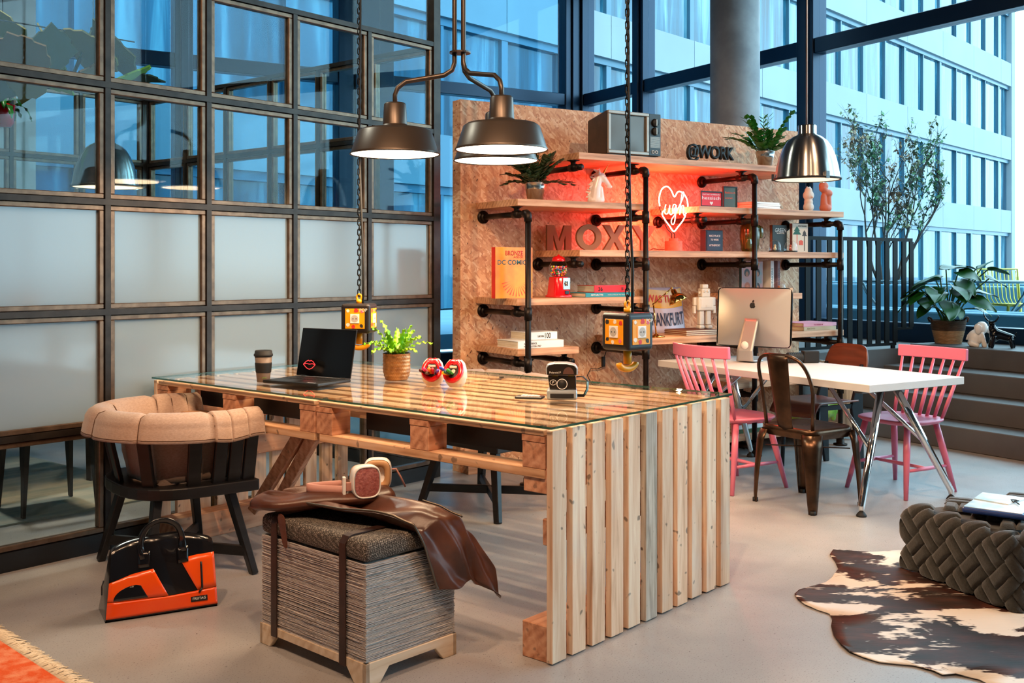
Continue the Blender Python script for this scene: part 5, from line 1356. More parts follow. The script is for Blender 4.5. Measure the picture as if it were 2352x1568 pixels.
for k, (a0, a1, z) in shelves.items():
    child(lambda q: q.bx(-(a1 - a0) / 2, (a1 - a0) / 2, 0, BW0 - BF - 0.004, -TH, 0), 'plank', oak, sh, loc=((a0 + a1) / 2, BF, z), bevel=0.0015, seg=1)
PR = 0.0185
ups = {'U1': (3.471, 'S2', ['S4', 'S6']), 'U2': (4.388 + 0.012, 'S1', ['S2', 'S3', 'S4', 'S5']), 'U3': (5.391, 'S1', ['S2r', 'S3', 'S5', 'S7', 'S8']), 'U4': (6.283, 'S2r', ['S3', 'S5', 'S7', 'S8'])}
arm_cache = {}
def arm(al, s, kind):
    z = ZS[s] - TH - 0.050
    y0, y1 = BW0 - 0.002, (BP if kind != 'stub' else BF + 0.02)
    q = MB(); q.cyl((al, y0, z), (al, y1 + (0.03 if kind == 'elbow' else 0), z), PR, n=14)
    if kind == 'stub': q.cyl((al, y1 + 0.03, z), (al, y1 - 0.012, z), PR * 1.12, n=14)
    o = q.build('pipe_arm', pipe, sh)
    q = MB(); q.cyl((al, y0, z), (al, y0 - 0.012, z), 0.043, n=24); q.cyl((al, y0 - 0.012, z), (al, y0 - 0.035, z), 0.029, n=20); q.build('flange', pipe, o)
    yt = BF + 0.10
    q = MB(); q.cyl((al, yt - 0.035, z), (al, yt + 0.035, z), PR * 1.35, n=16); q.tube([(al, yt, z), (al, yt, z + 0.028), (al, yt, z + 0.040), (al, yt, z + 0.0485)], [0.024, 0.017, 0.020, 0.044], 18); q.build('tee_foot', pipe, o)
for u, (al, top, levels) in ups.items():
    zt = ZS[top] - TH - 0.050
    q = MB(); q.cyl((al, BP, 0.02), (al, BP, zt - 0.03), PR, n=14)
    q.tube([(al, BP + 0.045, zt), (al, BP + 0.018, zt), (al, BP + 0.005, zt - 0.006), (al, BP, zt - 0.02), (al, BP, zt - 0.05)], PR * 1.42, 16)
    o = q.build('pipe_upright', pipe, sh)
    q = MB(); q.lathe([(0.0, 0.0005), (0.052, 0.0005), (0.052, 0.012), (0.030, 0.014), (0.030, 0.045), (0.0, 0.045)], 24, ax=(al, BP)); q.build('floor_flange', pipe, o)
    for s in levels:
        z = ZS[s] - TH - 0.050
        q = MB(); q.cyl((al, BP, z - 0.04), (al, BP, z + 0.04), PR * 1.38, n=16); q.build('tee', pipe, o); arm(al, s, 'tee')
    arm(al, top, 'elbow')
for px, s in ((1333, 'S1'), (1333, 'S3'), (1617, 'S2r'), (1312, 'S6')): arm(alpha_on(px, BF + 0.02), s, 'stub')
arm(5.80, 'S4r', 'stub')
def item(name, label, cat, px, be, s, group=None, rz=0.0, dz=0.0):
    z = (ZS[s] if isinstance(s, str) else s) + 0.0006 + dz
    return thing(name, label, cat, A(alpha_on(px, be), be, z), AROT + rz, group)
bm_ = BF + 0.15
# ---------------------------------------------------------------- television
tv = item('portable_television', 'old brown portable television with two dials on the top shelf', 'television', 1430, BF + 0.17, 'S1')
tvb = pm('tv_brown_cabinet', '#3a2a1f', '#2a1e17', 12, rough=0.5); tvs = pm('tv_silver_front', '#9c948a', rough=0.35, metal=0.3)
W, Hh = 0.225, 0.30
child(lambda q: q.add([(-W, -0.12, 0.012), (W, -0.12, 0.012), (W, -0.12, Hh), (-W, -0.12, Hh), (-W * 0.86, 0.14, 0.012), (W * 0.86, 0.14, 0.012), (W * 0.86, 0.14, Hh * 0.86), (-W * 0.86, 0.14, Hh * 0.86)],
                      [(0, 1, 2, 3), (5, 4, 7, 6), (4, 5, 1, 0), (3, 2, 6, 7), (4, 0, 3, 7), (1, 5, 6, 2)]), 'cabinet', tvb, tv, bevel=0.008)
child(lambda q: q.bx(-W * 0.9, W * 0.9, -0.10, 0.12, 0, 0.0118), 'foot', tvs, tv)
q = MB(); X0, X1, Z0, Z1 = -W + 0.002, W - 0.105, 0.014, Hh - 0.002; bz = 0.022
q.bx(X0, X1, -0.138, -0.1205, Z0, Z0 + bz); q.bx(X0, X1, -0.138, -0.1205, Z1 - bz, Z1); q.bx(X0, X0 + bz, -0.138, -0.1205, Z0 + bz, Z1 - bz); q.bx(X1 - bz, X1, -0.138, -0.1205, Z0 + bz, Z1 - bz); q.build('screen_bezel', tvs, tv, bevel=0.004)
q = MB(); cx_, cz_ = (X0 + X1) / 2, (Z0 + Z1) / 2; rx, rz_ = (X1 - X0) / 2 - 0.024, (Z1 - Z0) / 2 - 0.024
q.grid(lambda u, v: Vector((cx_ + rx * (2 * u - 1) , -0.122 - 0.008 * (1 - (2 * u - 1) ** 2) * (1 - (2 * v - 1) ** 2) , cz_ + rz_ * (2 * v - 1))), 16, 14); q.build('screen', pm('grey_tube_glass', '#55534a', rough=0.25), tv)
pn = child(lambda q: q.bx(X1 + 0.002, W - 0.002, -0.134, -0.1205, Z0, Z1), 'control_panel', pm('tv_black_panel', '#1a1714', rough=0.4), tv, bevel=0.002)
for z in (0.238, 0.180):
    q = MB(); q.cyl(((X1 + W) / 2, -0.134, z), ((X1 + W) / 2, -0.152, z), 0.029, 0.024, n=24); kn = q.build('dial', ink, tv)
    child(lambda q: q.bx((X1 + W) / 2 - 0.004, (X1 + W) / 2 + 0.004, -0.156, -0.152, z - 0.022, z + 0.022), 'pointer', tvs, kn)
for i in range(12): child(lambda q: q.bx(X1 + 0.012, W - 0.010, -0.1365, -0.134, 0.070 + i * 0.0062, 0.0735 + i * 0.0062), 'grille_bar', tvs, pn)
for x in (-0.018, 0.012):
    q = MB(); q.tube([((X1 + W) / 2 + x + 0.010 * math.cos(a), -0.136, 0.040 + 0.010 * math.sin(a)) for a in [2 * PI * i / 18 for i in range(18)]], 0.002, 6, closed=True); q.build('knob_ring', whitep, pn)
# ---------------------------------------------------------------- '@WORK' letters
be = BF + 0.10; a0, a1 = alpha_on(1576, be), alpha_on(1686, be)
aw = thing('word_sign', 'black cut-out sign reading @WORK on the top shelf', 'sign', A((a0 + a1) / 2, be, ZS['S1'] + 0.0006), AROT)
child(lambda q: q.bx(-(a1 - a0) / 2, (a1 - a0) / 2, -0.012, 0.012, 0, 0.004), 'base_strip', ink, aw)
letter('@WORK', ink, aw, (0, 0.010, 0.004), ext=0.022, width=(a1 - a0) * 0.97, height=0.125, space=0.95, bold=0.022, name='letters')
# ---------------------------------------------------------------- metal bucket plants
zinc = pm('zinc_bucket', '#b9b6b0', rough=0.22, metal=1.0)
leafk = pm('deep_green_leaf', '#1f5a1a', '#2f7d22', 9, rough=0.35); leafd = pm('dusky_green_leaf', '#24391f', '#365030', 9, rough=0.4)
def bucket_plant(px, be, s, label, seed, mat, up, spread):
    t = item('bucket_plant', label, 'plant', px, be, s)
    q = MB(); q.lathe([(0.0, 0.0), (0.049, 0.0), (0.062, 0.072), (0.0645, 0.074), (0.0635, 0.078), (0.0655, 0.080), (0.0645, 0.084), (0.071, 0.115), (0.073, 0.117), (0.071, 0.119), (0.069, 0.115), (0.064, 0.104), (0.0, 0.104)], 36); q.build('bucket', zinc, t)
    r_ = random.Random(seed)
    for i in range(26):
        az = 2 * PI * i * 0.618 + r_.uniform(-.2, .2); el = r_.uniform(*up); L = r_.uniform(*spread)
        q = MB(); p = Vector((0.03 * math.cos(az), 0.03 * math.sin(az), 0.10)); d = Vector((math.cos(az) * math.cos(el), math.sin(az) * math.cos(el), math.sin(el))); n = 9; side = Vector((-math.sin(az), math.cos(az), 0)); pts = [p]
        for k in range(n):
            d = (d + Vector((0, 0, -0.085 * (0.4 + k / n)))).normalized(); p = p + d * L / n; pts.append(p)
        q.tube(pts, 0.0022, 4)
        for k in range(2, n + 1):
            for sd_ in (-1, 1):
                ld = (side * sd_ * 0.8 + (pts[k] - pts[k - 1]).normalized() * 0.75 + Vector((0, 0, r_.uniform(-.15, .25)))).normalized(); lx = ld.cross(Vector((0, 0, 1))).normalized(); l_ = r_.uniform(0.036, 0.066); w_ = l_ * 0.36
                c = pts[k]; q.add([c, c + ld * l_ * 0.3 + lx * w_, c + ld * l_ * 0.7 + lx * w_ * 0.8, c + ld * l_, c + ld * l_ * 0.7 - lx * w_ * 0.8, c + ld * l_ * 0.3 - lx * w_, c + ld * l_ * 0.5 + Vector((0, 0, -0.005))],
                                  [(0, 1, 6), (1, 2, 6), (2, 3, 6), (3, 4, 6), (4, 5, 6), (5, 0, 6)])
        q.build('frond', mat, t)
bucket_plant(1757, BF + 0.13, 'S1', 'leafy green plant in a zinc bucket on the top shelf', 4, leafk, (0.5, 1.5), (0.15, 0.33))
bucket_plant(1229, BF + 0.15, 'S2', 'dusky green plant in a zinc bucket left of the unicorn', 8, leafd, (0.3, 1.45), (0.13, 0.24))
# ---------------------------------------------------------------- unicorn bust
un = item('unicorn_bust', 'white ceramic unicorn bust with golden horn', 'figurine', 1376, BF + 0.16, 'S2', rz=R(-22))
organic('bust', [((-0.025, 0, 0.022), (0.058, 0.040, 0.032)), ((-0.03, 0, 0.020), 0.040, (-0.022, 0, 0.10), 0.034), ((-0.022, 0, 0.10), 0.034, (-0.004, 0, 0.172), 0.026), ((0.012, 0, 0.025), 0.026, (0.006, 0, 0.10), 0.022),
                 ((0.012, 0, 0.182), (0.034, 0.025, 0.029)), ((0.026, 0, 0.172), 0.025, (0.068, 0, 0.122), 0.014), ((0.072, 0, 0.114), (0.019, 0.015, 0.015)), ((0.014, 0, 0.160), 0.022, (0.034, 0, 0.150), 0.014),
                 ((-0.004, 0.014, 0.200), 0.009, (-0.002, 0.020, 0.232), 0.0045), ((-0.004, -0.014, 0.200), 0.009, (-0.002, -0.020, 0.232), 0.0045)], white, un, voxel=0.0035, it=4)
mane = []
for i in range(11):
    f = i / 10; p = Vector((-0.006 - 0.052 * f, 0, 0.215 - 0.165 * f)); mane += [(tuple(p), 0.012, tuple(p + Vector((-0.030 - 0.006 * (i % 2), 0.010 * math.sin(i * 2.2), 0.012 - 0.020 * (i % 3)))), 0.0055)]
organic('mane', mane, white, un, voxel=0.003, it=2)
q = MB(); base = Vector((0.026, 0, 0.200)); tip = base + Vector((0.046, 0, 0.075))
q.tube([base.lerp(tip, f / 14) for f in range(15)], [0.009 * (1 - f / 14.5) * (1.12 if f % 2 else 0.92) for f in range(15)], 12); q.build('horn', gold, un)
for s_ in (-1, 1): child(lambda q: q.sph((0.036, 0.0205 * s_, 0.180), 0.0035, 8, 6), 'eye', ink, un)
# ---------------------------------------------------------------- books
def book(name, label, px, be, s, w, hgt, th, cover, spine=None, rz=0.0, flat=False, dz=0.0, texts=(), group=None, lean=0):
    """upright: cover faces the room (-Y), width w along the shelf. flat: spine faces the room."""
    t = item('book', label, 'book', px, be, s, group, rz, dz)
    if flat:                                     # w along shelf, hgt = depth, th = thickness
        child(lambda q: q.bx(-w / 2, w / 2, 0, hgt, 0, 0.003), 'cover', cover, t); child(lambda q: q.bx(-w / 2, w / 2, 0, hgt, th - 0.003, th), 'cover', cover, t)
        child(lambda q: q.bx(-w / 2, w / 2, 0, 0.004, 0.003, th - 0.003), 'spine', spine or cover, t)
        child(lambda q: q.bx(-w / 2 + 0.003, w / 2 - 0.003, 0.0045, hgt - 0.003, 0.0032, th - 0.0032), 'pages', paper, t)
        for (txt, x, z, wd, ht, mt) in texts: letter(txt, mt, t, (x, -0.0003, z), width=wd, height=ht, bold=0.015)
    else:
        child(lambda q: q.bx(-w / 2, w / 2, 0, 0.003, 0, hgt), 'cover', cover, t); child(lambda q: q.bx(-w / 2, w / 2, th - 0.003, th, 0, hgt), 'cover', cover, t)
        child(lambda q: q.bx(-w / 2, -w / 2 + 0.003, 0.003, th - 0.003, 0, hgt), 'spine', spine or cover, t)
        child(lambda q: q.bx(-w / 2 + 0.0035, w / 2 - 0.003, 0.0035, th - 0.0035, 0.003, hgt - 0.003), 'pages', paper, t)
        for (txt, x, z, wd, ht, mt) in texts: letter(txt, mt, t, (x, -0.0003, z), width=wd, height=ht, bold=0.015)
    return t
def cl_(c, **k): return pm('print_' + c, c, rough=0.55)
bk1 = book('book', 'large orange comic history book standing on the fourth shelf', 1181, BF + 0.12, 'S4', 0.275, 0.322, 0.05,
           pm('orange_cover', '#ee7a1c', '#f2a02c', 5, rough=0.3), cl_('#d8301c'), texts=[('BRONZE', 0.0, 0.270, 0.13, 0.030, cl_('#b81c14')), ('AGE OF', 0.03, 0.252, 0.07, 0.014, cl_('#b81c14')), ('DC COMICS', -0.005, 0.212, 0.235, 0.030, cl_('#125a66'))])
for i in range(14):
    a = R(195 + i * 12.0); child(lambda q: q.prism([(0.02 + 0.05 * math.cos(a), 0.12 + 0.05 * math.sin(a)), (0.02 + 0.115 * math.cos(a - 0.03), 0.12 + 0.11 * math.sin(a - 0.03)), (0.02 + 0.115 * math.cos(a + 0.03), 0.12 + 0.11 * math.sin(a + 0.03))], 0.0001, 0.0005, M=Matrix.Rotation(PI / 2, 4, 'X')), 'ray', cl_('#d8401c'), bk1)
book('book', 'thick red book lying on the teal book', 1403, BF + 0.09, 'S4', 0.27, 0.20, 0.048, red, cl_('#d81c28'), flat=True, dz=0.0285, texts=[('36', -0.085, 0.010, 0.035, 0.026, ink), ('B1', 0.10, 0.012, 0.02, 0.022, ink)])
book('book', 'teal and white book lying on the fourth shelf', 1402, BF + 0.045, 'S4', 0.40, 0.26, 0.0275, cl_('#1f8a98'), cl_('#2a8c9c'), flat=True, texts=[('ARTARCTIS', -0.11, 0.007, 0.10, 0.013, whitep), ('Helmut Ditsch The Triumph', 0.06, 0.009, 0.16, 0.008, whitep)])
book('book', 'white hardback with a big 100 on its spine, on top', 1245, BF + 0.12, 'S6', 0.235, 0.20, 0.048, whitep, white, flat=True, dz=0.047, texts=[('100', 0.045, 0.006, 0.045, 0.036, ink), ('CLASSIC DESIGN', -0.01, 0.014, 0.05, 0.012, ink)])
book('book', 'wide white photo book with grey spine lettering, lower of two', 1243, BF + 0.045, 'S6', 0.345, 0.26, 0.046, whitep, white, flat=True, texts=[('ANDY WARHOL', -0.08, 0.024, 0.10, 0.012, cl_('#4a4a4a')), ('Polaroids 1958-1987', -0.065, 0.006, 0.13, 0.012, cl_('#4a4a4a'))])
gb = book('book', 'dark book titled GREEN leaning on the third shelf', 1791, BF + 0.16, 'S3', 0.15, 0.205, 0.03, cl_('#1d211b'), cl_('#a05a48'), texts=[('GREEN', 0.008, 0.150, 0.118, 0.032, whitep), ('ARCHITECTURE', 0.008, 0.138, 0.08, 0.009, whitep)])
tr = book('book', 'pale book titled tree houses with printed fir trees', 1838, BF + 0.12, 'S3', 0.165, 0.218, 0.028, cl_('#d9c9b4'), cl_('#7a4a4a'), texts=[('tree houses', 0.022, 0.195, 0.09, 0.013, ink)])
MFB = Matrix.Rotation(PI / 2, 4, 'X')
def flatp(poly, mt, par, name='print'): child(lambda q: q.prism(poly, 0.0002, 0.0007, M=MFB), name, mt, par)
for k, (cx_, wd, zb, zt, c, st_) in enumerate(((-0.035, 0.045, 0.135, 0.20, '#14533a', '#d8502c'), (0.045, 0.028, 0.125, 0.17, '#3a2418', '#3a2418'))):
    flatp([(cx_ - wd, zb), (cx_ + wd, zb), (cx_ + wd * 0.45, zb + (zt - zb) * 0.4), (cx_ + wd * 0.75, zb + (zt - zb) * 0.4), (cx_, zt), (cx_ - wd * 0.75, zb + (zt - zb) * 0.4), (cx_ - wd * 0.45, zb + (zt - zb) * 0.4)], cl_(c), tr, 'printed_tree')
    flatp([(cx_ - 0.004, 0.012), (cx_ + 0.004, 0.012), (cx_ + 0.004, zb), (cx_ - 0.004, zb)], cl_(st_), tr, 'printed_trunk')
flatp([(-0.015, 0.055), (0.03, 0.055), (0.03, 0.085), (0.008, 0.095), (-0.015, 0.085)], cl_('#d8502c'), tr, 'printed_house')
fs_ = book('book', 'tall colourful book titled FUNK & SOUL behind the computer', 1728, BF + 0.22, 'S4r', 0.215, 0.235, 0.03, pm('funk_cover', '#d8501c', '#2a6a70', 4, rough=0.35), cl_('#20444c'), texts=[('FUNK & SOUL', 0.0, 0.205, 0.15, 0.016, cl_('#e6c46a'))])
for x, z, c in ((-0.055, 0.15, '#2a1a14'), (0.05, 0.15, '#2a1a14'), (-0.05, 0.05, '#8a4a2c'), (0.05, 0.045, '#2a1a14')):
    flatp([(x + 0.028 * math.cos(a), z + 0.03 * math.sin(a)) for a in [2 * PI * i / 18 for i in range(18)]], cl_(c), fs_, 'printed_hair')
    child(lambda q: q.prism([(x + 0.015 * math.cos(a), z - 0.010 + 0.020 * math.sin(a)) for a in [2 * PI * i / 16 for i in range(16)]], 0.0008, 0.0012, M=MFB), 'printed_face', cl_('#9a5a38'), fs_)
def spine_book(label, px, w, hgt, c, txt, tc, be=BF + 0.19):
    t = item('book', label, 'book', px, be, 'S4r')
    child(lambda q: q.bx(-w / 2, w / 2, 0, 0.18, 0, hgt), 'cover', cl_(c), t, bevel=0.001, seg=1)
    child(lambda q: q.bx(-w / 2 + 0.003, w / 2 - 0.003, 0.004, 0.182, 0.004, hgt + 0.0006), 'pages', paper, t)
    letter(txt, cl_(tc), t, (w * 0.25, -0.0004, hgt * 0.12), rot=(PI / 2, -PI / 2, 0), width=hgt * 0.65, height=w * 0.55, align='LEFT')
spine_book('white spined book reading SNEAKERS beside the snow globe', 1774, 0.034, 0.24, '#dcdcdc', 'SNEAKERS', '#22707c'); spine_book('pink and black spined book right of the white one', 1789, 0.026, 0.24, '#8a6a70', 'DESIGN DESIGN', '#1a1418')
book('book', 'pink book lying on the desk-height shelf', 1884, BF + 0.08, 'S5', 0.36, 0.26, 0.026, cl_('#d58aa0'), cl_('#d99aac'), flat=True, dz=0.0285, texts=[('THE WORLD OF', -0.02, 0.008, 0.10, 0.009, cl_('#b04068'))])
book('book', 'beige book lying under the pink one', 1884, BF + 0.05, 'S5', 0.35, 0.28, 0.028, cl_('#b3a184'), cl_('#b8a98c'), flat=True, texts=[('ABCDOG', -0.10, 0.008, 0.09, 0.013, cl_('#8a7a5c'))])
for i, (w, c) in enumerate(((0.24, '#9c5a3c'), (0.235, '#a5633f'), (0.24, '#8d5036'))):
    book('magazine', ['lowest of three brown covered books behind the frames', 'middle of three brown covered books behind the frames', 'top of three brown covered books behind the frames'][i], 1722, BF + 0.31, 'S2r', w, 0.19, 0.022, cl_(c), cl_(c), flat=True, dz=0.0225 * i, group='brown books on the second shelf')
for i in range(4):
    book('magazine', ['lowest of four white magazines on the second shelf', 'second lowest of four white magazines on the second shelf', 'second highest of four white magazines on the second shelf', 'topmost of four white magazines on the second shelf'][i], 1762, BF + 0.10, 'S2r', 0.27, 0.2, 0.0135, whitep, white, flat=True, dz=0.014 * i, rz=R((-3, 2, -1, 3)[i]), group='white magazines on the second shelf')
for i in range(3):
    book('magazine', ['lowest of three slim brown-edged books under the robot', 'middle of three slim brown-edged books under the robot', 'topmost of three slim brown-edged books under the robot'][i], 1613, BF + 0.06, 'S5', 0.29, 0.24, 0.0125, cl_('#6d3a24'), cl_('#d9c9ae'), flat=True, dz=0.013 * i, group='slim books under the robot')
# ---------------------------------------------------------------- MOXY letters
mox = pm('brown_cardboard_letter', '#8a5e40', rough=0.75)
for ch, p0, p1, nm in (('M', 1257, 1313, 'first'), ('O', 1325, 1383, 'second'), ('X', 1386, 1438, 'third'), ('Y', 1452, 1508, 'last')):
    be = BF + 0.30 if ch == 'M' else BF + 0.22; a0, a1 = alpha_on(p0, be), alpha_on(p1, be)
    if ch == 'M':
        be = BF + 0.45; a0, a1 = alpha_on(p0, be), alpha_on(p1, be)
        if a0 < shelves['S3'][0]: a1 += shelves['S3'][0] + 0.004 - a0; a0 = shelves['S3'][0] + 0.004
    t = thing('wooden_letter', 'brown letter %s, %s of the four big letters on the third shelf' % (ch, nm), 'letter', A((a0 + a1) / 2, be, ZS['S3'] + 0.0006), AROT, 'big brown letters on the third shelf')
    W_, H_ = (a1 - a0), 0.176; s_ = W_ * 0.25; q = MB(); ML = Matrix.Translation((-W_ / 2, 0.02, 0)) @ Matrix.Rotation(PI / 2, 4, 'X')
    if ch == 'M': q.prism([(0, 0), (s_, 0), (s_, H_ * 0.62), (W_ * 0.5 - s_ * 0.28, 0), (W_ * 0.5 + s_ * 0.28, 0), (W_ - s_, H_ * 0.62), (W_ - s_, 0), (W_, 0), (W_, H_), (W_ - s_ * 1.15, H_), (W_ * 0.5, H_ * 0.36), (s_ * 1.15, H_), (0, H_)], 0, 0.02, M=ML)
    elif ch == 'X': q.prism([(0, 0), (s_ * 1.15, 0), (W_ / 2, H_ * 0.36), (W_ - s_ * 1.15, 0), (W_, 0), (W_ / 2 + s_ * 0.62, H_ / 2), (W_, H_), (W_ - s_ * 1.15, H_), (W_ / 2, H_ * 0.64), (s_ * 1.15, H_), (0, H_), (W_ / 2 - s_ * 0.62, H_ / 2)], 0, 0.02, M=ML)
    elif ch == 'Y': q.prism([(W_ / 2 - s_ / 2, 0), (W_ / 2 + s_ / 2, 0), (W_ / 2 + s_ / 2, H_ * 0.42), (W_, H_), (W_ - s_ * 1.15, H_), (W_ / 2, H_ * 0.58), (s_ * 1.15, H_), (0, H_), (W_ / 2 - s_ / 2, H_ * 0.42)], 0, 0.02, M=ML)
    else:
        n = 40; vs = [Vector((W_ / 2 + k * W_ / 2 * math.cos(2 * PI * i / n), H_ / 2 + kk * H_ / 2 * math.sin(2 * PI * i / n), z)) for z in (0, 0.02) for k, kk in ((1, 1), (0.52, 0.60)) for i in range(n)]
        fs = []
        for i in range(n):
            j = (i + 1) % n; fs += [(i, n + i, n + j, j), (2 * n + i, 2 * n + j, 3 * n + j, 3 * n + i), (i, j, 2 * n + j, 2 * n + i), (n + i, 3 * n + i, 3 * n + j, n + j)]
        q.add(vs, fs, 0, ML)
    q.build('letter_form', mox, t)
# ---------------------------------------------------------------- gumball machine
gm = item('gumball_machine', 'red gumball machine with glass globe full of coloured balls', 'gumball machine', 1283, BF + 0.14, 'S4')
def sq_ring(k, e=5.0, n=32): return [(k * math.copysign(abs(math.cos(2 * PI * i / n)) ** (2 / e), math.cos(2 * PI * i / n)), k * math.copysign(abs(math.sin(2 * PI * i / n)) ** (2 / e), math.sin(2 * PI * i / n))) for i in range(n)]
q = MB(); rings = [(0.072, 0.0), (0.072, 0.012), (0.062, 0.018), (0.052, 0.125), (0.050, 0.132), (0.02, 0.134)]
n = 32; q.add([Vector((x, y, z)) for k, z in rings for x, y in sq_ring(k)], [(i * n + a, i * n + (a + 1) % n, (i + 1) * n + (a + 1) % n, (i + 1) * n + a) for i in range(5) for a in range(n)] + [tuple(range(n))[::-1]], 0, None, True); q.build('body', red, gm)
pl_ = child(lambda q: q.bx(-0.005, 0.048, -0.0625, -0.0565, 0.052, 0.128), 'coin_plate', steel, gm, rot=(0, 0, 0), bevel=0.001)
q = MB(); q.cyl((0.022, -0.0625, 0.09), (0.022, -0.0725, 0.09), 0.014, n=20); q.bx(0.018, 0.026, -0.082, -0.0725, 0.074, 0.106); q.build('crank', steel, gm)
child(lambda q: q.bx(0.008, 0.036, -0.068, -0.060, 0.022, 0.044), 'chute_door', pm('dark_chute', '#1c2030', rough=0.3), gm)
gcl = thin_glass('globe_glass', (0.97, 0.97, 0.97), 1.0, 0.0, 0.03)
q = MB(); q.lathe([(0.036, 0.134), (0.052, 0.146), (0.064, 0.165), (0.066, 0.185), (0.062, 0.205), (0.050, 0.228), (0.040, 0.236)], 40); q.build('globe', gcl, gm)
q = MB(); q.lathe([(0.043, 0.234), (0.045, 0.240), (0.040, 0.258), (0.022, 0.268), (0.008, 0.270), (0.007, 0.278), (0.0, 0.279)], 32); q.build('lid', red, gm)
gc = ['#e8601c', '#f2c41c', '#e6e0d0', '#186a9a', '#1c8a3c', '#d8283c', '#e87aa0', '#f08a2c']
r_ = random.Random(12); cnt = 0
sp0 = {}; q = MB()
for i in range(6000):
    x, y, z = r_.uniform(-.06, .06), r_.uniform(-.06, .06), r_.uniform(0.142, 0.200)
    rad = 0.055 if z > 0.16 else 0.040 + (z - 0.142) * 0.8
    if math.hypot(x, y) > rad - 0.004 or any((x - a) ** 2 + (y - b) ** 2 + (z - c) ** 2 < 0.0122 ** 2 for a, b, c in sp0): continue
    sp0[(x, y, z)] = 1; q.sph((x, y, z), 0.0068, 10, 7, mat=cnt % len(gc)); cnt += 1
    if cnt > 210: break
o = q.build('gumballs', [pm('gum_' + c_, c_, rough=0.25) for c_ in gc], gm); o['kind'] = 'stuff'
# ---------------------------------------------------------------- neon heart
nh = item('neon_sign', 'white-red neon heart reading ugh on a round wooden base', 'neon sign', 1547, BF + 0.17, 'S3', rz=R(-16))
nbase = pm('pink_stone_base', '#a86a52', '#b87a60', 30, rough=0.7)
q = MB(); q.lathe([(0, 0), (0.062, 0), (0.062, 0.070), (0, 0.070)], 36); q.build('base', nbase, nh, smooth=False); q = MB(); q.lathe([(0, 0.0705), (0.034, 0.0705), (0.034, 0.090), (0, 0.090)], 32); q.build('collar', nbase, nh, smooth=False)
neon = emit('neon_tube', (1.0, 0.20, 0.12), 16.0)
def hp_(x, z): return Vector((x * 0.112, -0.0, 0.300 + z * 0.158))
def smooth(pts, k=4):
    out = []
    P = [pts[0]] + pts + [pts[-1]]
    for i in range(1, len(P) - 2):
        for j in range(k):
            t_ = j / k; a, b, c, d = P[i - 1], P[i], P[i + 1], P[i + 2]
            out.append(0.5 * ((2 * b) + (c - a) * t_ + (2 * a - 5 * b + 4 * c - d) * t_ ** 2 + (3 * b - a - 3 * c + d) * t_ ** 3))
    return out + [pts[-1]]
seg1 = [hp_(*p) for p in ((-0.93, 0.10), (-0.98, 0.45), (-0.80, 0.84), (-0.45, 0.98), (-0.15, 0.80), (0.06, 0.52), (0.30, 0.75), (0.60, 0.72), (0.88, 0.48), (0.98, 0.15), (0.92, -0.12), (0.72, -0.32))]
seg2 = [hp_(*p) for p in ((-0.55, -0.05), (-0.78, -0.22), (-0.60, -0.48), (-0.25, -0.80), (0.02, -1.02), (0.30, -0.82), (0.62, -0.55), (0.82, -0.30))]
U = [(-0.50, 0.15), (-0.58, -0.10), (-0.50, -0.22), (-0.36, -0.16), (-0.26, 0.12), (-0.28, -0.16), (-0.16, -0.24), (0.02, -0.02), (0.10, 0.13), (-0.04, 0.14), (-0.10, -0.08), (0.02, -0.18), (0.14, 0.12), (0.08, -0.30), (0.00, -0.58), (-0.14, -0.60), (-0.16, -0.44), (0.06, -0.22), (0.28, 0.05), (0.50, 0.36), (0.60, 0.58), (0.52, 0.64), (0.44, 0.40), (0.34, -0.24), (0.44, 0.06), (0.58, 0.10), (0.56, -0.18), (0.66, -0.26)]
q = MB()
for sgm in (seg1, seg2): q.tube(smooth(sgm), 0.0047, 8)
q.build('heart_tube', neon, nh)
q = MB(); q.tube(smooth([hp_(x * 1.12, z * 1.15) + Vector((0, -0.010, 0)) for x, z in U], 3), 0.0036, 8); q.build('script_tube', neon, nh)
q = MB(); q.tube([(-0.012, 0.004, 0.09), (-0.012, 0.004, 0.125), (-0.045, 0.008, 0.155), hp_(-0.95, 0.06) + Vector((0, 0.008, 0))], 0.0035, 8); q.tube([(0.010, 0.004, 0.09), (0.010, 0.004, 0.12), (0.0, 0.008, 0.132), hp_(0.02, -0.98) + Vector((0, 0.012, 0))], 0.0035, 8); q.build('tube_support', ink, nh)
light('neon_light', 'POINT', (0, 0.03, 0.30), 24.0, (1.0, 0.06, 0.03), 0.10, nh)
q = MB(); q.tube([(-0.055, 0.03, 0.012), (-0.075, 0.08, 0.012), (-0.085, 0.16, 0.02), (-0.09, 0.24, 0.004)], 0.003, 6); q.build('cord', ink, nh)
# ---------------------------------------------------------------- small things on the shelves
def picture(label, px, be, s, w, hgt, col, texts):
    t = item('picture_frame', label, 'picture', px, be, s)
    q = MB(); b_ = 0.009
    q.bx(-w / 2, w / 2, 0, 0.014, 0, b_); q.bx(-w / 2, w / 2, 0, 0.014, hgt - b_, hgt); q.bx(-w / 2, -w / 2 + b_, 0, 0.014, b_, hgt - b_); q.bx(w / 2 - b_, w / 2, 0, 0.014, b_, hgt - b_); q.build('frame', ink, t)
    child(lambda q: q.bx(-w / 2 + b_, w / 2 - b_, 0.005, 0.010, b_, hgt - b_), 'card', cl_(col), t)
    for (txt, x, z, wd, ht, mt) in texts: letter(txt, mt, t, (x, 0.0047, z), width=wd, height=ht)
    return t
pr_ = picture('black framed red card reading hessisch', 1635, BF + 0.06, 'S2r', 0.205, 0.112, '#d81c2c', [('mei herz schlääscht', 0, 0.085, 0.165, 0.009, whitep), ('hessisch', 0, 0.052, 0.172, 0.024, whitep)])
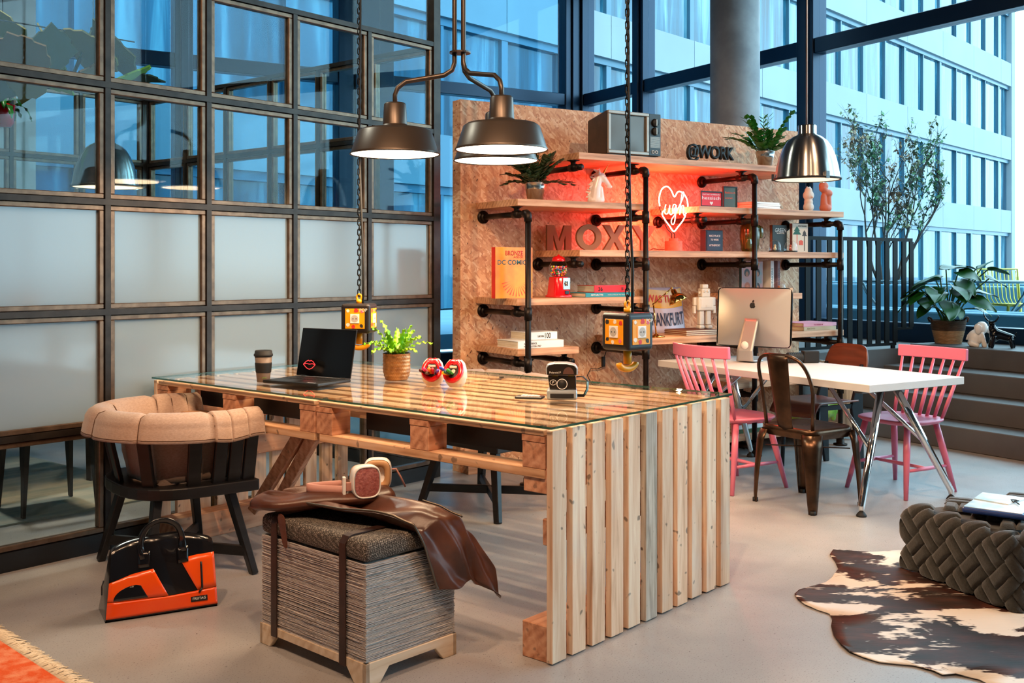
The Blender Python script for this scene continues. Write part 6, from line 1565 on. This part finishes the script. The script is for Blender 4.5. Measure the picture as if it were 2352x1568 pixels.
hpoly = [(0.015 * (16 * math.sin(a) ** 3) / 16, 0.028 + 0.013 * (13 * math.cos(a) - 5 * math.cos(2 * a) - 2 * math.cos(3 * a) - math.cos(4 * a)) / 15) for a in [2 * PI * i / 30 for i in range(30)]]
child(lambda q: q.prism(hpoly, -0.0049, -0.0040, M=MFB), 'heart', whitep, pr_)
picture('black framed green card with orange words', 1678, BF + 0.13, 'S2r', 0.135, 0.160, '#3f5348', [('Babbsch', 0, 0.108, 0.10, 0.014, cl_('#d85a30')), ('Lewwl...', -0.005, 0.070, 0.09, 0.014, cl_('#d85a30'))])
lb = item('letter_board', 'dark blue letter board reading NICE PLACE TO WORK', 'sign', 1641, BF + 0.16, 'S3')
child(lambda q: q.bx(-0.083, 0.083, 0, 0.06, 0, 0.155), 'box', cl_('#101d30'), lb, bevel=0.004); child(lambda q: q.bx(-0.072, 0.072, -0.003, -0.0002, 0.010, 0.145), 'panel', cl_('#1a2c46'), lb)
for txt, z, w_ in (('NICE PLACE', 0.106, 0.105), ('TO WORK', 0.078, 0.078), ('ATTHEMOXY', 0.038, 0.105)): letter(txt, whitep, lb, (0, -0.0032, z), width=w_, height=0.014)
ca = item('cactus_vase', 'tall green and amber glazed cactus shaped vase', 'vase', 1722, BF + 0.22, 'S3')
cac = pm('amber_green_glaze', '#3c4a22', '#6a5a24', 8, rough=0.12, coat=0.5)
def ribbed(prof, n=72, ribs=12, amp=0.07, M=None):
    q = MB()
    def fn(u, v):
        j = v * (len(prof) - 1); k = min(int(j), len(prof) - 2); f = j - k; r_ = prof[k][0] * (1 - f) + prof[k + 1][0] * f; z = prof[k][1] * (1 - f) + prof[k + 1][1] * f
        a = 2 * PI * u; r_ *= 1 + amp * abs(math.sin(a * ribs / 2)); return Vector((r_ * math.cos(a), r_ * math.sin(a), z))
    q.grid(fn, n, 18, closed_u=True, M=M); return q
ribbed([(0.0, 0.0), (0.050, 0.0), (0.060, 0.02), (0.070, 0.12), (0.066, 0.19), (0.045, 0.225), (0.0, 0.235)]).build('body', cac, ca)
ribbed([(0.0, 0.0), (0.026, 0.01), (0.032, 0.05), (0.026, 0.09), (0.0, 0.105)], 48, 9, M=Matrix.Translation((0.085, -0.01, 0.10))).build('side_arm', cac, ca); ribbed([(0.0, 0.0), (0.024, 0.01), (0.028, 0.05), (0.022, 0.085), (0.0, 0.095)], 48, 9, M=Matrix.Translation((-0.055, -0.04, 0.015))).build('side_arm', cac, ca)
def snowdome(label, px, s, c, r=0.042, be=BF + 0.06):
    t = item('snow_globe', label, 'snow globe', px, be, s)
    q = MB(); q.lathe([(0, 0), (r * 1.0, 0), (r * 1.0, 0.010), (0, 0.010)], 28); q.build('base', ink, t, smooth=False)
    q = MB(); q.lathe([(r * 0.96, 0.0102), (r * 0.98, 0.03), (r * 0.90, 0.055), (r * 0.62, 0.078), (r * 0.3, 0.088), (0.0, 0.090)], 32); q.build('dome', gcl, t)
    organic('figure', [((0, 0, 0.022), (0.015, 0.012, 0.014)), ((0, 0, 0.045), (0.010, 0.010, 0.012))], cl_(c), t, voxel=0.003, it=2); return t
snowdome('snow globe with a pale leaf in front of the dark GREEN book', 1780, 'S3', '#c9c4a0', 0.046); snowdome('snow globe with a red figure in front of the tree book', 1816, 'S3', '#b85a40', 0.05)
snowdome('round snow globe with a copper figure above the computer', 1789, 'S4r', '#b86a44', 0.05, BF + 0.055)
ow = item('owl_figurine', 'small white plaster owl at the right end of the second shelf', 'figurine', 1857, BF + 0.14, 'S2r')
organic('body', [((0, 0, 0.035), (0.045, 0.038, 0.04)), ((0, 0, 0.075), (0.036, 0.032, 0.035)), ((0, 0, 0.125), (0.046, 0.04, 0.04)), ((-0.014, 0, 0.175), 0.012, (-0.016, 0, 0.19), 0.006), ((0.014, 0, 0.175), 0.012, (0.016, 0, 0.19), 0.006), ((0, -0.03, 0.12), 0.010, (0, -0.045, 0.105), 0.006), ((0, 0, 0.16), 0.03)], pm('off_white_plaster', '#d8cfc4', rough=0.6), ow, voxel=0.005, it=4)
te = item('bird_figurine', 'terracotta bird-like figure at the right end of the second shelf', 'figurine', 1896, BF + 0.10, 'S2r')
organic('body', [((0.0, 0, 0.03), (0.055, 0.04, 0.035)), ((-0.02, 0, 0.06), 0.026, (-0.022, 0, 0.12), 0.022), ((0.03, 0, 0.03), 0.028, (0.026, 0, 0.13), 0.026), ((0.02, 0, 0.145), (0.05, 0.034, 0.032)), ((-0.03, 0, 0.18), 0.030, (0.04, 0, 0.13), 0.022), ((-0.02, 0, 0.20), (0.045, 0.03, 0.032))], pm('terracotta', '#c9684a', rough=0.6), te, voxel=0.005, it=3)
# robot
rb = item('robot_figurine', 'white ceramic toy robot standing on slim books', 'figurine', 1617, BF + 0.15, 'S5', dz=0.0392, rz=R(-12))
bisque = pm('bisque_ceramic', '#cbc3bb', rough=0.35)
def rbx(x0, x1, y0, y1, z0, z1, nm, bv=0.006): return child(lambda q: q.bx(x0, x1, y0, y1, z0, z1), nm, bisque, rb, bevel=bv)
for s_ in (-1, 1):
    rbx(0.032 * s_ - 0.022, 0.032 * s_ + 0.022, -0.032, 0.026, 0.0, 0.028, 'foot', 0.010); rbx(0.028 * s_ - 0.018, 0.028 * s_ + 0.018, -0.02, 0.02, 0.0285, 0.130, 'leg'); rbx(0.076 * s_ - 0.012, 0.076 * s_ + 0.012, -0.014, 0.014, 0.165, 0.225, 'arm'); rbx(0.080 * s_ - 0.010, 0.080 * s_ + 0.010, -0.013, 0.013, 0.110, 0.1645, 'hand', 0.004)
bd_ = rbx(-0.063, 0.063, -0.035, 0.035, 0.1305, 0.228, 'torso', 0.010); child(lambda q: q.bx(-0.045, 0.045, -0.0375, -0.0352, 0.150, 0.212), 'chest_panel', bisque, bd_, bevel=0.001); child(lambda q: q.bx(-0.005, 0.035, -0.0395, -0.0377, 0.155, 0.172), 'dial_panel', bisque, bd_)
hd = rbx(-0.033, 0.033, -0.03, 0.03, 0.2285, 0.288, 'head', 0.005); rbx(-0.024, 0.024, -0.022, 0.022, 0.2885, 0.318, 'cap', 0.006)
for s_ in (-1, 1): child(lambda q: q.cyl((0.033 * s_, 0, 0.258), (0.045 * s_, 0, 0.258), 0.014, 0.009, n=16), 'ear', bisque, hd); child(lambda q: q.cyl((0.014 * s_, -0.030, 0.268), (0.014 * s_, -0.034, 0.268), 0.008, n=14), 'eye', bisque, hd)
# gold desk lamp
gl = item('desk_lamp', 'small brass articulated desk lamp on the desk-height shelf', 'lamp', 1507, BF + 0.08, 'S5', rz=-AROT)
q = MB(); q.lathe([(0, 0), (0.060, 0), (0.060, 0.008), (0.02, 0.014), (0.012, 0.022), (0, 0.022)], 32); q.build('base', gold, gl)
q = MB(); q.tube([(0, 0, 0.02), (-0.018, 0, 0.225)], 0.0055, 10); q.sph((-0.018, 0, 0.225), 0.009); q.tube([(-0.018, 0, 0.225), (0.105, -0.01, 0.335)], 0.005, 10); q.sph((0.105, -0.01, 0.335), 0.009); q.build('arm', gold, gl)
Mh = Matrix.Translation((0.112, -0.012, 0.328)) @ Matrix.Rotation(R(-24), 4, 'Y')
q = MB(); q.lathe([(0.0, 0.0), (0.018, -0.002), (0.020, -0.034), (0.030, -0.038), (0.052, -0.055), (0.064, -0.082), (0.066, -0.092), (0.063, -0.090), (0.050, -0.060), (0.02, -0.042), (0, -0.042)], 36, M=Mh); hd_ = q.build('shade', gold, gl)
q = MB(); q.sph(tuple(Mh @ Vector((0, 0, -0.075))), 0.022, 14, 10); q.build('bulb', emit('lamp_bulb', (1.0, 0.75, 0.42), 14.0), hd_)
light('desk_lamp_light', 'POINT', tuple(Mh @ Vector((0, 0, -0.115))), 1.1, (1.0, 0.66, 0.34), 0.02, gl)
# enamel sign
sg = item('enamel_sign', 'yellow and lilac enamel sign ending in FRANKFURT', 'sign', 1531, BW0 - 0.10, 'S5')
lil = pm('lilac_enamel', '#b4acc4', rough=0.25)
pf_ = lambda x: 0.012 * math.cos(x * 9)
q = MB(); q.grid(lambda u, v: Vector(((u - 0.5) * 0.36, 0.055 * v - 0.020 * math.cos((u - 0.5) * PI), 0.33 * v)), 20, 12); pnl = q.build('panel', lil, sg, solid=0.003)
q = MB(); q.grid(lambda u, v: Vector(((u - 0.5) * 0.34, 0.055 * (0.56 + 0.40 * v) - 0.020 * math.cos((u - 0.5) * PI) - 0.0055, 0.33 * (0.56 + 0.40 * v) - 0.016 * math.cos((u - 0.5) * PI) + 0.008)), 20, 6); q.build('band', pm('mustard_enamel', '#d29a1c', rough=0.25), pnl)
def bent(txt, mt, z0, w_, hgt):
    me = text_mesh(txt, width=w_, height=hgt, bold=0.018)
    for v in me.vertices: x, z = v.co.x, v.co.y + z0; v.co = (x, 0.055 * z / 0.33 - 0.020 * math.cos(x / 0.36 * PI) - 0.0085, z - 0.012 * math.cos(x / 0.36 * PI) + 0.006)
    me.materials.append(mt); place('lettering', me, pnl)
bent('WAS THERE', cl_('#c8342c'), 0.225, 0.32, 0.055); bent('FRANKFURT', cl_('#1e1c3c'), 0.055, 0.33, 0.095)
# power switch on a cord, socket box, low shelf pots
sw = thing('cord_switch', 'black inline cord switch hanging on the chipboard wall', 'switch', A(alpha_on(1386, BW0 - 0.02), BW0 - 0.018, ZD(838, 7.2)), AROT)
child(lambda q: q.bx(-0.012, 0.012, -0.010, 0.010, -0.036, 0.036), 'switch', ink, sw, bevel=0.005)
q = MB(); q.tube([(0.01, 0, 0.036), (0.03, 0, 0.08), (0.06, 0.004, 0.15), (0.07, 0.004, 0.30)], 0.003, 6); q.tube([(-0.004, 0, -0.036), (-0.05, 0, -0.05), (-0.11, 0, -0.045), (-0.14, 0, -0.09), (-0.11, 0, -0.14), (-0.04, 0, -0.22), (0.0, 0, -0.5)], 0.003, 6); q.build('cord', ink, sw)
sb = item('socket_box', 'small black socket box on the chipboard wall', 'socket', 1683, BW0 - 0.02, 'S5', dz=0.10); child(lambda q: q.bx(-0.05, 0.05, -0.02, 0.0195, 0, 0.11), 'box', ink, sb, bevel=0.004); child(lambda q: q.lathe([(0.026, 0.0), (0.026, 0.002), (0.022, 0.002), (0.021, -0.004), (0, -0.004)], 24, M=Matrix.Translation((0, -0.021, 0.055)) @ Matrix.Rotation(PI / 2, 4, 'X')), 'socket_ring', rubber, sb)
grn = pm('green_glaze', '#5f9a3c', '#8fbf5c', 6, rough=0.1, coat=0.5)
for px, lab in ((1838, 'shiny green ceramic animal, the left one on the lowest shelf'), (1897, 'shiny green ceramic animal, the right one on the lowest shelf')):
    t = item('ceramic_animal', lab, 'figurine', px, BF + 0.16, 'S8', 'green ceramic animals on the lowest shelf')
    organic('body', [((0, 0, 0.085), (0.085, 0.062, 0.065)), ((0.075, -0.02, 0.095), (0.045, 0.042, 0.045)), ((0.11, -0.03, 0.09), 0.02, (0.125, -0.034, 0.088), 0.018), ((0.05, 0.03, 0.02), 0.02, (0.05, 0.03, 0.06), 0.024), ((0.05, -0.03, 0.02), 0.02, (0.05, -0.03, 0.06), 0.024), ((-0.05, 0.03, 0.02), 0.02, (-0.05, 0.03, 0.06), 0.024), ((-0.05, -0.03, 0.02), 0.02, (-0.05, -0.03, 0.06), 0.024), ((0.08, 0.015, 0.13), 0.014, (0.085, 0.02, 0.155), 0.006), ((0.08, -0.05, 0.13), 0.014, (0.085, -0.055, 0.155), 0.006)], grn, t, voxel=0.007, it=4)
for i in range(3):
    book('magazine', ['lowest of three magazines on the lowest shelf', 'middle of three magazines on the lowest shelf', 'topmost of three magazines on the lowest shelf'][i], 1722, BF + 0.05, 'S8', 0.26, 0.22, 0.03, cl_(('#2f4a22', '#d9d9d9', '#b83a44')[i]), cl_(('#2f4a22', '#d9d9d9', '#b83a44')[i]), flat=True, dz=0.0305 * i, group='magazines on the lowest shelf')
# white-washed boards beside the steps
wb = thing('board_crate', 'white-washed wooden board panel behind the plywood chair', 'panel', A(6.55, 5.58), AROT)
for i in range(4): child(lambda q: q.bx(0, 0.018, i * 0.105, i * 0.105 + 0.100, 0.02, 0.60), 'board', wood('whitewash', '#e6e3de', '#d6d2cc', '#b9b4ad', 2, rand=0.08) if 'whitewash' not in MATS else MATS['whitewash'], wb)
for z in (0.08, 0.48): child(lambda q: q.bx(0.0185, 0.04, 0.0, 0.415, z, z + 0.07), 'batten', MATS['whitewash'], wb)
for y in (0.0, 0.375): child(lambda q: q.bx(0.0185, 0.04, y, y + 0.04, 0.0005, 0.0795), 'leg', MATS['whitewash'], wb)
# ================================================================ railing at the platform edge
rl = thing('slat_railing', 'black steel railing of upright flat bars beside the steps', 'railing', A(0, 0), AROT)
rlm = pm('railing_black', '#06090c', rough=0.6, spec=0.2)
RB = 6.09; RT = ZD(544, 8.9)
px_s = [1880, 1905, 1931, 1952, 1975, 1997, 2017, 2037, 2056, 2076, 2093]
a0 = alpha_on(1842, RB); a1 = alpha_on(2095, RB)
child(lambda q: q.bx(a0 - 0.25, a1, RB - 0.006, RB + 0.006, RT - 0.03, RT), 'top_bar', rlm, rl)
child(lambda q: q.bx(a0 - 0.2, a1 - 0.22, RB - 0.006, RB + 0.006, 0.665, 0.69), 'bottom_bar', rlm, rl)
child(lambda q: q.bx(a1 - 0.24, a1, RB - 0.006, RB + 0.006, 0.80, 0.82), 'bottom_bar', rlm, rl)
sl_c = {}
for i, px in enumerate([1855] + px_s):
    al = alpha_on(px, RB); zb = 0.69 if i < 10 else 0.82
    if zb not in sl_c:
        q = MB(); q.bx(-0.028, 0.028, -0.006, 0.006, zb, RT - 0.03); o = q.build('bar', rlm, rl); sl_c[zb] = o.data
    else: o = place('bar', sl_c[zb], rl)
    o.location = (al, RB, 0)
for al in (a0 - 0.15, a0 + 0.45, a1 - 0.26): child(lambda q: q.bx(al - 0.02, al + 0.02, RB - 0.01, RB + 0.01, 0.6405, 0.665), 'foot', rlm, rl)
# ================================================================ basket plant
bp = G(2178, 788, 0.68); bk_ = thing('basket_plant', 'glossy large-leaved plant in a two-tone woven basket by the window', 'plant', (bp.x, bp.y, 0.6806))
dw = pm('dark_rush', '#3a2c22', '#4d3a2c', 30, (1, 1, 8), rough=0.9, bump=0.6, bscale=50); lw_ = pm('pale_rush', '#8a6a4a', '#a5835e', 30, (1, 1, 8), rough=0.9, bump=0.6, bscale=50)
def basket(z0, z1, r0, r1, mt, nm):
    q = MB(); prof = []; n = int((z1 - z0) / 0.011)
    for i in range(n):
        f = i / n; r_ = r0 + (r1 - r0) * f; z = z0 + (z1 - z0) * f
        prof += [(r_ - 0.002, z), (r_ + 0.004, z + 0.003), (r_ + 0.004, z + 0.007), (r_ - 0.002, z + 0.0105)]
    q.lathe(([(0.0, z0)] if z0 < 0.01 else []) + prof, 36); return q.build(nm, mt, bk_)
basket(0.0, 0.115, 0.108, 0.135, lw_, 'lower_weave'); basket(0.115, 0.205, 0.136, 0.150, dw, 'upper_weave')
child(lambda q: q.lathe([(0.146, 0.18), (0.0, 0.18)], 28), 'soil', MATS['potting_soil'], bk_)
for s_ in (-1, 1):
    q = MB(); q.tube([(0.150 * s_, -0.04, 0.19), (0.165 * s_, -0.03, 0.22), (0.170 * s_, 0, 0.228), (0.165 * s_, 0.03, 0.22), (0.150 * s_, 0.04, 0.19)], 0.009, 8); q.build('handle', dw, bk_)
gl_leaf = pm('glossy_dark_leaf', '#0d3a16', '#1b5c1e', 6, rough=0.38, spec=0.5); stemm = pm('green_stem', '#2c5a1e', rough=0.5)
def big_leaf(tip, size, az, pitch, roll=0.0):
    root = Vector((random.uniform(-.04, .04), random.uniform(-.04, .04), 0.18)); tip = Vector(tip); midp = root.lerp(tip, 0.5) + Vector((0, 0, 0.05))
    q = MB(); q.tube(smooth([root, midp, tip], 6), [0.006] * 13, 6); q.build('stem', stemm, bk_)
    q = MB(); M = Matrix.Translation(tip) @ Matrix.Rotation(az, 4, 'Z') @ Matrix.Rotation(pitch, 4, 'Y') @ Matrix.Rotation(roll, 4, 'X')
    def fn(u, v):
        x = v; wdt = 0.42 * math.sin(PI * (0.08 + 0.90 * v) ** 0.75) ** 0.85; y = (2 * u - 1) * wdt
        return M @ (Vector((x - 0.12 * (1 - abs(2 * u - 1)) * 0 - 0.10 * abs(2 * u - 1) * (1 - v), y, 0.16 * abs(2 * u - 1) ** 1.5 * wdt - 0.22 * v * v + 0.02 * math.sin(9 * v + 5 * u))) * size)
    q.grid(fn, 10, 14); q.build('leaf', gl_leaf, bk_, solid=0.0015)
rl_ = random.Random(5); random.seed(5)
for i, (x, z, y, s_, az, pt) in enumerate([(-0.02, 0.60, 0.0, 0.26, 20, -8), (0.10, 0.50, 0.02, 0.22, -70, 55), (-0.10, 0.50, 0.02, 0.24, 190, 20), (-0.24, 0.42, 0.0, 0.24, 200, 35), (-0.17, 0.36, -0.08, 0.27, 235, 30), (-0.28, 0.34, 0.05, 0.20, 180, 60),
        (-0.06, 0.33, -0.10, 0.26, 262, 62), (0.05, 0.42, -0.08, 0.22, -95, 45), (0.16, 0.34, -0.06, 0.24, -40, 40), (0.22, 0.40, 0.02, 0.22, -10, 15), (0.36, 0.52, 0.0, 0.20, 10, 35), (0.30, 0.62, 0.0, 0.18, 40, -30), (0.24, 0.60, 0.0, 0.17, 160, -25), (0.36, 0.60, 0.02, 0.18, -15, 20),
        (-0.10, 0.44, -0.06, 0.20, 220, 60), (0.20, 0.26, -0.08, 0.15, -30, 40), (0.02, 0.28, -0.12, 0.16, 270, 70), (-0.20, 0.28, -0.05, 0.15, 200, 70), (-0.05, 0.52, 0.05, 0.25, 150, 25), (0.08, 0.58, -0.02, 0.21, -50, 35), (-0.20, 0.46, 0.03, 0.23, 170, 45), (-0.14, 0.42, -0.08, 0.24, 250, 40), (0.12, 0.44, 0.04, 0.22, -20, 50), (0.00, 0.46, -0.10, 0.23, 285, 50), (-0.26, 0.40, -0.06, 0.20, 215, 50)]):
    big_leaf((x, y, z + 0.05), s_, R(az), R(pt * 0.62 - 10), R(rl_.uniform(-25, 25)))
# ================================================================ figurines on the top step
ep = G(2246, 796, 0.68); el = thing('elephant_figurine', 'white ceramic elephant seated on the top step', 'figurine', (ep.x, ep.y, 0.6806), R(-20))
organic('body', [((-0.02, 0, 0.075), (0.062, 0.05, 0.07)), ((0.03, 0, 0.16), (0.05, 0.045, 0.055)), ((0.0, 0, 0.10), (0.05, 0.045, 0.06)), ((0.06, 0, 0.155), 0.022, (0.10, 0, 0.118), 0.014), ((0.10, 0, 0.118), 0.013, (0.150, 0, 0.138), 0.008), ((0.03, 0.035, 0.10), 0.02, (0.05, 0.04, 0.012), 0.02), ((0.03, -0.035, 0.10), 0.02, (0.05, -0.04, 0.012), 0.02), ((-0.05, 0.045, 0.03), 0.03, (-0.01, 0.06, 0.015), 0.02), ((-0.05, -0.045, 0.03), 0.03, (-0.01, -0.06, 0.015), 0.02), ((-0.075, 0, 0.10), 0.008, (-0.09, 0, 0.06), 0.006)], white, el, voxel=0.006, it=4)
for s_ in (-1, 1): organic('ear', [((0.0, 0.055 * s_, 0.15), (0.03, 0.012, 0.045))], white, el, voxel=0.006, it=3)
bp2 = G(2300, 799, 0.68); bu = thing('bull_figurine', 'black glossy ceramic bull with long horns on the top step', 'figurine', (bp2.x, bp2.y, 0.6806), R(-18))
gk = pm('black_gloss_ceramic', '#05070c', rough=0.1)
organic('body', [((-0.05, 0, 0.11), (0.045, 0.045, 0.06)), ((-0.05, 0, 0.12), 0.045, (0.07, 0, 0.085), 0.034), ((-0.07, 0, 0.165), (0.03, 0.03, 0.045)), ((-0.075, -0.01, 0.205), (0.026, 0.028, 0.022)), ((0.07, 0, 0.085), (0.035, 0.036, 0.034)), ((-0.06, 0.035, 0.09), 0.02, (-0.085, 0.04, 0.012), 0.015), ((-0.06, -0.035, 0.09), 0.02, (-0.075, -0.04, 0.012), 0.015), ((0.07, 0.03, 0.07), 0.022, (0.10, 0.035, 0.012), 0.014), ((0.07, -0.03, 0.07), 0.022, (0.075, -0.035, 0.012), 0.014), ((0.10, 0, 0.09), 0.008, (0.115, 0, 0.13), 0.006)], gk, bu, voxel=0.0055, it=3)
for s_ in (-1, 1):
    q = MB(); q.tube(smooth([Vector((-0.075, 0.02 * s_, 0.215)), Vector((-0.075 - 0.02 * s_, 0.06 * s_, 0.222)), Vector((-0.075 - 0.045 * s_, 0.075 * s_, 0.26)), Vector((-0.085 - 0.045 * s_, 0.07 * s_, 0.30 if s_ > 0 else 0.275))], 5), [0.011 - 0.0006 * i for i in range(16)], 8); q.build('horn', gk, bu)
# ================================================================ meeting room contents
wd = pm('dark_stained_wood', '#1a1512', '#2a211c', 8, rough=0.5)
mt = thing('meeting_table', 'dark wooden meeting table inside the glazed room', 'table', B(0.55, 1.75), BROT + R(10))
child(lambda q: q.bx(-0.95, 0.85, -0.42, 0.42, 0.70, 0.735), 'tabletop', wd, mt, bevel=0.004)
for sx in (-0.75, 0.65):
    for sy in (-0.33, 0.33):
        q = MB(); q.bar((sx, sy, 0.70), (sx, sy, 0.012), 0.07, 0.045, w1=0.6); q.build('leg', wd, mt)
child(lambda q: q.bx(-0.75, 0.65, -0.02, 0.02, 0.30, 0.36), 'stretcher', wd, mt)
mr = pm('faded_rug', '#8d948c', '#b3aa9c', 3.5, (1, 3, 1), rough=0.95, lo=0.35, hi=0.65, bump=0.3, bscale=120)
tag(child(lambda q: q.bx(-1.9, 1.15, -0.85, 1.1, 0.0005, 0.011), 'woven_rug', mr, None, loc=B(0.25, 1.65), rot=BROT), 'faded pale rug under the meeting table', 'rug')
mc = None
for i, (t_, v_, rz) in enumerate(((0.05, 1.08, 0.1), (0.72, 1.02, -0.1), (-0.62, 1.12, 0.05))):
    t = thing('meeting_chair', ['dark wooden chair at the middle of the meeting table', 'dark wooden chair at the right of the meeting table', 'dark wooden chair at the left of the meeting table'][i], 'chair', B(t_, v_, 0.0145), BROT + rz, 'dark chairs in the meeting room')
    child(lambda q: q.bx(-0.21, 0.21, -0.2, 0.2, 0.43, 0.455), 'seat', wd, t, bevel=0.006)
    for sx in (-1, 1):
        for sy in (-1, 1): q = MB(); q.bar((0.18 * sx, 0.17 * sy, 0.43), (0.20 * sx, 0.19 * sy, 0.0), 0.065, 0.03, w1=0.5); q.build('leg', wd, t)
        q = MB(); q.bar((0.18 * sx, -0.18, 0.455), (0.19 * sx, -0.24, 0.80), 0.03, 0.025); q.build('back_post', wd, t)
    child(lambda q: q.bx(-0.2, 0.2, -0.255, -0.235, 0.68, 0.80), 'back_rail', wd, t, bevel=0.004)
# folded felt ceiling sculpture
fe = [pm('olive_felt', '#7a7444', rough=0.95), pm('dark_green_felt', '#36422f', rough=0.95), pm('brown_felt', '#7a5c38', rough=0.95), pm('lime_felt_edge', '#7fae3c', rough=0.95)]
fc = thing('felt_cloud', 'dark green folded felt cloud hanging in the meeting room', 'acoustic panel', B(0.55, 2.25, ZD(110, 6.8)), BROT)
rc = random.Random(17)
for i in range(44):
    cx_ = -1.3 + 2.6 * i / 43 + rc.uniform(-.1, .1); cy_ = rc.uniform(-0.45, 0.45); cz_ = rc.uniform(-0.20, 0.16); s_ = rc.uniform(0.15, 0.27); n = rc.choice((3, 4, 4, 5)); poly = []
    for k in range(n):
        a = 2 * PI * k / n + rc.uniform(-.25, .25); p = Vector((s_ * math.cos(a), s_ * math.sin(a), 0)); poly.append(p)
    pts = []
    for k in range(n):                                   # zig-zag cut edges
        a, b_ = poly[k], poly[(k + 1) % n]; nn = Vector(((b_ - a).y, -(b_ - a).x, 0)).normalized()
        for f in (0.0, 0.30, 0.36, 0.64, 0.70): pts.append(a.lerp(b_, f) + nn * (0.018 if f in (0.36, 0.64) else 0))
    q = MB(); q.prism([(p.x, p.y) for p in pts], -0.006, 0.006, M=Matrix.Rotation(rc.uniform(-1.1, 1.1), 4, 'X') @ Matrix.Rotation(rc.uniform(-1.0, 1.0), 4, 'Y')); q.build('felt_panel', fe[(0, 1, 2, 1, 0, 1, 3)[i % 7]], fc, loc=(cx_, cy_, cz_))
for x in (-1.1, -0.35, 0.4, 1.1):
    q = MB(); q.cyl((x, 0, 0.0), (x, 0, CEIL - 0.03 - fc.location.z), 0.003, n=6); q.build('wire', steel, fc)
for y in (-0.2, 0.2): q = MB(); q.cyl((-1.3, y, 0.12), (1.3, y, 0.16), 0.005, n=6); q.build('rod', ink, fc)
# unseen ceiling lamp added to brighten the meeting room
t = thing('added_ceiling_lamp', 'round white unseen lamp added as downlight above the meeting table', 'lamp', B(0.9, 1.9, CEIL - 0.06))
q = MB(); q.lathe([(0, 0.0595), (0.22, 0.0595), (0.22, 0.0), (0.20, 0.0), (0.20, 0.01), (0, 0.01)], 32); q.build('housing', whitep, t, smooth=False)
light('fill', 'AREA', (0, 0, -0.01), 60, (1.0, 0.88, 0.74), 0.38, t)
# red hanging planter and fire sign in the meeting room, camera on the white table
d_ = 7.6; hpn = thing('hanging_planter', 'red hanging pot with trailing ivy seen through the upper left panes', 'plant', ((6 - CX) / FPX * d_, d_, ZD(292, d_)))
q = MB(); q.lathe([(0, 0), (0.055, 0.0), (0.075, 0.03), (0.085, 0.16), (0.080, 0.165), (0.07, 0.15), (0, 0.15)], 28); q.build('pot', red, hpn)
q = MB(); q.cyl((0, 0, 0.15), (0, 0, CEIL - 0.02 - hpn.location.z), 0.003, n=6); q.build('cord', ink, hpn)
rp = random.Random(4)
for i in range(9):
    az = rp.uniform(0, 2 * PI); frond(hpn, (0.03 * math.cos(az), 0.03 * math.sin(az), 0.16), az, rp.uniform(0.1, 0.9), rp.uniform(0.14, 0.24), 0.022, rp.uniform(0, 6), 'vine', leafk, 10, 0.4, 9.0)
fsn = thing('fire_sign', 'small red fire extinguisher sign on the rear glazing', 'sign', B(1.05, MD + 0.03, 1.78), BROT)
child(lambda q: q.bx(-0.06, 0.06, -0.004, 0.0, 0, 0.12), 'plate', cl_('#c4202c'), fsn)
child(lambda q: q.prism([(-0.012, 0.02), (0.018, 0.02), (0.018, 0.075), (0.008, 0.09), (0.008, 0.10), (-0.002, 0.10), (-0.002, 0.09), (-0.012, 0.075)], 0.0042, 0.0052, M=MFB), 'symbol', whitep, fsn)
cmr = thing('photo_camera', 'black camera with ribbed lens lying on the white table by the plywood chair', 'camera', G(1846, 833, TZ), R(10))
child(lambda q: q.bx(-0.01, 0.10, -0.03, 0.03, 0.0006, 0.08), 'body', rubber, cmr, bevel=0.008)
q = MB(); prof = [(0.0, -0.012)]
for i in range(8): prof += [(0.032, -0.012 - i * 0.013), (0.034, -0.016 - i * 0.013), (0.034, -0.021 - i * 0.013), (0.032, -0.0245 - i * 0.013)]
q.lathe(prof + [(0.0, -0.118)], 28, M=Matrix.Translation((0, 0, 0.036)) @ Matrix.Rotation(PI / 2, 4, 'Y')); q.build('lens', ink, cmr)
